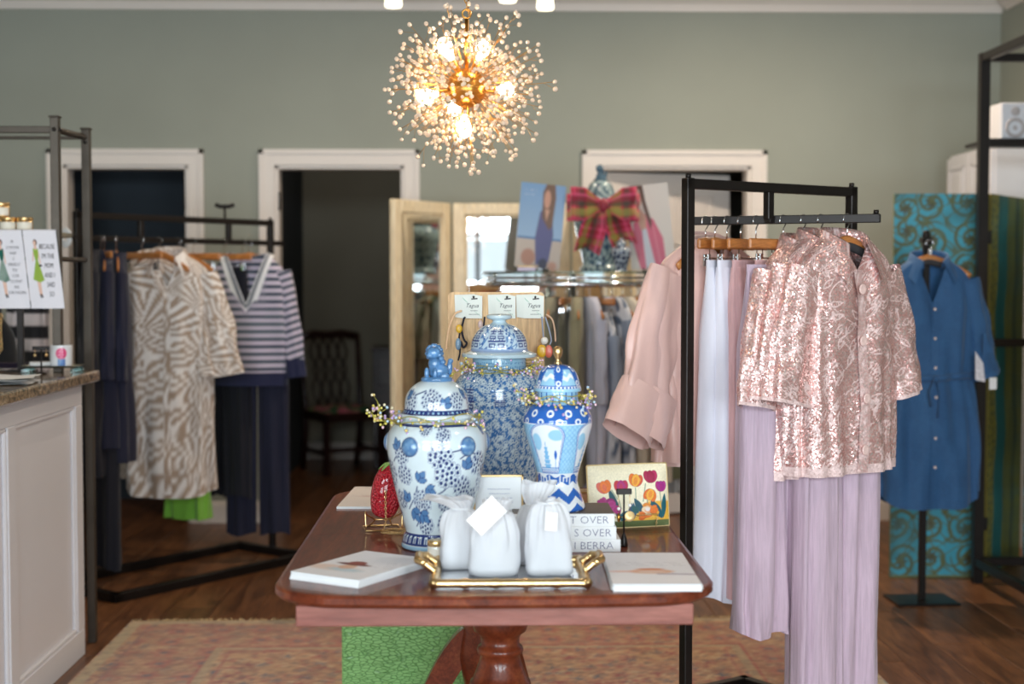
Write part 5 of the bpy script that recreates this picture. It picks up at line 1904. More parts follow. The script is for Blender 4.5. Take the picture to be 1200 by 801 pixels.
for s in (-1, 1):
    er = thing('drop_earring', ('pearl drop earring on the left arm of the black T stand', 'round gold medallion earring on the right arm of the black T stand')[s > 0], 'earring', (eb[0] + s * 0.013, eb[1] - 0.008, TZ + hs - 0.012), 0.1)
    MB().ball((0, 0, -0.026 if s > 0 else -0.034), 0.0042, 10, 7).build('pearl', mat('pearl_white', c(240, 234, 226), 0.2, coat=0.6), er)
    MB().tube([(0, 0.003, 0), (0, 0, -0.006), (0, 0, -0.045)], 0.0008, 5).build('hook', GOLD, er)
    if s > 0:
        MB().lathe([(0.0, -0.001), (0.0115, -0.001), (0.0125, 0), (0.0115, 0.001), (0.0, 0.001)], 24, M=rotx(PI / 2), at=(0, 0, -0.052)).build('medallion', mat('brushed_gold', c(230, 196, 140), 0.45, 0.6), er)
    else:
        MB().lathe([(0.0, -0.066), (0.003, -0.064), (0.0045, -0.056), (0.003, -0.046), (0, -0.044)], 12).build('drop', BRASS, er)
sb = fl(684, 603, TZ)
bx = thing('trinket_box', 'small coral and gold trinket box behind the stacked books', 'box', (X(684, 3.75), 3.75, TZ), 0.0)
hb = Z(577, 3.75) - TZ
MB().box((-0.022, 0, 0.004), (0.022, 0.05, hb), 0.003).build('body', mat('coral_lacquer', c(226, 168, 128), 0.4), bx)
m = MB()
for zz in (0.004, hb * 0.55, hb):
    m.box((-0.024, -0.002, zz - 0.003), (0.024, 0.052, zz + 0.002), 0.001)
m.build('gold_band', GOLD, bx)

# ================================================================== wooden board with bracelet cards
byy = 4.0
bx0, bx1 = X(525, byy), X(638, byy)
bw = bx1 - bx0; bh = Z(342, byy) - TZ
bd = thing('display_board', 'pale wooden display board with bracelet cards behind the tallest jar', 'display board', ((bx0 + bx1) / 2, byy, TZ))
PALEW = wood('pale_beech', c(206, 162, 110), c(236, 198, 146), 2.5, (10, 10, 1), rough=0.5)
pl = rounded_outline(bw / 2, 0, bh, 0.014)
m = MB().prism(np.array([(a, b) for a, b in pl]), -0.009, 0.009, M=rotx(PI / 2))
m.build('board', PALEW, bd)
MB().box((-bw / 2 + 0.02, -0.03, 0.0), (-bw / 2 + 0.05, 0.06, 0.03), 0.003).box((bw / 2 - 0.05, -0.03, 0.0), (bw / 2 - 0.02, 0.06, 0.03), 0.003).build('foot', PALEW, bd)
pegs = [(-0.088, 'left'), (-0.012, 'middle'), (0.072, 'right')]
CARD = mat('pale_green_card', c(226, 228, 220), 0.7, var=0.03)
INKM = mat('dark_ink', c(64, 66, 70), 0.7)
for k, (px, nm) in enumerate(((553, 'left'), (592, 'middle'), (625, 'right'))):
    yy = byy - 0.012
    pg = at(px + 2, 348, yy)
    pgo = MB().tube([(0, 0.0, 0), (0, -0.024, 0.003)], 0.003, 8)
    pgo.build('peg', BLACK, bd, (pg[0] - (bx0 + bx1) / 2, 0 - 0.009, pg[2] - TZ - 0.002))
    for q in range(4):
        cw2, chh = 0.057, 0.063
        off = (-0.006 * (3 - q), 0.001 + 0.0036 * (3 - q), 0.0012 * (3 - q))
        fr_lab = ('front bracelet card with black script on the %s peg of the wooden board' % nm) if q == 3 else ('bracelet card tucked behind the front card on the %s peg' % nm)
        if q < 3:
            fr_lab = ('second', 'third', 'rearmost')[2 - q] + ' bracelet card on the %s peg of the wooden board' % nm
        cd = thing('bracelet_card', fr_lab, 'card', (X(px, yy) + off[0], yy - 0.014 + off[1], pg[2] - chh + 0.004 + off[2]), 0, 'bracelet cards on the wooden board')
        o = MB().box((-cw2 / 2, -0.0004, 0), (cw2 / 2, 0.0004, chh)).build('card', CARD, cd, rot=(0, math.radians(0.8 * q - 2), 0))
        if q == 3:
            V, F = text('Tagua', 0.0155, 0.0002, shear=0.35)
            V2, F2 = text('Tagua', 0.0155, 0.0002, shear=0.35)
            m = MB().add(V, F, 0, False, at=(0.0, -0.0007, chh * 0.56))
            for j, w_ in enumerate((0.02, 0.03)):
                m.box((-w_ / 2 + 0.006, -0.0007, chh * (0.33 - 0.16 * j)), (w_ / 2 + 0.006, -0.0004, chh * (0.33 - 0.16 * j) + 0.0012))
            m.build('lettering', INKM, cd)
            MB().box((0.002, -0.0012, chh - 0.011), (0.020, -0.0003, chh - 0.0075), 0.0003, M=roty(-0.08)).build('hang_slot', BLACK, cd)
            lf = MB()
            for j in range(4):
                lf.tube([(0.026, -0.0006, 0.004), (0.020 - 0.004 * j, -0.0007, 0.010 + 0.003 * j)], [0.0004, 0.0022], 4, flat=(0.2, 1))
                lf.tube([(-0.026, -0.0006, chh - 0.004), (-0.022 + 0.004 * j, -0.0007, chh - 0.012 - 0.003 * j)], [0.0004, 0.0022], 4, flat=(0.2, 1))
            lf.build('leaf_print', mat('mint_print', c(178, 208, 192), 0.7), cd)


def cord(label, colr, pts, beads, wd=0.0026):
    p0 = at(pts[0][0], pts[0][1], byy - 0.03)
    t_ = thing('cord_bracelet', label, 'bracelet', tuple(p0), 0)
    P = np.array([at(a, b, byy - 0.03 - 0.004 * (i % 2)) - p0 for i, (a, b) in enumerate(pts)])
    MB().tube(smooth_prof(P, 30), wd, 6).build('cord', mat('cord_%d' % (hash_id(colr)), c(*colr), 0.8), t_)
    for (a, b, rx_, rz_, cc) in beads:
        q = at(a, b, byy - 0.037) - p0
        MB().ball(q, 1.0, 14, 9, sc=(rx_, 0.004, rz_)).build('pendant', mat('pendant_%d' % hash_id(cc), c(*cc), 0.35, coat=0.3), t_)
    return t_


def hash_id(cc):
    return cc[0] * 65536 + cc[1] * 256 + cc[2]


cord('black corded bracelet hanging below the left card', (24, 26, 40), [(545, 371), (541, 382), (538, 396), (539, 412), (537, 422)], [])
cord('knotted black cord bracelet with blue bead at the board left', (26, 28, 44), [(544, 372), (541, 386), (544, 398), (547, 402), (543, 407), (540, 400)], [(537, 403, 0.008, 0.017, (120, 150, 176)), (538, 385, 0.009, 0.012, (226, 176, 50))], 0.003)
cord('peach cord bracelet looping off the left edge of the board', (232, 190, 150), [(541, 364), (533, 368), (527, 382), (524, 398), (523, 410)], [])
cord('short black cord bracelet beside the middle card', (24, 26, 40), [(568, 371), (567, 380), (566, 388)], [(563, 380, 0.007, 0.012, (206, 180, 176))])
cord('grey cord bracelet with mustard pendant below the right card', (150, 156, 172), [(635, 371), (636, 384), (637, 398), (636, 404)], [(638, 399, 0.0105, 0.0105, (226, 218, 208)), (635, 411, 0.014, 0.018, (228, 176, 40))], 0.0024)
cord('grey cord bracelet with coral pendant at the board right', (150, 156, 172), [(639, 371), (643, 384), (646, 398), (644, 404)], [(643, 411.5, 0.0115, 0.018, (226, 112, 90))], 0.0024)
cord('tan cord bracelet curving past the right edge of the board', (200, 164, 136), [(640, 368), (647, 374), (650, 386), (651, 400)], [])

# ================================================================== hangers
HWOOD = wood('hanger_beech', c(176, 104, 48), c(222, 150, 84), 3, (3, 14, 14), rough=0.35, coat=0.25)
DARKPAD = mat('charcoal_foam', c(58, 56, 58), 0.9)
HOOK_H = 0.0555                       # neck of the hanger below the centre of the rail


def hook_pts():
    p = [(0, 0, -0.004), (0, 0, 0.026), (0.006, 0, 0.034)]
    for a in np.linspace(-0.2, PI + 0.35, 14):
        p.append((0.0172 * math.cos(a), 0, 0.050 + 0.0172 * math.sin(a)))
    return np.array(p)


def make_shirt_hanger(pad=False):
    h = thing('coat_hanger', 'hanger', 'hanger')
    MB().tube(hook_pts(), 0.0019, 6).build('hook', CHROME, h)
    x = np.linspace(-0.172, 0.172, 27)
    z = -0.012 - 0.074 * (np.abs(x) / 0.172) ** 1.45
    rr = 0.018 - 0.006 * np.abs(x) / 0.172
    pts = np.stack([x, -0.012 * (np.abs(x) / 0.172) ** 2, z], 1)
    MB().tube(pts, rr, 10, flat=(1.0, 0.42)).build('wooden_arms', HWOOD, h)
    if pad:
        MB().tube(pts[2:-2] + np.array([0, -0.003, -0.014]), 0.017, 8, flat=(0.8, 0.5)).build('foam_pad', DARKPAD, h)
    return h


def make_clip_hanger():
    h = thing('clip_hanger', 'hanger', 'hanger')
    MB().tube(hook_pts(), 0.0019, 6).build('hook', CHROME, h)
    MB().box((-0.165, -0.006, -0.034), (0.165, 0.006, -0.004), 0.004).build('wooden_bar', HWOOD, h)
    m = MB()
    for s in (-1, 1):
        m.tube([(s * 0.10, 0, -0.03), (s * 0.10, 0, -0.055), (s * 0.106, 0, -0.060), (s * 0.112, 0, -0.060)], 0.0016, 6)
    m.tube([(-0.135, 0, -0.060), (0.135, 0, -0.060)], 0.0018, 6)
    m.build('clip_rail', CHROME, h)
    for s in (-1, 1):
        m = MB().box((s * 0.115 - 0.008, -0.009, -0.085), (s * 0.115 + 0.008, -0.004, -0.048), 0.001)
        m.box((s * 0.115 - 0.008, 0.004, -0.085), (s * 0.115 + 0.008, 0.009, -0.048), 0.001)
        m.tube([(s * 0.115 - 0.008, 0, -0.058), (s * 0.115 + 0.008, 0, -0.058)], 0.004, 8)
        m.build('clip', CHROME, h)
    return h


_h = {}


def hanger(kind, loc, rz, label, group):
    src = _h.get(kind)
    if src is None:
        src = make_clip_hanger() if kind == 'clip' else make_shirt_hanger(kind == 'pad')
        _h[kind] = src
        src.location = loc; src.rotation_euler = (0, 0, rz); src['label'] = label; src['group'] = group
        return src
    return dup(src, loc, rz, label, group)


# ================================================================== garments
def fold_field(a, z, folds, rng_ph):
    d = np.zeros(np.broadcast(a, z).shape)
    for (k, amp), ph in zip(folds, rng_ph):
        d += amp * np.sin(k * a + ph + 1.3 * np.sin(2.2 * z + ph))
    return d


def torso_grid(prof, nu, nv, folds, seed, p=2.5, drop=0.0, dropw=0.1, backdrop=0.0, zmin=-0.32, hem=None, fold_top=0.25, creases=0.0):
    """tube from hem (row 0) to neck (last row); a = 0 is the front"""
    rng = np.random.default_rng(seed)
    P0 = smooth_prof(prof, nv)
    a = np.linspace(-PI, PI, nu, endpoint=False)
    A, T = np.meshgrid(a, np.linspace(0, 1, nv))
    zz = P0[:, :1] * np.ones_like(A); hw = P0[:, 1:2]; hd = P0[:, 2:3]
    sa, ca = np.sin(A), np.cos(A)
    Xs = hw * np.sign(sa) * np.abs(sa) ** (2 / p)
    Ys = -hd * np.sign(ca) * np.abs(ca) ** (2 / p)
    zt, zb = P0[-1, 0], P0[0, 0]
    depth = np.clip((zt - zz) / (zt - zb), 0, 1)
    fa = fold_top + (1 - fold_top) * depth
    fa = fa * np.clip((zt - zz) / 0.1, 0, 1)
    d = fold_field(A, zz * 3, folds, rng.random(len(folds)) * 6.28) * fa
    Ys = Ys - d * np.tanh(3 * ca)
    Xs = Xs + 0.45 * d * sa
    if creases:
        Ys = Ys + creases * (vnoise(Xs * 22 + seed, zz * 14 + Xs * 9, seed) - 0.5) * np.tanh(3 * ca)
    if drop or backdrop:
        wx = np.clip(1 - np.abs(Xs) / dropw, 0, 1)
        dr = np.where(ca > 0, drop * wx, backdrop * wx)
        lim = zt - dr
        k = np.where(zz > zmin, (lim - zmin) / (zt - zmin), 1.0)
        zz = np.where(zz > zmin, zmin + (zz - zmin) * k, zz)
    if hem is not None:
        zz = zz + hem(A) * (1 - T) ** 3
    return np.stack([Xs, Ys, zz], -1), A


def sleeve_grid(side, start, end, r0, r1, nu=36, nv=40, flat=0.55, seed=0, bend=0.0, amp=0.006, elbow=0.0):
    rng = np.random.default_rng(seed)
    s0, s1 = np.array(start, float), np.array(end, float)
    mid = (s0 + s1) / 2 + np.array([side * bend, elbow, 0])
    path = smooth_prof([s0, mid, s1], nv)
    T = np.gradient(path, axis=0); T /= np.linalg.norm(T, axis=1)[:, None]
    Yv = np.array([0, 1.0, 0])
    B = np.cross(T, Yv); B /= np.linalg.norm(B, axis=1)[:, None]
    N = np.cross(B, T)
    a = np.linspace(-PI, PI, nu, endpoint=False)
    t_ = np.linspace(0, 1, nv)[:, None]
    r = r0 + (r1 - r0) * t_
    ph = rng.random(4) * 6
    f = amp * (np.sin(4 * a + ph[0] + 5 * t_) + 0.8 * np.sin(7 * a + ph[1] - 4 * t_) + 0.7 * np.sin(2 * a + ph[2] + 16 * t_)) * (0.25 + t_)
    R = r + f
    P = path[:, None, :] + B[:, None, :] * (R * np.cos(a))[..., None] + N[:, None, :] * (R * np.sin(a) * flat)[..., None]
    return P, a


def collar_grid(hw, hd, z, stand=0.028, fall=0.055, gap=0.42, point=0.03, nu=60, flare=0.022, tip=0.0, rise=0.0):
    a = np.linspace(gap, 2 * PI - gap, nu)
    w = np.abs(a - PI) / (PI - gap)             # 1 at the front ends
    rows = []
    for t_, (dr, dz) in zip(range(6), ((0.0, -0.006), (0.002, stand * .6), (0.005, stand), (0.010, stand * 0.9), (0.5 * flare + .006, stand - fall * .5), (flare + .006, stand - fall))):
        ext = point * w ** 4 * (t_ >= 4) * (0.6 if t_ == 4 else 1)
        spread = tip * w ** 4 * (t_ >= 4) * (0.6 if t_ == 4 else 1)
        r_x = hw + dr; r_y = hd + dr
        zf = z - 0.05 * w ** 2.5 * (1 if True else 0) * (rise if rise else 1)
        rows.append(np.stack([r_x * np.sin(a) + np.sign(np.sin(a)) * spread, -r_y * np.cos(a) - 0.006 * w * (t_ >= 4), zf + dz - ext], -1))
    return np.array(rows)


def garment(name, label, cat, loc, rz, group=None):
    return thing(name, label, cat, loc, rz, group)


def cuff_ring(P, h, col=None, k=3, out=0.003):
    """band over the last rows of a sleeve grid"""
    Q = P[-k:].copy()
    cen_ = Q.mean(1, keepdims=True)
    Q = cen_ + (Q - cen_) * (1 + out / np.linalg.norm(Q - cen_, axis=-1, keepdims=True).mean())
    return Q


def front_strip(P, A, x0, x1, z_lo, z_hi, lift, n=36, nx=5):
    """strip lying on the front of a torso grid between heights"""
    nv, nu = P.shape[:2]
    fidx = np.where(np.abs(A[0]) < 1.5)[0]
    zs = np.linspace(z_lo, z_hi, n)
    out = np.zeros((n, nx, 3))
    for j, x in enumerate(np.linspace(x0, x1, nx)):
        ys, zv = [], []
        for i in range(nv):
            row = P[i, fidx]
            o = np.argsort(row[:, 0])
            ys.append(np.interp(x, row[o, 0], row[o, 1])); zv.append(np.interp(x, row[o, 0], row[o, 2]))
        o = np.argsort(zv)
        out[:, j, 0] = x
        out[:, j, 1] = np.interp(zs, np.array(zv)[o], np.array(ys)[o]) - lift
        out[:, j, 2] = zs
    return out


def buttons(parent, strip, idxs, r, m):
    for i in idxs:
        p = strip[i, strip.shape[1] // 2]
        MB().lathe([(0, 0.0), (r, 0.0), (r * 1.02, 0.0022), (r * 0.9, 0.0042), (r * 0.6, 0.0034), (0, 0.0034)], 20, M=rotx(PI / 2)).build('button', m, parent, (p[0], strip[max(0, i - 2):i + 3, :, 1].min() - 0.0005, p[2]))


def trousers(label, loc, rz, mtl, L, waist_hw, hip_hw, hem_hw, seed, group=None, cat='trousers', name='trousers', band=0.035, depth=0.035, folds=((5, .008), (9, .005)), gap=0.0, legskew=0.0, hemmat=None, spread=None, curl=0.0):
    """hung by the waistband: two separate legs and a waistband, z = 0 at the top"""
    g = garment(name, label, cat, loc, rz, group)
    rng = np.random.default_rng(seed)
    nu, nv = 44, 60
    a = np.linspace(-PI, PI, nu, endpoint=False)
    for s in (-1, 1):
        t_ = np.linspace(0, 1, nv)[:, None]
        z = -band * 0.6 - t_ * (L - band * 0.6)
        if s == 1:
            z = z * (1 - legskew)
        outer = np.interp(t_, [0, 0.22, 1], [waist_hw, hip_hw, (spread or hip_hw)])
        inner = np.interp(t_, [0, 0.28, 0.34, 1], [0.0, 0.0, 0.004 + gap * .2, max(0.0, (spread or hip_hw) - 2 * hem_hw)])
        cx = s * (outer + inner) / 2; hw = (outer - inner) / 2 + 0.004
        hd = np.interp(t_, [0, 0.2, 1], [0.014, depth, depth * 1.15])
        ph = rng.random(len(folds)) * 6.28
        d = sum(amp * np.sin(k * a + p_ + 2 * np.sin(2 * t_ + p_)) for (k, amp), p_ in zip(folds, ph)) * (0.25 + 0.9 * t_)
        Xg = cx + hw * np.sign(np.sin(a)) * np.abs(np.sin(a)) ** 0.8 + 0.3 * d * np.sin(a)
        Yg = -hd * np.sign(np.cos(a)) * np.abs(np.cos(a)) ** 0.8 - d * np.tanh(3 * np.cos(a))
        zz = z * np.ones_like(a) + 0.010 * np.sin(2 * a + s) * t_ ** 6
        if curl:
            Yg = Yg + curl * np.clip(t_ - 0.93, 0, 1) * 8 * np.sin(a * 2 + 1)
        MB().grid(np.stack([Xg, Yg, zz], -1), True).build('trouser_leg', mtl, g)
    z = np.linspace(0, -band, 6)[:, None]
    hw = waist_hw + 0.004; hd = 0.017
    pl_ = 0.0035 * np.sin(22 * a) * np.linspace(0.4, 1, 6)[:, None]
    P = np.stack([(hw + 0 * z) * np.sign(np.sin(a)) * np.abs(np.sin(a)) ** .8, -(hd + pl_) * np.sign(np.cos(a)) * np.abs(np.cos(a)) ** .8, z + 0 * a], -1)
    MB().grid(P, True).build('waistband', hemmat or mtl, g)
    return g


def cloth(name, col, rough=0.8, sheen=0.25, var=0.06, weave=900, bump=0.25, stretch=(1, 1, 1)):
    return mat(name, col, rough, var=var, scale=9, bump=bump, bscale=weave, stretch=stretch, sheen=sheen)


# ---- cloth materials
SEQ = NT('sequin_lace')
v = SEQ.coords()
vo = SEQ.n('ShaderNodeTexVoronoi', Scale=230.0)
SEQ.l(v, vo.inputs['Vector'])
geo = SEQ.t.nodes.new('ShaderNodeNewGeometry')
sub = SEQ.n('ShaderNodeVectorMath', _operation='SUBTRACT'); sub.inputs[1].default_value = (0.5, 0.5, 0.5)
SEQ.l(vo.outputs['Color'], sub.inputs[0])
scl = SEQ.n('ShaderNodeVectorMath', _operation='SCALE'); scl.inputs['Scale'].default_value = 0.62
SEQ.l(sub.outputs[0], scl.inputs[0])
addn = SEQ.n('ShaderNodeVectorMath', _operation='ADD')
SEQ.l(geo.outputs['Normal'], addn.inputs[0]); SEQ.l(scl.outputs[0], addn.inputs[1])
nrmz = SEQ.n('ShaderNodeVectorMath', _operation='NORMALIZE'); SEQ.l(addn.outputs[0], nrmz.inputs[0])
a_ = SEQ.t.nodes.new('ShaderNodeAttribute'); a_.attribute_name = 'Col'       # lace drawing
msk = SEQ.ramp(a_.outputs['Fac'], [(0.35, (0, 0, 0, 1)), (0.6, (1, 1, 1, 1))])
tone = SEQ.ramp(vo.outputs['Color'], [(0.2, c(222, 164, 158)), (0.6, c(246, 204, 198)), (0.9, c(255, 238, 232))])
SEQ.base(SEQ.mix(msk, tone, c(236, 206, 202)))
mr = SEQ.n('ShaderNodeMath', _operation='MULTIPLY_ADD'); mr.inputs[1].default_value = -0.50; mr.inputs[2].default_value = 0.60
SEQ.l(msk, mr.inputs[0]); SEQ.l(mr.outputs[0], SEQ.p.inputs['Metallic'])
rr_ = SEQ.n('ShaderNodeMath', _operation='MULTIPLY_ADD'); rr_.inputs[1].default_value = 0.25; rr_.inputs[2].default_value = 0.27
SEQ.l(msk, rr_.inputs[0]); SEQ.l(rr_.outputs[0], SEQ.p.inputs['Roughness'])
SEQ.l(nrmz.outputs[0], SEQ.p.inputs['Normal'])
SEQ = SEQ.m


def crinkle(name, col):
    t_ = NT(name)
    v_ = t_.coords((120, 120, 7))
    n_ = t_.noise(v_, 1.0, 4, 0.6, 0.3)
    d_ = tuple(x * 0.80 for x in col[:3]) + (1,)
    t_.base(t_.ramp(n_, [(0.35, d_), (0.65, col)]))
    t_.set(Roughness=0.72, Sheen__Weight=0.3)
    t_.bump(n_, 0.55, 0.004)
    return t_.m


CRINK = crinkle('mauve_crinkle', c(208, 182, 198))
CRINK2 = crinkle('pink_crinkle', c(220, 174, 174))
SATIN = mat('blush_satin', c(226, 186, 176), 0.36, var=0.06, scale=6, bump=0.12, bscale=30, sheen=0.3)
PALET = mat('pale_blue_crepe', c(226, 225, 236), 0.7, var=0.03, bump=0.1, bscale=500, sheen=0.2)
NAVYC = cloth('navy_knit', c(17, 20, 47), sheen=0.1)
NAVY2 = cloth('dark_navy_cloth', c(10, 12, 28), sheen=0.1)
CHAM = NT('chambray')
v = CHAM.coords(); n_ = CHAM.noise(v, 420, 2); n2_ = CHAM.noise(v, 12, 3)
CHAM.base(CHAM.mix(1.0, CHAM.ramp(n_, [(0.35, c(30, 74, 118)), (0.65, c(56, 108, 158))]), CHAM.ramp(n2_, [(0.3, (0.85, 0.85, 0.88, 1)), (0.7, (1.05, 1.05, 1.05, 1))]), 'MULTIPLY'))
CHAM.set(Roughness=0.75, Sheen__Weight=0.2); CHAM.bump(n_, 0.2, 0.002)
CHAM = CHAM.m
PRINT = painted('printed_cloth', 0.75, sheen=0.2, bump=0.15, bscale=800, grain=0.06)
KNIT = painted('striped_knit', 0.9, sheen=0.25, bump=0.4, bscale=600, grain=0.1)
BTN = mat('pearl_button', c(236, 214, 206), 0.3, coat=0.4)


def lace_paint(x, z, k=0):
    """white embroidered sprigs, daisies and leaf veins in 0..1"""
    m = np.zeros(x.shape)
    dx, dy, r = cells(x + 3, z, 0.085, 0.7, 21 + k)
    th = np.arctan2(dy, dx) + 6 * r; rr = np.hypot(dx, dy)
    R = 0.018 + 0.010 * r
    m = np.maximum(m, sm(np.abs(np.sin(4 * th)) * rr - 0.0042, 0.003) * ((rr > 0.005) & (rr < R)))
    m = np.maximum(m, sm(rr - 0.003, 0.002))
    ph = 2.6 * np.sin(z * 19 + k)
    vine = np.abs(np.sin(x * 30 + ph)) / 30
    m = np.maximum(m, sm(vine - 0.0022, 0.0025) * 0.9)
    dx, dy, r = cells(x + 1, z + 2, 0.046, 0.8, 33 + k)
    an = 1.2 + (r - 0.5) * 2.4
    u = dx * np.cos(an) + dy * np.sin(an); w = -dx * np.sin(an) + dy * np.cos(an)
    lf = np.abs(w) - 0.0075 * np.clip(1 - (u / 0.021) ** 2, 0, 1)
    m = np.maximum(m, sm(np.abs(lf) - 0.0016, 0.002) * (np.abs(u) < 0.023))
    m = np.maximum(m, sm(np.abs(np.mod(u * 150 + np.abs(w) * 90, 1) - 0.5) * 0.006 - 0.0009, 0.002) * (lf < 0) * 0.8)
    return m


def m2c(m):
    return np.repeat(m[..., None], 3, -1)


def sequin_shirt(label, loc, rz, seed, sleeves=(True, True), op=1.0):
    g = garment('sequin_shirt', label, 'shirt', loc, rz, 'pink sequin shirts on the black rack')
    L = 0.685
    prof = [(-L, 0.205, 0.075), (-0.5, 0.205, 0.075), (-0.34, 0.207, 0.072), (-0.22, 0.205, 0.07), (-0.12, 0.200, 0.058), (-0.07, 0.180, 0.05), (-0.035, 0.13, 0.046), (-0.006, 0.082, 0.046), (0.0, 0.072, 0.046)]
    P, A = torso_grid(prof, 260, 250, [(6, .009), (11, .007), (17, .003)], seed, drop=0.10, dropw=0.075, fold_top=0.3, creases=0.008)
    C = m2c(lace_paint(A * 0.14, P[..., 2], seed))
    C[:5] = 0.75
    MB().grid(P, True, col=C).build('body', SEQ, g)
    for s, on in zip((-1, 1), sleeves):
        if not on: continue
        S, a = sleeve_grid(s, (s * 0.165, 0, -0.105), (s * 0.262, -0.01, -0.475), 0.078, 0.080, 100, 130, 0.55, seed + s, 0.012)
        Cs = m2c(lace_paint(a[None] * 0.07 + 0 * S[..., 2], S[..., 2] + s, seed + 4)); Cs[-4:] = 0.75
        MB().grid(S, True, col=Cs).build('sleeve', SEQ, g)
    Q = collar_grid(0.074, 0.050, -0.004, 0.030, 0.085, 0.5, 0.035, flare=0.034, tip=0.022)
    MB().grid(Q, col=m2c(lace_paint(Q[..., 0] + Q[..., 1] + 1, Q[..., 2] * 1.3, seed + 9))).build('collar', SEQ, g)
    st = front_strip(P, A, -0.018, 0.018, -L + 0.004, -0.105, 0.005)
    MB().grid(st, col=m2c(0.45 + 0.3 * lace_paint(st[..., 0], st[..., 2], seed + 2))).build('placket', SEQ, g)
    buttons(g, st, (32, 23, 13, 4), 0.0150, mat('blush_button', c(240, 206, 198), 0.3, coat=0.4))
    return g


# ---- right rack
rdir = (ra1 - ra0) / np.linalg.norm(ra1 - ra0)
def on_rail(px):
    lo, hi = 0.0, 1.3
    for _ in range(40):
        m_ = (lo + hi) / 2
        q = ra0 + (ra1 - ra0) * m_
        d_ = _R.T @ np.array([q[0], q[1], RAIL_Z - EYE])
        if 600 + F_PX * d_[0] / -d_[2] < px: lo = m_
        else: hi = m_
    return ra0 + (ra1 - ra0) * lo


NECK = RAIL_Z + 0.0125 - 0.066
def rail_item(px):
    q = on_rail(px)
    return (q[0], q[1], NECK)


G_RH = 'hangers on the right black rack'
hsets = [(827, 'wood', 38, 'wooden hanger holding the rearmost blush blouse next to the rack post'), (838, 'wood', 38, 'wooden hanger holding the front blush blouse on the right rack'),
         (852, 'clip', 50, 'wooden clip hanger holding the leftmost pale blue trousers'), (868, 'clip', 50, 'wooden clip hanger holding the second pale blue trousers'),
         (886, 'clip', 50, 'wooden clip hanger holding the left pink crinkle trousers on the right rack'), (918, 'clip', 42, 'wooden clip hanger with the widest bar showing beside the sequin shirts'),
         (942, 'wood', 46, 'wooden hanger inside the rearmost sequin shirt'), (962, 'wood', 44, 'wooden hanger inside the middle sequin shirt'), (993, 'pad', 36, 'wooden hanger with charcoal pad inside the front sequin shirt')]
for px, kd, yaw, lab in hsets:
    hanger(kd, rail_item(px), math.radians(yaw), lab, G_RH)


def blouse(label, px, yaw, seed, dz=0.0, sw=1.0):
    x, y, z = rail_item(px)
    g = garment('satin_blouse', label, 'blouse', (x, y, z + dz), math.radians(yaw), 'blush satin blouses on the right rack')
    L = 0.66
    prof = [(-L, 0.215, 0.05), (-0.45, 0.21, 0.045), (-0.25, 0.205, 0.042), (-0.13, 0.20, 0.04), (-0.07, 0.18, 0.032), (-0.03, 0.12, 0.03), (0.0, 0.07, 0.03)]
    P, A = torso_grid(prof, 80, 60, [(5, .012), (9, .008)], seed, drop=0.08, dropw=0.07, fold_top=0.35, creases=0.008)
    MB().grid(P, True).build('body', SATIN, g)
    for s in (-1, 1):
        S, a = sleeve_grid(s, (s * 0.175, 0, -0.10), (s * 0.285 * sw, -0.012, -0.52), 0.066, 0.075, 36, 44, 0.5, seed + s, 0.018, 0.008)
        MB().grid(S, True).build('sleeve', SATIN, g)
        K, a = sleeve_grid(s, (s * 0.262 * sw, -0.010, -0.44), (s * 0.335 * sw, -0.02, -0.565), 0.086, 0.094, 36, 8, 0.55, seed + s, 0, 0.003)
        MB().grid(K, True).build('cuff', SATIN, g)
    Q = collar_grid(0.072, 0.034, -0.004, 0.028, 0.06, 0.4, 0.03)
    MB().grid(Q).build('collar', SATIN, g)
    return g


blouse('rearmost blush satin blouse with wide cuffs beside the rack post', 827, 40, 21, 0.0, 1.08)
blouse('front blush satin blouse with turned-back cuffs beside the rack post', 838, 34, 23, -0.012, 0.93)

def clip_item(px, dz=-0.066):
    x, y, z = rail_item(px)
    return (x, y, z + dz)


G_RT = 'trousers on the right rack'
trousers('leftmost pale blue crepe trousers hanging beside the rack post', clip_item(852), math.radians(56), PALET, 0.98, 0.135, 0.15, 0.07, 31, G_RT, folds=((3, .010), (7, .007)), depth=0.04)
trousers('second pale blue crepe trousers hanging nearer the sequin shirts', clip_item(868), math.radians(52), PALET, 1.0, 0.135, 0.15, 0.07, 32, G_RT, folds=((3, .010), (6, .008)), depth=0.04)
trousers('pink crinkle trousers clipped between pale trousers and sequin shirts', clip_item(886), math.radians(50), CRINK2, 1.0, 0.13, 0.14, 0.07, 33, G_RT, folds=((4, .010), (9, .006)), depth=0.04)
trousers('second pink crinkle trousers mostly behind the rearmost sequin shirt', clip_item(918), math.radians(42), CRINK2, 0.98, 0.13, 0.14, 0.07, 34, G_RT, folds=((4, .010), (9, .006)), depth=0.04)

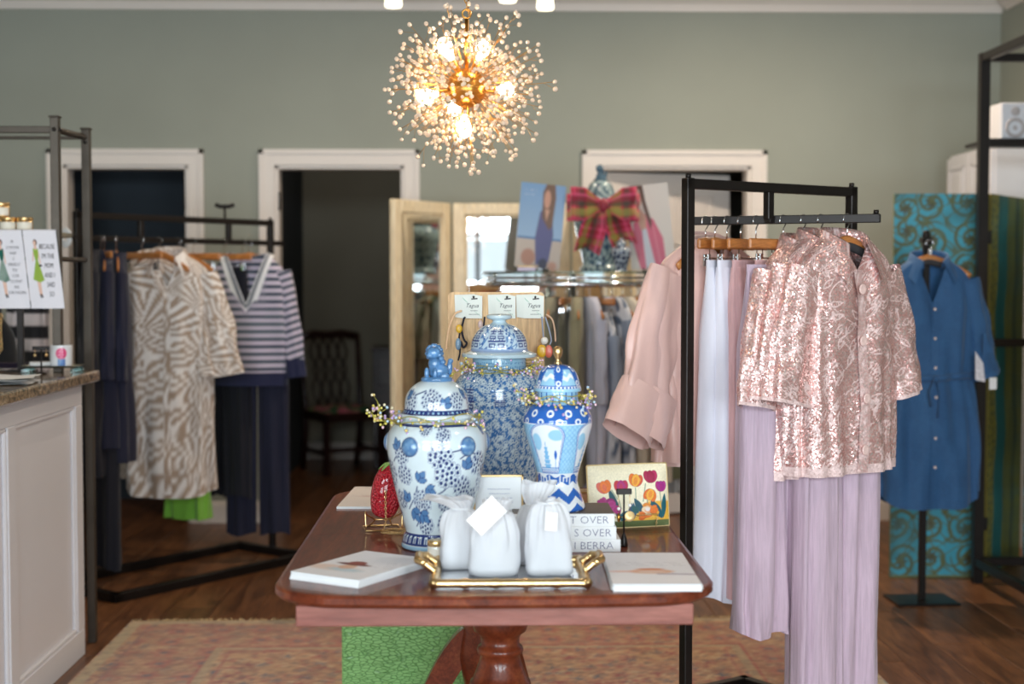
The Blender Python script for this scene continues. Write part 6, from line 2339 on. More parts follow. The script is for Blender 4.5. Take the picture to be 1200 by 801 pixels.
hx_, hy_, hz_ = rail_item(993)
sequin_shirt('front pink sequin shirt with round buttons on the right rack', (hx_ - 0.01, hy_ - 0.01, hz_ + 0.004), math.radians(36), 5)
sequin_shirt('middle pink sequin shirt tucked behind the front one', (*rail_item(962)[:2], hz_ + 0.006), math.radians(44), 6, op=0.9)
sequin_shirt('rearmost pink sequin shirt peeking out left of the others', (*rail_item(942)[:2], hz_ - 0.01), math.radians(46), 7)
tq = rail_item(978)
trousers('long mauve crinkle trousers hanging under the front sequin shirt', (tq[0] + 0.005, tq[1] - 0.015, NECK - 0.10), math.radians(30), CRINK, 1.30, 0.13, 0.15, 0.078, 41, G_RT, folds=((5, .012), (9, .008), (14, .004)), depth=0.05, spread=0.152)
tq = rail_item(950)
trousers('shorter mauve crinkle trousers with curled hem behind the front pair', (tq[0] - 0.10, tq[1] - 0.055, NECK - 0.08), math.radians(34), CRINK, 1.06, 0.13, 0.15, 0.08, 43, G_RT, folds=((5, .012), (9, .008)), depth=0.05, spread=0.155, curl=0.02)

# ---- left rack
ldir = un
def on_lrail(px):
    lo, hi = -0.1, 1.2
    for _ in range(40):
        m_ = (lo + hi) / 2
        q = la + (lb - la) * m_
        d_ = _R.T @ np.array([q[0], q[1], LRAIL_Z - EYE])
        if 600 + F_PX * d_[0] / -d_[2] < px: lo = m_
        else: hi = m_
    return la + (lb - la) * lo


LNECK = LRAIL_Z + 0.0125 - 0.066
def lrail(px, dz=0.0):
    q = on_lrail(px)
    return (q[0], q[1], LNECK + dz)


G_LH = 'hangers on the left black rack'
for px, kd, yaw, lab in ((106, 'wood', -74, 'wooden hanger in the leftmost navy top on the left rack'), (118, 'clip', -60, 'clip hanger holding navy trousers at the left end of the left rack'),
                         (122, 'wood', -72, 'wooden hanger in the second navy top on the left rack'), (136, 'wood', -70, 'wooden hanger in the third navy top on the left rack'),
                         (166, 'clip', -45, 'clip hanger between the navy tops and palm-print dresses'), (186, 'wood', -25, 'wooden hanger in the rear palm-print dress'), (208, 'wood', -8, 'wooden hanger in the front palm-print shirt dress'),
                         (226, 'clip', -30, 'clip hanger holding the lime dress behind the shirt dress'), (262, 'clip', -28, 'clip hanger holding navy trousers between dress and striped sweater'),
                         (284, 'clip', -22, 'clip hanger holding the navy trousers under the striped sweater'), (291, 'pad', -10, 'padded wooden hanger inside the striped V-neck sweater')):
    hanger(kd, lrail(px), math.radians(yaw), lab, G_LH)


def palm_paint(s, z, k=0):
    """radiating palm-leaf stripes"""
    dx, dy, r = cells(s + 5, z + 7, 0.17, 0.8, 3 + k)
    an = r * 6.28
    cx, cy = 0.10 * np.cos(an), 0.10 * np.sin(an)
    th = np.arctan2(dy - cy, dx - cx)
    st = np.sin(th * (26 + 8 * r))
    C = np.zeros(s.shape + (3,))
    C[...] = c3(174, 150, 130)
    blend(C, sm(-st + 0.05, 0.5), c3(240, 232, 226))
    return C


def shirt_dress(label, loc, rz, seed, L=1.13, light=1.0):
    g = garment('shirt_dress', label, 'dress', loc, rz, 'palm-print shirt dresses on the left rack')
    prof = [(-L, 0.205, 0.075), (-0.8, 0.20, 0.075), (-0.5, 0.195, 0.07), (-0.3, 0.195, 0.066), (-0.2, 0.195, 0.062), (-0.11, 0.185, 0.052), (-0.06, 0.15, 0.046), (-0.02, 0.09, 0.044), (0.0, 0.066, 0.044)]
    P, A = torso_grid(prof, 120, 130, [(5, .012), (8, .009), (13, .004)], seed, drop=0.16, dropw=0.07, fold_top=0.25, creases=0.006, hem=lambda a: 0.035 * np.abs(np.sin(a)) ** 3)
    MB().grid(P, True, col=palm_paint(A * 0.135, P[..., 2], seed)).build('body', PRINT, g)
    for s in (-1, 1):
        S, a = sleeve_grid(s, (s * 0.155, 0, -0.105), (s * 0.262, -0.015, -0.57), 0.068, 0.072, 40, 50, 0.55, seed + s, 0.012, 0.007)
        MB().grid(S, True, col=palm_paint(a[None] * 0.06 + 0 * S[..., 2], S[..., 2] + s * 0.7, seed + 2)).build('sleeve', PRINT, g)
        K = cuff_ring(S, 0.05, k=7, out=0.004)
        MB().grid(K, True, col=palm_paint(K[..., 2] * 1.0, a[None] * 0.07 + 0 * K[..., 2], seed + 5)).build('cuff', PRINT, g)
    Q = collar_grid(0.068, 0.048, -0.002, 0.028, 0.07, 0.5, 0.03, flare=0.028, tip=0.03)
    MB().grid(Q, col=palm_paint(np.arctan2(Q[..., 0], -Q[..., 1]) * 0.08, Q[..., 2], seed + 8)).build('collar', PRINT, g)
    st = front_strip(P, A, -0.016, 0.016, -L + 0.02, -0.17, 0.004)
    MB().grid(st, col=palm_paint(st[..., 0], st[..., 2], seed + 3)).build('placket', PRINT, g)
    return g


q = lrail(208)
shirt_dress('tan and white palm-print shirt dress at the front of the left rack', (q[0] - 0.02, q[1] - 0.10, q[2] + 0.0), math.radians(2), 3)
q = lrail(186)
shirt_dress('second palm-print dress showing one sleeve behind the front one', (q[0] - 0.05, q[1] + 0.07, q[2] - 0.01), math.radians(-20), 9, 1.05)


def navy_top(label, loc, rz, seed, L, m_):
    g = garment('navy_shirt', label, 'top', loc, rz, 'navy tops on the left rack')
    prof = [(-L, 0.19, 0.06), (-0.5, 0.185, 0.055), (-0.2, 0.185, 0.05), (-0.1, 0.175, 0.042), (-0.04, 0.12, 0.04), (0.0, 0.075, 0.04)]
    P, A = torso_grid(prof, 70, 50, [(5, .010), (9, .006)], seed, drop=0.05, dropw=0.07, creases=0.005)
    MB().grid(P, True).build('body', m_, g)
    for s in (-1, 1):
        S, a = sleeve_grid(s, (s * 0.15, 0, -0.1), (s * 0.20, -0.01, -0.56), 0.058, 0.05, 28, 30, 0.6, seed + s, 0.01)
        MB().grid(S, True).build('sleeve', m_, g)
    a = np.linspace(0, 2 * PI, 40, endpoint=False)
    MB().tube(np.stack([0.076 * np.sin(a), -0.042 * np.cos(a), -0.003 - 0.045 * np.clip(np.cos(a), 0, 1)], 1), 0.006, 6, closed=True).build('neckband', m_, g)
    return g


q = lrail(106); navy_top('leftmost navy top hanging at the end of the left rack', q, math.radians(-74), 51, 0.98, NAVY2)
q = lrail(122); navy_top('second navy top from the left end of the left rack', q, math.radians(-72), 52, 0.86, NAVYC)
q = lrail(136); navy_top('third navy top beside the palm-print dresses', (q[0], q[1], q[2] - 0.01), math.radians(-70), 53, 0.92, NAVYC)
q = lrail(118)
trousers('navy trousers hanging low at the left end of the left rack', (q[0], q[1], LNECK - 0.066), math.radians(-60), NAVY2, 1.33, 0.14, 0.15, 0.07, 61, 'navy trousers on the left rack')
LIME = cloth('lime_cloth', c(126, 190, 62))
def lime_dress(label, loc, rz):
    g = garment('lime_dress', label, 'dress', loc, rz)
    prof = [(-1.2, 0.115, 0.06), (-0.8, 0.11, 0.055), (-0.3, 0.12, 0.05), (-0.02, 0.12, 0.02), (0.0, 0.12, 0.016)]
    P, A = torso_grid(prof, 80, 50, [(6, .012), (10, .008)], 71)
    MB().grid(P, True).build('body', LIME, g)
    a = np.linspace(0, 2 * PI, 40, endpoint=False)
    MB().tube(np.stack([0.152 * np.sin(a), -0.018 * np.cos(a), 0 * a], 1), 0.005, 6, closed=True).build('waistband', LIME, g)


q = lrail(226); lime_dress('lime green dress showing below the palm-print shirt dress', (q[0] - 0.045, q[1] + 0.05, LNECK - 0.066), math.radians(-28))
q = lrail(262)
trousers('navy trousers hanging between the palm-print dress and striped sweater', (q[0] - 0.02, q[1] + 0.08, LNECK - 0.066), math.radians(-28), NAVY2, 1.12, 0.14, 0.15, 0.07, 62, 'navy trousers on the left rack')

# striped sweater over navy trousers
q = lrail(300)
sxp, syp = q[0] - 0.015, q[1] - 0.16
sw = garment('striped_sweater', 'navy and lilac striped V-neck sweater at the right end of the left rack', 'sweater', (sxp, syp, LNECK + 0.0), math.radians(-4))
L = 0.64
prof = [(-L, 0.19, 0.068), (-0.45, 0.192, 0.066), (-0.2, 0.192, 0.062), (-0.12, 0.184, 0.054), (-0.07, 0.165, 0.048), (-0.03, 0.125, 0.044), (0.0, 0.095, 0.042)]
P, A = torso_grid(prof, 120, 230, [(4, .006), (7, .004)], 81, drop=0.25, dropw=0.098, backdrop=0.02, fold_top=0.3)
def stripe_paint(t_, navy_below, z):
    C = np.zeros(z.shape + (3,)); C[...] = c3(206, 192, 212)
    ph = np.mod(t_, 0.036) / 0.036
    blend(C, sm(np.abs(ph - 0.5) - 0.25, 0.14), c3(150, 168, 170))
    blend(C, sm(np.abs(ph - 0.5) - 0.19, 0.12), c3(28, 40, 70))
    blend(C, (z < navy_below).astype(float), c3(24, 30, 66))
    return C


MB().grid(P, True, col=stripe_paint(P[..., 2], -L + 0.065, P[..., 2])).build('body', KNIT, sw)
for s in (-1, 1):
    S, a = sleeve_grid(s, (s * 0.15, 0, -0.09), (s * 0.225, -0.005, -0.60), 0.064, 0.05, 40, 90, 0.6, 83 + s, 0.008, 0.005)
    MB().grid(S, True, col=stripe_paint(S[..., 2] * 1.0 - s * 0.35 * (S[..., 0] - s * 0.2), -0.51, S[..., 2])).build('sleeve', KNIT, sw)
top = P[-1]
order = np.arange(len(top))
cen_ = top.mean(0)
m = MB()
rows = []
cols = []
for k, (o, dz) in enumerate(((0.0, 0.004), (0.010, 0.001), (0.020, -0.004), (0.034, -0.012))):
    dv = top - np.array([0, 0, 0])
    nx_ = np.sign(top[:, 0]) * (np.abs(top[:, 0]) + o)
    yy = np.where(A[-1] * 0 + np.cos(A[-1]) > 0, top[:, 1] - 0.012 - o * 0.12, top[:, 1] + 0.006)
    zz = top[:, 2] + dz - o * 1.0 * (np.cos(A[-1]) > 0) * np.clip(1 - np.abs(top[:, 0]) / 0.1, 0, 1)
    rows.append(np.stack([nx_, yy, zz], 1))
    cols.append(np.tile(c3(240, 238, 240) if k != 1 else c3(24, 44, 70), (len(top), 1)))
m.grid(np.array(rows), True, col=np.array(cols)).build('neckband', KNIT, sw)
trousers('navy trousers hanging below the striped sweater', (sxp + 0.035, syp + 0.05, LNECK - 0.2), math.radians(-4), NAVYC, 1.17, 0.135, 0.15, 0.068, 63, 'navy trousers on the left rack', gap=0.02)

# black and white striped scarf top at the far left end, and a white size disc
def bw_paint(z):
    C = np.zeros(z.shape + (3,)); C[...] = c3(224, 212, 212)
    blend(C, (np.mod(z, 0.11) < 0.055).astype(float), c3(20, 20, 26))
    return C


q = lrail(92)
sc_ = garment('striped_blouse', 'black and white block-striped top behind the bronze shelf posts', 'top', (q[0] - 0.18, q[1] - 0.10, LNECK - 0.05), math.radians(-20))
prof = [(-0.62, 0.085, 0.035), (-0.3, 0.085, 0.035), (-0.08, 0.08, 0.03), (0.0, 0.03, 0.02)]
P, A = torso_grid(prof, 60, 90, [(5, .010), (8, .006)], 91)
MB().grid(P, True, col=bw_paint(P[..., 2])).build('body', PRINT, sc_)
S, a = sleeve_grid(-1, (-0.06, 0, -0.05), (-0.12, 0, -0.5), 0.04, 0.035, 24, 60, 0.6, 92)
MB().grid(S, True, col=bw_paint(S[..., 2])).build('sleeve', PRINT, sc_)
q = at(82, 274, 6.2)
dsc = thing('size_disc', 'white oval size disc on the left end of the left rack', 'size marker', (la[0] - un[0] * 0.06, la[1] - un[1] * 0.06, LRAIL_Z))
MB().lathe([(0.014, -0.003), (0.042, -0.003), (0.044, 0), (0.042, 0.003), (0.014, 0.003), (0.014, -0.003)], 32, M=rotz(ang_l := math.atan2(ldir[1], ldir[0])) @ roty(PI / 2), cap0=False, cap1=False).build('disc', WHITE, dsc)

# low white box with lime towel under the rack, sign topper, straw hat shape
q = fl(268, 611)
wb = thing('storage_box', 'low white box on the floor behind the left rack', 'box', (q[0], q[1] + 0.15, 0), 0)
MB().box((-0.19, -0.15, 0), (0.19, 0.15, 0.10), 0.006).build('body', WHITE, wb)
MB().box((-0.195, -0.155, 0.085), (0.195, 0.155, 0.11), 0.006).build('lid', WHITE, wb)
tp_ = at(272, 249, 6.85)
qq = la + (lb - la) * 0.74
st_ = thing('sign_topper', 'small black T-shaped sign topper on the left rack top bar', 'sign topper', (qq[0], qq[1], lz))
MB().tube([(0, 0, 0), (0, 0, 0.055)], 0.006, 8).tube(smooth_prof([(-0.045, 0, 0.064), (-0.02, 0, 0.055), (0, 0, 0.056), (0.02, 0, 0.055), (0.045, 0, 0.064)], 12), 0.010, 8).build('bracket', BLACK, st_)

# ---- blue dress on its stand
bq = fl(1080, 704)
bs = thing('garment_stand', 'black single-pole stand with square base under the blue dress', 'garment stand', (bq[0], bq[1], 0), 0.05)
hz = Z(276, bq[1])
MB().box((-0.135, -0.10, 0), (0.135, 0.10, 0.010), 0.002).build('base_plate', BLACK, bs)
MB().box((-0.014, -0.012, 0.01), (0.014, 0.012, hz), 0.002).build('pole', BLACK, bs)
m = MB().tube([(0, -0.012, hz - 0.03), (0, -0.05, hz - 0.03)], 0.010, 8).lathe([(0.016, 0), (0.018, 0.01), (0.014, 0.03), (0, 0.034)], 14, at=(0, 0, hz - 0.008)).box((-0.022, -0.02, hz - 0.03), (0.022, 0.02, hz - 0.005), 0.004)
m.build('hook_arm', BLACK, bs)
hanger('pad', (bq[0], bq[1] - 0.045, hz - 0.03 - 0.055), 0.0, 'padded wooden hanger inside the blue chambray shirt dress', 'hanger on the single stand')
dr_ = garment('chambray_dress', 'blue chambray shirt dress with rolled sleeves on the black single stand', 'dress', (bq[0], bq[1] - 0.045, hz - 0.085), math.radians(3))
L = 1.07
prof = [(-L, 0.225, 0.085), (-0.85, 0.225, 0.085), (-0.62, 0.20, 0.075), (-0.52, 0.178, 0.068), (-0.45, 0.185, 0.07), (-0.3, 0.19, 0.07), (-0.2, 0.19, 0.064), (-0.11, 0.18, 0.052), (-0.06, 0.145, 0.046), (-0.02, 0.09, 0.044), (0.0, 0.07, 0.044)]
P, A = torso_grid(prof, 130, 120, [(6, .010), (10, .009), (15, .005)], 101, drop=0.20, dropw=0.075, fold_top=0.2, creases=0.008, hem=lambda a: 0.07 * np.abs(np.sin(a)) ** 4 - 0.0)
MB().grid(P, True).build('body', CHAM, dr_)
for s in (-1, 1):
    S, a = sleeve_grid(s, (s * 0.152, 0, -0.105), (s * 0.225, 0.0, -0.47), 0.068, 0.062, 40, 40, 0.6, 103 + s, 0.010, 0.007)
    MB().grid(S, True).build('sleeve', CHAM, dr_)
    K, a = sleeve_grid(s, (s * 0.212, 0, -0.42), (s * 0.24, 0.0, -0.52), 0.072, 0.074, 40, 10, 0.66, 105 + s, 0, 0.004)
    MB().grid(K, True).build('cuff', CHAM, dr_)
    MB().box((s * 0.226 - 0.008, -0.052, -0.43), (s * 0.226 + 0.008, -0.047, -0.33), 0.001, M=None).build('sleeve_tab', CHAM, dr_)
Q = collar_grid(0.072, 0.048, -0.002, 0.028, 0.075, 0.55, 0.025, flare=0.03, tip=0.03)
MB().grid(Q).build('collar', CHAM, dr_)
st = front_strip(P, A, -0.015, 0.015, -L + 0.01, -0.20, 0.005)
MB().grid(st).build('placket', CHAM, dr_)
buttons(dr_, st, (34, 29, 24, 19, 12, 7), 0.006, BTN)
i = np.argmin(np.abs(P[:, 0, 2] + 0.515))
ring = P[i] * np.array([1.03, 1.10, 1.0])
ring[:, 2] = -0.515 + 0.008 * np.sin(2 * A[0])
MB().tube(ring, 0.011, 8, closed=True, flat=(1.3, 0.5)).build('belt', CHAM, dr_)
m = MB()
m.tube([(0.0, -0.095, -0.515), (0.014, -0.10, -0.58), (0.006, -0.105, -0.68)], 0.010, 6, flat=(0.4, 1)).tube([(-0.005, -0.095, -0.515), (-0.028, -0.10, -0.57), (-0.022, -0.105, -0.63)], 0.010, 6, flat=(0.4, 1)).ball((0, -0.096, -0.515), 0.014, 10, 7)
m.build('belt_tie', CHAM, dr_)
MB().box((0.0, 0.005, -0.02), (0.012, 0.012, 0.03)).build('neck_label', WHITE, dr_)
lt = mat('lace_white', c(222, 218, 224), 0.8, var=0.2, scale=80)
MB().grid(np.array([[(0.165, -0.10, -0.40), (0.20, -0.10, -0.45)], [(0.165, -0.105, -0.52), (0.21, -0.10, -0.53)]])).build('lace_insert', lt, dr_)
MB().box((-0.016, -0.0006, -0.05), (0.016, 0.0006, 0), at=(0.265, -0.05, -0.515)).build('price_tag', WHITE, dr_)

# garments on the black frame at the right edge
RLZ = 1.63
def frame_top(label, loc, rz, m_, L, seed, lace=None):
    g = garment('hanging_shirt', label, 'top', loc, rz, 'clothes on the black frame')
    prof = [(-L, 0.19, 0.05), (-0.3, 0.185, 0.05), (-0.1, 0.175, 0.042), (-0.04, 0.12, 0.04), (0.0, 0.07, 0.04)]
    P, A = torso_grid(prof, 60, 40, [(5, .010), (9, .006)], seed, drop=0.05, dropw=0.07)
    MB().grid(P, True).build('body', m_, g)
    for s in (-1, 1):
        S, a = sleeve_grid(s, (s * 0.15, 0, -0.1), (s * 0.205, -0.01, -0.52), 0.056, 0.05, 28, 30, 0.6, seed + s, 0.01)
        MB().grid(S, True).build('sleeve', m_, g)
        if lace:
            K = cuff_ring(S, 0, k=5, out=0.006)
            MB().grid(K, True).build('cuff', lace, g)
    MB().tube(np.stack([0.072 * np.sin(np.linspace(0, 6.28, 30)), -0.042 * np.cos(np.linspace(0, 6.28, 30)), 0 * np.linspace(0, 1, 30) - 0.02], 1), 0.006, 6).build('neckband', m_, g)


ylo = cloth('straw_yellow_cloth', c(206, 176, 110))
gry = cloth('grey_violet_cloth', c(140, 136, 148))
fx0 = FRX + 0.26
for k, (yy, m_, L, lab, sd, lc) in enumerate(((5.62, gry, 0.60, 'grey top with white lace cuffs on the black frame', 111, lt), (5.78, ylo, 1.0, 'straw yellow long top on the black frame', 112, None))):
    zz = 1.63 + 0.0125 - 0.066
    hanger('wood', (fx0, yy, zz), math.radians(4 + 5 * k), 'wooden hanger in the ' + ('grey lace-cuffed top' if k == 0 else 'straw yellow top') + ' on the black frame', 'hangers on the black frame')
    frame_top(lab, (fx0, yy, zz), math.radians(4 + 5 * k), m_, L, sd, lc)

# ================================================================== round chrome rack
cyr = 6.5
rcx = X(670, cyr); rad = 0.385
RZ = Z(333, cyr - rad); GTOP = Z(318, cyr)
rr = thing('round_rack', 'round chrome garment rack with glass top at the back of the room', 'garment rack', (rcx, cyr, 0))
a = np.linspace(0, 2 * PI, 72, endpoint=False)
MB().tube(np.stack([rad * np.sin(a), -rad * np.cos(a), 0 * a + RZ], 1), 0.0125, 10, closed=True).build('ring', CHROME, rr)
MB().tube(np.stack([(rad - 0.0) * np.sin(a), -(rad) * np.cos(a), 0 * a + RZ + 0.028], 1), 0.006, 8, closed=True).build('upper_ring', CHROME, rr)
MB().lathe([(0.0, GTOP - 0.010), (rad + 0.02, GTOP - 0.010), (rad + 0.022, GTOP - 0.005), (rad + 0.02, GTOP), (0, GTOP)], 64).build('glass_top', glass('rack_glass', (0.86, 0.95, 0.93, 1), 0.10), rr)
MB().tube([(0, 0, 0.02), (0, 0, GTOP - 0.012)], 0.02, 14).build('pole', CHROME, rr)
m = MB()
for k in range(4):
    q = k * PI / 2 + 0.4
    m.tube([(0, 0, RZ), (rad * math.sin(q), -rad * math.cos(q), RZ)], 0.008, 8)
    m.tube([(rad * math.sin(q), -rad * math.cos(q), RZ), (rad * math.sin(q), -rad * math.cos(q), GTOP - 0.01)], 0.007, 8)
m.build('spokes', CHROME, rr)
for k in range(4):
    q = k * PI / 2 + 0.2
    MB().tube([(0, 0, 0.06), (0.40 * math.sin(q), -0.40 * math.cos(q), 0.02)], 0.014, 8).build('leg', CHROME, rr)
GR = [('red', (196, 44, 40), 0.75), ('ivory', (226, 216, 208), 0.8), ('pale lilac', (204, 200, 206), 0.8), ('pale sage', (206, 210, 198), 0.85), ('white', (224, 222, 214), 0.8), ('sage', (150, 152, 132), 0.82), ('grey-olive', (128, 126, 104), 0.85),
      ('dark olive', (96, 94, 76), 0.83), ('olive', (140, 134, 106), 0.8), ('lavender', (190, 192, 210), 0.85), ('leaf-print', None, 0.9), ('blue leaf-print', None, 0.88), ('oatmeal', (206, 196, 180), 0.8), ('stone', (180, 170, 156), 0.8),
      ('cream', (224, 212, 194), 0.8), ('moss', (120, 124, 96), 0.8), ('mist grey', (186, 190, 190), 0.8)]
for k, (nm, colr, L) in enumerate(GR):
    q = math.radians(-62 + 124 * k / (len(GR) - 1))
    p = (rcx + rad * math.sin(q), cyr - rad * math.cos(q), RZ + 0.0125 - 0.066)
    rzq = q + PI / 2 + RNG.normal(0, 0.07)          # hanger lies across the ring
    kind = 'clip' if k % 3 == 1 else 'wood'
    hanger(kind, p, rzq, 'wooden hanger holding the %s garment on the round chrome rack' % nm, 'hangers on the round rack')
    lab = '%s garment hanging edge-on from the round chrome rack' % nm
    if kind == 'clip':
        trousers(lab.replace('garment', 'trousers'), (p[0], p[1], p[2] - 0.066), rzq, cloth('round_' + nm, c(*colr)) if colr else PRINT, L, 0.15, 0.16, 0.075, 200 + k, 'clothes on the round rack', depth=0.03) if colr else None
    if kind != 'clip' or not colr:
        g = garment('hanging_shirt', lab.replace('garment', 'top'), 'top', (p[0], p[1], p[2] - (0.066 if kind == 'clip' else 0)), rzq, 'clothes on the round rack')
        prof = [(-L, 0.185, 0.040), (-0.4, 0.18, 0.038), (-0.15, 0.178, 0.036), (-0.08, 0.165, 0.03), (-0.03, 0.12, 0.028), (0.0, 0.07, 0.026)]
        P, A = torso_grid(prof, 56, 70, [(4, .012), (8, .007)], 200 + k)
        if colr:
            mt = cloth('round_' + nm, c(*colr)); C = None
        else:
            mt = PRINT
            s_ = A * 0.1; z_ = P[..., 2]
            C = np.zeros(P.shape); C[...] = c3(206, 210, 220)
            dx, dy, r = cells(s_ + k, z_, 0.07, 0.7, 40 + k)
            an = r * 6.28
            u = dx * np.cos(an) + dy * np.sin(an); w = -dx * np.sin(an) + dy * np.cos(an)
            blend(C, sm(np.abs(w) - 0.016 * np.clip(1 - (u / 0.04) ** 2, 0, 1), 0.006), c3(84, 100, 124))
        MB().grid(P, True, col=C).build('body', mt, g)
        for s in (-1, 1):
            S, a2 = sleeve_grid(s, (s * 0.15, 0, -0.1), (s * 0.19, 0, -0.45), 0.05, 0.045, 20, 20, 0.6, 300 + k + s)
            if colr: MB().grid(S, True).build('sleeve', mt, g)
            else: MB().grid(S, True, col=np.broadcast_to(c3(150, 162, 182), S.shape)).build('sleeve', mt, g)

# ================================================================== on the round rack's glass top
def paint_beach(x, z, C):
    w, h = 0.205, 0.385
    u, v_ = x / w + 0.5, z / h
    C[...] = c3(120, 160, 204)
    C[...] = C + (c3(176, 204, 232) - C) * (np.clip(1.1 - v_, 0, 1) * 0.9)[..., None]
    blend(C, sm(v_ - 0.36, 0.01), c3(86, 128, 178))
    blend(C, sm(v_ - 0.335, 0.01), c3(206, 190, 178))
    blend(C, sm(d_poly(u, v_, [(0.46, 0.03), (0.40, 0.35), (0.47, 0.66), (0.60, 0.74), (0.74, 0.66), (0.80, 0.40), (0.74, 0.08)]), 0.02), c3(88, 90, 140))
    blend(C, sm(np.abs(np.mod(v_ * 42 + 3 * u, 1) - 0.5) - 0.2, 0.2) * sm(d_poly(u, v_, [(0.46, 0.1), (0.40, 0.35), (0.47, 0.64), (0.72, 0.62), (0.78, 0.40), (0.74, 0.1)]), 0.02) * 0.5, c3(120, 120, 166))
    blend(C, sm(d_poly(u, v_, [(0.52, 0.60), (0.50, 0.90), (0.58, 1.02), (0.76, 1.02), (0.80, 0.85), (0.76, 0.50), (0.69, 0.46)]), 0.03), c3(120, 92, 78))
    blend(C, sm(d_circ(u, v_, 0.61, 0.82, 0.075, 0.11), 0.02), c3(206, 156, 134))
    blend(C, sm(d_poly(u, v_, [(0.57, 0.70), (0.62, 0.56), (0.68, 0.70)]), 0.02), c3(206, 160, 138))
    blend(C, sm(d_circ(u, v_, 0.28, 0.12, 0.16, 0.10), 0.03), c3(190, 140, 120))
    blend(C, sm(d_circ(u, v_, 0.62, 0.05, 0.10, 0.07), 0.03), c3(52, 54, 84))
    blend(C, sm(d_circ(u, v_, 0.83, 0.04, 0.10, 0.05), 0.03), c3(200, 152, 132))
    squiggles(C, x, z, 2, -0.085, -0.03, 0.352, 0.02, 3, c3(240, 240, 244), 0.002, 0.9)


def paint_cardigan(x, z, C):
    w, h = 0.20, 0.385
    u, v_ = x / w + 0.5, z / h
    C[...] = c3(228, 220, 212)
    blend(C, sm(d_poly(u, v_, [(0.14, 0.55), (0.10, 0.30), (0.22, -0.02), (0.80, -0.02), (0.78, 0.35), (0.60, 0.58), (0.40, 0.66)]), 0.02), c3(220, 104, 132))
    blend(C, sm(np.abs(u - 0.62 + 0.2 * (v_ - 0.3)) - 0.02, 0.02) * (v_ < 0.5) * 0.5, c3(236, 150, 166))
    blend(C, sm(d_poly(u, v_, [(0.34, 0.0), (0.32, 0.48), (0.42, 0.50), (0.56, 0.0)]), 0.02), c3(214, 216, 226))
    blend(C, sm(d_poly(u, v_, [(0.22, 0.62), (0.30, 0.46), (0.42, 0.48), (0.44, 0.62), (0.34, 0.72)]), 0.02), c3(212, 164, 142))
    blend(C, sm(d_circ(u, v_, 0.29, 0.84, 0.085, 0.10), 0.02), c3(206, 154, 132))
    blend(C, sm(d_poly(u, v_, [(0.12, 1.02), (0.16, 0.86), (0.22, 0.95), (0.34, 0.94), (0.40, 0.72), (0.52, 0.46), (0.56, 0.55), (0.46, 0.80), (0.42, 1.02)]), 0.02), c3(98, 68, 56))


PHOTO = painted('photo_print', 0.3, coat=0.3, grain=0.01)
def photo(name, label, px_bottom, y, w, h, roll, yaw, paint):
    p = thing(name, label, 'photo print', (X(px_bottom, y), y, GTOP + 0.001), yaw, 'photo prints on the round rack')
    P, C = panel(w, h, 90, 150, paint)
    B = MB().grid(P, col=C, at=(0, -0.0025, 0)).box((-w / 2, -0.002, 0), (w / 2, 0.002, h), col=c3(220, 220, 220))
    lift = abs(math.sin(roll)) * w / 2
    B.build('print', PHOTO, p, (0, 0, lift + 0.004), rot=(-0.12, roll, 0))
    MB().box((-0.05, -0.02, 0), (0.05, 0.03, 0.006), 0.001).box((-0.05, -0.02, 0.006), (-0.044, -0.016, 0.014)).box((0.044, -0.02, 0.006), (0.05, -0.016, 0.014)).tube([(0, 0.03, 0.004), (0, 0.07, h * 0.7)], 0.003, 6).tube([(0, 0.09, 0.003), (0, 0.07, h * 0.7)], 0.003, 6).build('easel', BLACK, p)


photo('photo_print', 'tilted beach photo of a person in a striped blue sweater on the glass top', 629, cyr - 0.08, 0.205, 0.385, 0.10, 0.08, paint_beach)
photo('photo_print', 'photo of a person in a pink cardigan at the right of the bow jar', 766, cyr - 0.05, 0.20, 0.385, -0.10, -0.1, paint_cardigan)

def paint_transfer(s, z, C):
    C[...] = c3(168, 186, 184)
    v_ = np.abs(np.sin(s * 60 + 2.2 * np.sin(z * 55)) * np.cos(z * 60 + 2 * np.sin(s * 52)))
    blend(C, sm(v_ - 0.28, 0.25), c3(92, 116, 128))
    dx, dy, r = cells(s, z, 0.045, 0.8, 6)
    blend(C, sm(np.hypot(dx, dy) - 0.012, 0.006) * (r > 0.4), c3(58, 82, 106))


bjx, bjy = X(704, cyr), cyr + 0.02
bj = thing('ginger_jar', 'grey-blue lidded jar wearing a big plaid ribbon bow on the glass top', 'ginger jar', (bjx, bjy, GTOP))
prof = [(0.085, 0), (0.092, 0.006), (0.090, 0.02), (0.082, 0.035), (0.088, 0.08), (0.108, 0.16), (0.122, 0.225), (0.120, 0.265), (0.098, 0.295), (0.072, 0.308), (0.068, 0.325)]
P, C = lathe_painted(prof, 150, 110, paint_transfer, 0.122)
MB().grid(P, True, col=C, cap0=True).build('body', GLAZE, bj)
lid = [(0.06, 0.322), (0.082, 0.323), (0.084, 0.330), (0.072, 0.336), (0.066, 0.36), (0.052, 0.395), (0.030, 0.415), (0.0, 0.42)]
P, C = lathe_painted(lid, 120, 60, paint_transfer, 0.08)
lo = MB().grid(P, True, col=C).build('lid', GLAZE, bj)
m = MB(); foo_dog(m, 0.418, sc=0.9)
m.build('finial', mat('slate_glaze', c(74, 104, 122), 0.25, var=0.3, scale=50, coat=0.5), lo)

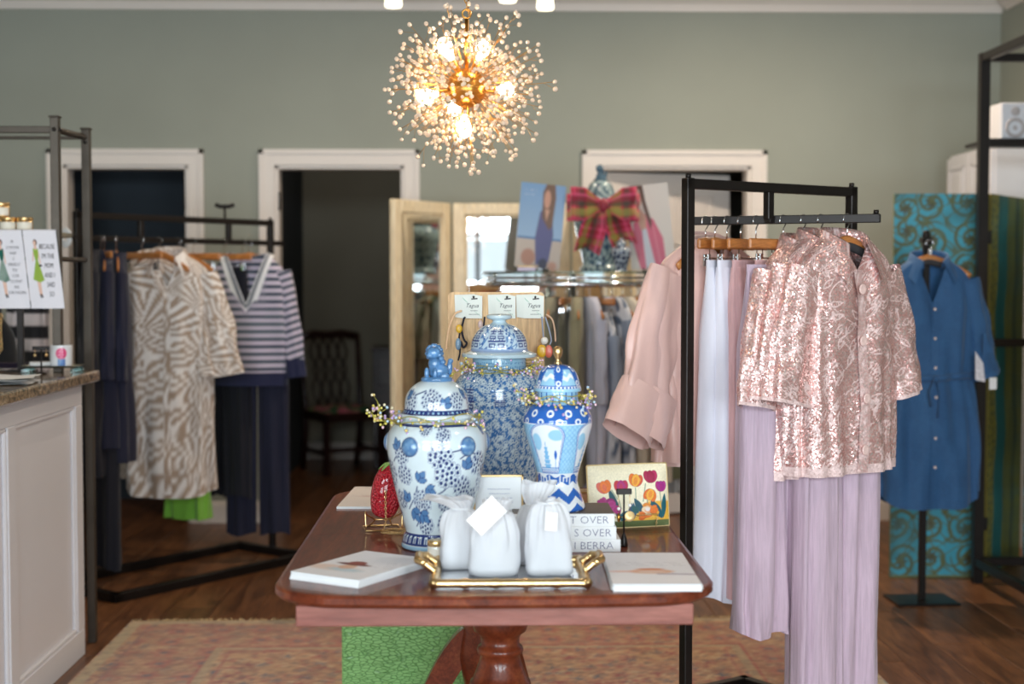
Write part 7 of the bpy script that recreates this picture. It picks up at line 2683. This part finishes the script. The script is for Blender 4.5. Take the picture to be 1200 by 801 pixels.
def plaid(u, v_):
    """u along the ribbon, v across (0..1)"""
    C = np.zeros(u.shape + (3,)); C[...] = c3(190, 32, 58)
    def st(t_, lo, hi, colr, k=0.8):
        f = np.mod(t_, 1)
        blend(C, sm(np.maximum(lo - f, f - hi), 0.02) * k, c3(*colr))
    for t_ in (u * 6.5 + 0.1, v_ * 1.0 + 0.1):
        st(t_, 0.06, 0.16, (236, 84, 124), 0.7)
        st(t_, 0.22, 0.44, (142, 150, 62), 0.6)
        st(t_, 0.50, 0.68, (40, 54, 34), 0.7)
        st(t_, 0.70, 0.80, (142, 24, 50), 0.8)
        st(t_, 0.86, 0.93, (240, 96, 140), 0.7)
    return C


RIB = painted('plaid_ribbon', 0.6, sheen=0.3)
bow = thing('ribbon_bow', 'big red, pink and green plaid ribbon bow tied on the grey-blue jar', 'bow', (bjx + 0.002, bjy - 0.115, GTOP + 0.295))
for s in (-1, 1):
    for (w0, L, tilt, yo) in ((0.145, 0.150, 0.14, 0.0), (0.12, 0.165, -0.10, 0.03)):
        n, nvv = 40, 14
        t_ = np.linspace(0, 1, n)
        px_ = L * np.sin(PI * t_) ** 0.8
        py_ = -0.035 * np.sin(2 * PI * t_) - 0.018 + yo
        wv = 0.05 + (w0 - 0.05) * np.clip(np.sin(PI * t_) * 2.2, 0, 1) ** 1.2
        vv = np.linspace(-0.5, 0.5, nvv)
        P = np.zeros((nvv, n, 3))
        P[..., 0] = s * px_[None]
        P[..., 1] = py_[None] + 0.006 * np.cos(vv * 9)[:, None] * np.sin(PI * t_)[None]
        P[..., 2] = vv[:, None] * wv[None] + px_[None] * tilt * 0.5
        U = t_[None] * 0.36 + 0 * P[..., 0]; Vv = vv[:, None] + 0.5 + 0 * P[..., 0]
        MB().grid(P, col=plaid(U, Vv)).build('bow_loop', RIB, bow)
for (dx0, dx1, dz, rot_, sd) in ((-0.02, -0.075, -0.215, 0.25, 0), (0.03, 0.10, -0.18, -0.3, 1)):
    n, nvv = 30, 12
    t_ = np.linspace(0, 1, n); vv = np.linspace(-0.5, 0.5, nvv)
    wv = 0.05 + 0.07 * np.clip(t_ * 2.2, 0, 1)
    P = np.zeros((nvv, n, 3))
    ca, sa = math.cos(rot_), math.sin(rot_)
    P[..., 0] = (dx0 + (dx1 - dx0) * t_)[None] + vv[:, None] * wv[None] * ca
    P[..., 1] = -0.012 - 0.022 * np.sin(t_ * 5 + sd)[None] + 0.012 * np.sin(vv * 5 + 1)[:, None]
    P[..., 2] = (dz * t_)[None] - vv[:, None] * wv[None] * sa * 0.6 - 0.03 * (1 - np.abs(vv) * 2)[:, None] * (t_ ** 8)[None] * -1
    U = t_[None] * 0.25 + 0 * P[..., 0]; Vv = vv[:, None] + 0.5 + 0 * P[..., 0]
    MB().grid(P, col=plaid(U, Vv)).build('bow_tail', RIB, bow)
MB().ball((0, -0.03, 0), 1.0, 14, 9, col=c3(150, 36, 56), sc=(0.024, 0.022, 0.032)).build('knot', RIB, bow)
ss = thing('ginger_jar', 'small dark blue spotted jar at the foot of the bow jar', 'ginger jar', (X(728, cyr - 0.2), cyr - 0.20, GTOP))
def paint_small(s, z, C):
    C[...] = c3(176, 186, 196)
    dx, dy, r = cells(s, z, 0.024, 0.6, 3)
    blend(C, sm(np.hypot(dx, dy) - 0.009, 0.004), c3(36, 46, 78))
    blend(C, sm(np.abs(z - 0.06) - 0.003, 0.003), c3(40, 50, 84))


prof = [(0.026, 0), (0.028, 0.004), (0.026, 0.015), (0.036, 0.05), (0.043, 0.080), (0.038, 0.102), (0.022, 0.112), (0.02, 0.12), (0.024, 0.122), (0.022, 0.130), (0.010, 0.138), (0.006, 0.145), (0.0, 0.147)]
P, C = lathe_painted(prof, 80, 80, paint_small, 0.043)
MB().grid(P, True, col=C, cap0=True).build('body', GLAZE, ss)
sj = thing('keepsake_box', 'small pale gold and violet box at the left front of the glass top', 'box', (X(617, cyr - 0.30), cyr - 0.30, GTOP))
MB().box((-0.04, -0.03, 0), (0.04, 0.03, 0.018), 0.003).build('body', mat('pale_violet_lacquer', c(206, 190, 216), 0.3, coat=0.4), sj)
MB().box((-0.042, -0.032, 0.018), (0.042, 0.032, 0.023), 0.002).build('lid', GOLD, sj)

# ================================================================== chandelier
CY = 3.95
cc_ = at(547, 103, CY)
chd = thing('chandelier', 'round crystal spray chandelier with gold hub and glowing bulbs above the table', 'chandelier', tuple(cc_))
WARM = (1.0, 0.66, 0.34, 1)
BULB = glow('bulb_glow', (1.0, 0.72, 0.44, 1), 48.0)
MB().ball((0, 0, 0), 0.055, 32, 20).lathe([(0.056, -0.006), (0.058, 0), (0.056, 0.006)], 32, cap0=False, cap1=False).build('hub', BRASS, chd)
ztop = Z(16, CY) - cc_[2]
MB().tube([(0, 0, 0.05), (0, 0, ztop - 0.015)], 0.006, 10).build('rod', BRASS, chd)
a = np.linspace(0, 2 * PI, 20, endpoint=False)
m = MB().tube(np.stack([0.012 * np.cos(a), 0 * a, ztop + 0.012 * np.sin(a)], 1), 0.0025, 6, closed=True)
zz = ztop + 0.02; k = 0
topc = CEIL_Z - cc_[2]
while zz < topc - 0.03:
    b = np.linspace(0, 2 * PI, 10, endpoint=False)
    if k % 2: m.tube(np.stack([0.006 * np.cos(b), 0 * b, zz + 0.013 * np.sin(b)], 1), 0.0018, 5, closed=True)
    else: m.tube(np.stack([0 * b, 0.006 * np.cos(b), zz + 0.013 * np.sin(b)], 1), 0.0018, 5, closed=True)
    zz += 0.021; k += 1
m.tube([(0.004, 0.004, ztop), (0.003, 0.004, topc - 0.02)], 0.0012, 5)
m.build('chain', BRASS, chd)
MB().lathe([(0.0, topc - 0.03), (0.02, topc - 0.028), (0.055, topc - 0.012), (0.06, topc)], 28).build('ceiling_canopy', BRASS, chd)
for (bx_, by_, dyy) in ((521, 55, -0.03), (566, 60, -0.05), (498, 115, -0.04), (593, 107, -0.03), (544, 155, -0.05), (532, 122, 0.11)):
    e = at(bx_, by_, CY) - cc_
    e[1] = dyy
    d_ = e / np.linalg.norm(e)
    MB().tube([d_ * 0.045, d_ * 0.06, d_ * 0.085, d_ * 0.086], [0.008, 0.009, 0.0105, 0.0105], 12).build('socket', BRASS, chd)
    Ln = np.linalg.norm(e)
    tt = np.array([0.084, 0.09, 0.098, Ln - 0.012, Ln, Ln + 0.012, Ln + 0.019, Ln + 0.021])
    MB().tube(d_[None] * tt[:, None], [0.007, 0.008, 0.011, 0.019, 0.0205, 0.016, 0.008, 0.001], 14).build('bulb', BULB, chd)
CRY = NT('crystal_bead')
tl = CRY.n('ShaderNodeBsdfTranslucent', Color=(1, 0.86, 0.70, 1))
mx = CRY.t.nodes.new('ShaderNodeMixShader'); mx.inputs[0].default_value = 0.5
CRY.base((0.95, 0.86, 0.76, 1)); CRY.set(Roughness=0.08, IOR=1.6, Coat__Weight=0.6)
CRY.l(CRY.p.outputs[0], mx.inputs[1]); CRY.l(tl.outputs[0], mx.inputs[2]); CRY.l(mx.outputs[0], CRY.out.inputs[0])
CRY = CRY.m
sprays = []
for vi in range(7):
    rng = np.random.default_rng(vi + 50)
    m = MB()
    L = 0.205 + 0.028 * rng.random()
    b1, b2 = rng.normal(0, 0.012, 2)
    pth = smooth_prof([(0, 0, 0.05), (b1, b2, L * 0.6), (b1 * 1.6, b2 * 1.6, L)], 7)
    m.tube(pth, 0.0008, 4, 0)
    def bead(p, r):
        m.ball(p, r, 6, 4, 1)
    bead(pth[-1], 0.0066)
    for k in range(6):
        q = pth[2 + k % 4]
        e = q + np.array([rng.normal(0, 0.020), rng.normal(0, 0.020), 0.012 + 0.028 * rng.random()])
        m.tube([q, e], 0.0005, 3, 0)
        bead(e, 0.0056 + 0.0020 * rng.random())
    sprays.append(m.mesh('crystal_spray', [BRASS, CRY]))
N = 136
for i in range(N):
    z_ = 1 - 2 * (i + 0.5) / N
    ph = i * 2.39996 + 0.3 * RNG.random()
    r_ = math.sqrt(1 - z_ * z_)
    d_ = Vector((r_ * math.cos(ph), r_ * math.sin(ph), z_))
    o = bpy.data.objects.new('crystal_spray', sprays[i % 7]); COL.objects.link(o); o.parent = chd
    o.rotation_mode = 'QUATERNION'
    o.rotation_quaternion = d_.to_track_quat('Z', 'X')
    sc_k = 0.84 + 0.20 * RNG.random()
    o.scale = (sc_k, sc_k, sc_k)

# ================================================================== ceiling fixtures
SHADE = glow('frosted_shade', (1.0, 0.90, 0.66, 1), 2.2)
p1, p2, p3 = at(461, 9, 6.0), at(639, 12, 6.0), at(595, 3, 5.72)
cxm = (p1[0] + p2[0]) / 2
clf = thing('ceiling_light', 'white-shaded ceiling light with short arms at the top edge behind the chandelier', 'ceiling light', (cxm, 6.0, CEIL_Z))
MB().lathe([(0.0, -0.03), (0.05, -0.028), (0.07, 0.0)], 24).tube([(0, 0, -0.02), (0, 0, -0.26)], 0.010, 10).ball((0, 0, -0.27), 0.03, 14, 9).build('stem', BRASS, clf)
for p in (p1, p2, p3):
    q = np.array([p[0] - cxm, p[1] - 6.0, p[2] - CEIL_Z])
    MB().tube(smooth_prof([(0, 0, -0.27), (q[0] * .5, q[1] * .5, -0.31), (q[0], q[1], -0.27), (q[0], q[1], q[2] + 0.12)], 14), 0.007, 8).build('arm', BRASS, clf)
    MB().lathe([(0.0, 0.13), (0.018, 0.125), (0.026, 0.11), (0.034, 0.04), (0.037, 0.012), (0.033, 0.002), (0.0, 0.0)], 24, at=tuple(q)).build('lamp_shade', SHADE, clf)
for k, (dx_, dy_) in enumerate(DOWNLIGHTS):
    nm = ('by the left end of the back wall', 'above the middle doorway', 'before the right stretch of the back wall', 'above the shop counter', 'behind the chandelier', 'above the right aisle', 'near the shop windows', 'added to brighten the back room')[k]
    d_ = thing('downlight', 'round white recessed ceiling downlight ' + nm, 'downlight', (dx_, dy_, CEIL_Z))
    MB().lathe([(0.05, -0.002), (0.055, -0.008), (0.075, -0.008), (0.08, 0.0)], 28, cap0=False, cap1=False).build('trim_ring', TRIMP, d_)
    MB().lathe([(0.0, -0.003), (0.05, -0.003)], 24, cap0=False, cap1=False).build('lens', glow('downlight_lens', (1.0, 0.86, 0.66, 1), 6.0), d_)
    lo = lamp('downlight_beam', 'AREA', (dx_, dy_, CEIL_Z - 0.012), (0, 0, 0), DL_W[k], (1.0, 0.84, 0.66), shape='DISK', size=0.1)

# ================================================================== on the counter
zsh_ = SHELF_Z
TOWEL = painted('tea_towel', 0.9, bump=0.25, bscale=900)
INKT = mat('towel_ink', c(60, 58, 64), 0.8)
def lady_paint(dress, skirt, mode):
    def f(x, z, C):
        C[...] = c3(236, 232, 238)
        sk = c3(232, 190, 170); hair = c3(86, 46, 40)
        blend(C, sm(d_seg(x, z, -0.018, 0.10, -0.016, 0.045) - 0.0035, 0.002), sk)
        blend(C, sm(d_seg(x, z, -0.026, 0.10, -0.020, 0.045) - 0.003, 0.002), sk)
        blend(C, sm(d_seg(x, z, -0.016, 0.046, -0.012, 0.038) - 0.002, 0.002), c3(40, 34, 40))
        blend(C, sm(d_seg(x, z, -0.021, 0.046, -0.018, 0.036) - 0.002, 0.002), c3(40, 34, 40))
        blend(C, sm(d_poly(x, z, [(-0.026, 0.158), (-0.016, 0.158), (0.001, 0.094), (-0.016, 0.086), (-0.042, 0.096)]), 0.002), c3(*skirt))
        if mode == 0:
            blend(C, ((np.abs(np.mod((x + z) * 160, 1) - 0.5) < 0.22) & (d_poly(x, z, [(-0.026, 0.158), (-0.016, 0.158), (0.001, 0.094), (-0.016, 0.086), (-0.042, 0.096)]) < 0)).astype(float) * 0.7, c3(206, 216, 206))
        else:
            blend(C, sm(np.abs(np.sin((x + 0.02) * 420)) - 0.25, 0.2) * sm(d_poly(x, z, [(-0.026, 0.158), (-0.016, 0.158), (0.001, 0.094), (-0.016, 0.086), (-0.042, 0.096)]), 0.002) * 0.4, c3(110, 130, 50))
        blend(C, sm(d_seg(x, z, -0.031, 0.188, -0.036, 0.158) - 0.0022, 0.002), sk)
        blend(C, sm(d_seg(x, z, -0.013, 0.188, -0.009, 0.150) - 0.0022, 0.002), sk)
        blend(C, sm(d_poly(x, z, [(-0.032, 0.198), (-0.012, 0.198), (-0.013, 0.176), (-0.017, 0.158), (-0.026, 0.158), (-0.030, 0.176)]), 0.002), c3(*dress))
        blend(C, sm(d_circ(x, z, -0.022, 0.203, 0.005, 0.009), 0.002), sk)
        blend(C, sm(d_circ(x, z, -0.021, 0.219, 0.0075, 0.010), 0.002), hair)
        blend(C, sm(d_circ(x, z, -0.023, 0.217, 0.0055, 0.008), 0.002), sk)
        if mode: blend(C, sm(d_circ(x, z, -0.009, 0.142, 0.006, 0.004), 0.002), c3(50, 34, 44))
    return f


ytw = SHELF_Y - 0.022
for k, (pxl, pxr, lab, lines, pf) in enumerate(((-14, 26, 'tea towel printed with a woman in a dark green top and checked skirt', ["I'M", "SO MOTHER", "WHAT", "IS", "SMILING AT", "YOU", "I LOVE", "YOU DON'T", "AND", "LOVE CHILDREN"], lady_paint((24, 96, 84), (70, 110, 96), 0)),
                                                (27, 66, 'tea towel printed with a woman in a lime green dress', ["BECAUSE", "I'M THE", "MOM", "AND I", "SAID", "SO"], lady_paint((150, 180, 70), (154, 182, 74), 1)))):
    x0, x1 = X(pxl, ytw), X(pxr, ytw)
    w = x1 - x0
    zt_, zb_ = Z(269, ytw), Z(361, ytw)
    h = zt_ - zb_
    tw = thing('tea_towel', lab, 'tea towel', ((x0 + x1) / 2, SHELF_Y, SHELF_Z), 0, 'tea towels over the shelf rail')
    x, s_ = np.meshgrid(np.linspace(-w / 2, w / 2, 80), np.linspace(0, 1, 170))
    C = np.ones(x.shape + (3,))
    pf(x * (0.125 / w), (1 - s_) * 0.262 + 0.0, C)
    # drape: short piece behind the rail, over it, down the front
    rr_ = 0.021
    front = h
    sl = s_ * (front)
    P = np.zeros(x.shape + (3,))
    P[..., 0] = x + 0.028 * s_ + 0.0; P[..., 1] = -rr_ - 0.004 - 0.003 * np.sin(x * 50 + 2 * s_) * s_
    P[..., 2] = (zt_ - SHELF_Z) - sl
    corner = 0.010
    top = np.clip(1 - sl / corner, 0, 1)
    P[..., 1] += corner * (1 - np.sqrt(np.clip(1 - top ** 2, 0, 1)))
    m = MB().grid(P, col=C)
    bk = P[:60].copy(); bk[..., 1] = 0.018 - 0.004 * (1 - top[:60]); 
    m.grid(bk, col=np.broadcast_to(c3(228, 224, 230), bk.shape))
    m.grid(np.stack([P[0], bk[0]]), col=np.broadcast_to(c3(236, 232, 238), (2,) + P[0].shape))
    m.build('cloth', TOWEL, tw)
    m = MB()
    n = len(lines)
    for j, t_ in enumerate(lines):
        sz = 0.0265 if k else 0.0160
        V, F = text(t_, sz, 0.0002, sx=0.52, weight=-0.0003)
        fz = (0.78 - 0.60 * j / max(1, n - 1)) if k else (0.84 - 0.64 * j / max(1, n - 1))
        m.add(V, F, 0, False, at=(w * 0.19 + 0.028 * (1 - fz), -rr_ - 0.0095, (zt_ - SHELF_Z) - h * (1 - fz)))
    m.build('lettering', INKT, tw)

TIN = mat('amber_tin', c(200, 190, 160), 0.35)
for k, (px, lab, dz, dyy) in enumerate(((10.5, 'gold-lidded candle tin with cream label, lower left one on the shelf', 0, 0.07), (30, 'gold-lidded candle tin with cream label next to the shelf post', 0, 0.075),
                                        (3, 'gold-lidded candle tin stacked on top of the other tins', 0.0525, 0.075), (-10, 'gold-lidded candle tin at the far left behind the tea towels', 0, 0.08))):
    yy = SHELF_Y + dyy
    cd = candle('candle_tin', lab, (X(px, yy), yy, SHELF_Z + dz), 0.0285, 0.052, CREAM, 'candle tins on the bronze shelf', GOLD)

ctp = ctz
def onc(px, py):
    return fl(px, py, ctp)


# mirrored tray on glass feet
q = onc(62, 436)
tc = thing('vanity_tray', 'small silver-rimmed tray on glass feet on the granite counter', 'tray', (q[0] - 0.0, q[1] + 0.0, ctp), math.radians(6))
fo = [(-0.085, -0.035), (0.085, -0.035), (-0.085, 0.035), (0.085, 0.035)]
for x, y in fo:
    MB().box((x - 0.016, y - 0.012, 0), (x + 0.016, y + 0.012, 0.016), 0.003).build('glass_foot', glass('foot_glass', (0.7, 0.92, 0.9, 1), 0.2), tc)
SILV = mat('antique_silver', c(150, 150, 140), 0.35, 0.9, var=0.3, scale=60, bump=0.4, bscale=200)
P = np.zeros((4, 48, 3))
aa = np.linspace(0, 2 * PI, 48, endpoint=False)
for i, (sc_k, zz) in enumerate(((0.80, 0.018), (0.95, 0.019), (1.08, 0.023), (1.12, 0.026))):
    P[i, :, 0] = 0.095 * sc_k * np.sign(np.sin(aa)) * np.abs(np.sin(aa)) ** 0.4; P[i, :, 1] = -0.05 * sc_k * np.sign(np.cos(aa)) * np.abs(np.cos(aa)) ** 0.4; P[i, :, 2] = zz
MB().grid(P, True, cap0=True).build('dish', SILV, tc)
TRZ = ctp + 0.0195
def paint_cup(s, z, C):
    C[...] = c3(236, 236, 238)
    sx_, zx = s - 0.012, z
    dx, dy, r = cells(sx_, zx, 0.010, 0.6, 3)
    blend(C, sm(np.hypot(sx_, (zx - 0.050)) - 0.020, 0.003), c3(226, 60, 120))
    blend(C, sm(np.hypot(dx, dy) - 0.003, 0.002) * sm(np.hypot(sx_, (zx - 0.050)) - 0.016, 0.003), c3(250, 160, 190))
    blend(C, sm(np.maximum(np.abs(sx_) - 0.014, np.abs(zx - 0.018) - 0.012), 0.002), c3(84, 130, 190))
    blend(C, (np.abs(np.sin(sx_ * 500)) < 0.4) * sm(np.maximum(np.abs(sx_) - 0.012, np.abs(zx - 0.018) - 0.010), 0.002) * 0.6, c3(190, 214, 236))


q2 = at(71.5, 414, tc.location[1])
prof = [(0.0, 0.0), (0.030, 0.0), (0.037, 0.004), (0.038, 0.012), (0.039, 0.04), (0.040, 0.078), (0.0385, 0.079), (0.037, 0.05), (0.035, 0.008), (0, 0.006)]
cp = thing('candle_cup', 'white candle cup with pink flowers in a blue pot motif on the counter tray', 'cup', (q2[0], tc.location[1], TRZ))
P, C = lathe_painted(prof, 90, 70, paint_cup, 0.04, smoothp=False) if False else lathe_painted(np.array([(np.interp(t_, np.linspace(0, 1, len(prof)), [p[0] for p in prof]), np.interp(t_, np.linspace(0, 1, len(prof)), [p[1] for p in prof])) for t_ in np.linspace(0, 1, 90)]), 90, 90, paint_cup, 0.04, smoothp=False)
C[55:] = c3(230, 226, 220)
MB().grid(P, True, col=C).build('cup', GLAZE, cp)
q2 = at(48, 424, tc.location[1])
sd = thing('soap_dish', 'round white beaded lid lying on the counter tray', 'dish', (q2[0], tc.location[1] - 0.005, TRZ))
m = MB().lathe([(0, 0), (0.034, 0), (0.037, 0.006), (0.036, 0.016), (0.028, 0.019), (0, 0.019)], 40)
for k in range(36):
    x = 2 * PI * k / 36
    m.ball((0.037 * math.sin(x), -0.037 * math.cos(x), 0.010), 0.004, 6, 4).ball((0.036 * math.sin(x), -0.036 * math.cos(x), 0.016), 0.003, 6, 4)
m.build('beaded_rim', mat('white_ceramic', c(232, 230, 228), 0.25, coat=0.4), sd)
# papers at the counter's front, dark cloth, bust, earring bar
q = onc(8, 449)
pp = thing('paper_bundle', 'white wrapping paper sheets lying on the granite counter', 'paper', (q[0], q[1] + 0.0, ctp), 0.1)
for k in range(5):
    n = 14
    x, y = np.meshgrid(np.linspace(-0.12, 0.085, n), np.linspace(-0.10, 0.10, n))
    z = 0.002 + 0.0045 * k + 0.002 * np.sin(x * 40 + k) + 0.0012 * np.sin(y * 60 + 2 * k)
    MB().grid(np.stack([x + 0.004 * math.sin(k * 2), y + 0.003 * math.cos(k * 3), z], -1)).build('sheet', WHITE, pp)
q = onc(2, 428)
bt = thing('necklace_bust', 'black velvet necklace bust at the left edge of the counter', 'bust', (q[0] - 0.03, q[1] + 0.02, ctp))
VEL = mat('black_velvet', c(14, 13, 15), 0.9, sheen=0.4)
prof = [(-0.0, 0.085, 0.05), (0.04, 0.085, 0.045), (0.11, 0.075, 0.032), (0.16, 0.05, 0.026), (0.19, 0.028, 0.022), (0.225, 0.026, 0.02), (0.235, 0.018, 0.014)]
pr = smooth_prof(prof, 30)
a = np.linspace(-PI, PI, 40, endpoint=False)
P = np.stack([pr[:, 1:2] * np.sin(a), -pr[:, 2:3] * np.cos(a) + 0 * pr[:, :1], pr[:, :1] + 0 * a], -1)
MB().grid(P, True, cap0=True, cap1=True).build('torso', VEL, bt)
nk = thing('gold_necklace', 'chunky gold chain necklace draped on the black bust', 'necklace', (q[0] - 0.03, q[1] + 0.02, ctp))
chain([(-0.03, -0.018, 0.20), (-0.02, -0.035, 0.13), (0.0, -0.055, 0.035), (0.035, -0.05, 0.06), (0.03, -0.034, 0.14), (0.03, -0.018, 0.20)], 0.014).build('chain', GOLD, nk)
q = onc(22, 432)
dc = thing('jewellery_cloth', 'dark purple folded jewellery cloth on the counter before the bust', 'cloth', (q[0] - 0.03, q[1] + 0.06, ctp))
MB().box((-0.09, -0.03, 0), (0.06, 0.03, 0.010), 0.004).box((-0.085, -0.026, 0.010), (0.055, 0.028, 0.020), 0.004).build('fold', mat('dark_purple_felt', c(34, 24, 44), 0.95), dc)
q = at(48, 408, cyb - 0.20)
eb_ = thing('earring_stand', 'black earring bar with gold earrings behind the white cup on the counter', 'stand', (q[0], cyb - 0.20, ctp))
hq = q[2] - ctp
MB().tube([(0, 0, 0.004), (0, 0, hq)], 0.003, 8).box((-0.03, -0.004, hq - 0.006), (0.03, 0.004, hq + 0.008), 0.001).lathe([(0.018, 0), (0.02, 0.003), (0.004, 0.008)], 18).build('bar', BLACK, eb_)
for s in (-1, 1):
    er = thing('drop_earring', ('left', 'right')[s > 0] + ' small gold drop earring on the counter earring bar', 'earring', (q[0] + s * 0.02, cyb - 0.206, ctp + hq - 0.006))
    MB().tube([(0, 0, 0.004), (0, 0, -0.014)], 0.0008, 5).build('hook', GOLD, er)
    MB().ball((0, 0, -0.018), 0.006, 10, 7).build('drop', GOLD, er)
# black stand post seen under the tea towels
q = at(24, 390, cyb - 0.06)
ps_ = thing('banner_stand', 'slim black upright stand on the counter beneath the tea towels', 'stand', (q[0], cyb - 0.06, ctp))
MB().box((-0.011, -0.008, 0.006), (0.011, 0.008, 0.34), 0.001).build('post', BLACK, ps_)
MB().box((-0.05, -0.04, 0), (0.05, 0.04, 0.006), 0.001).build('base', BLACK, ps_)
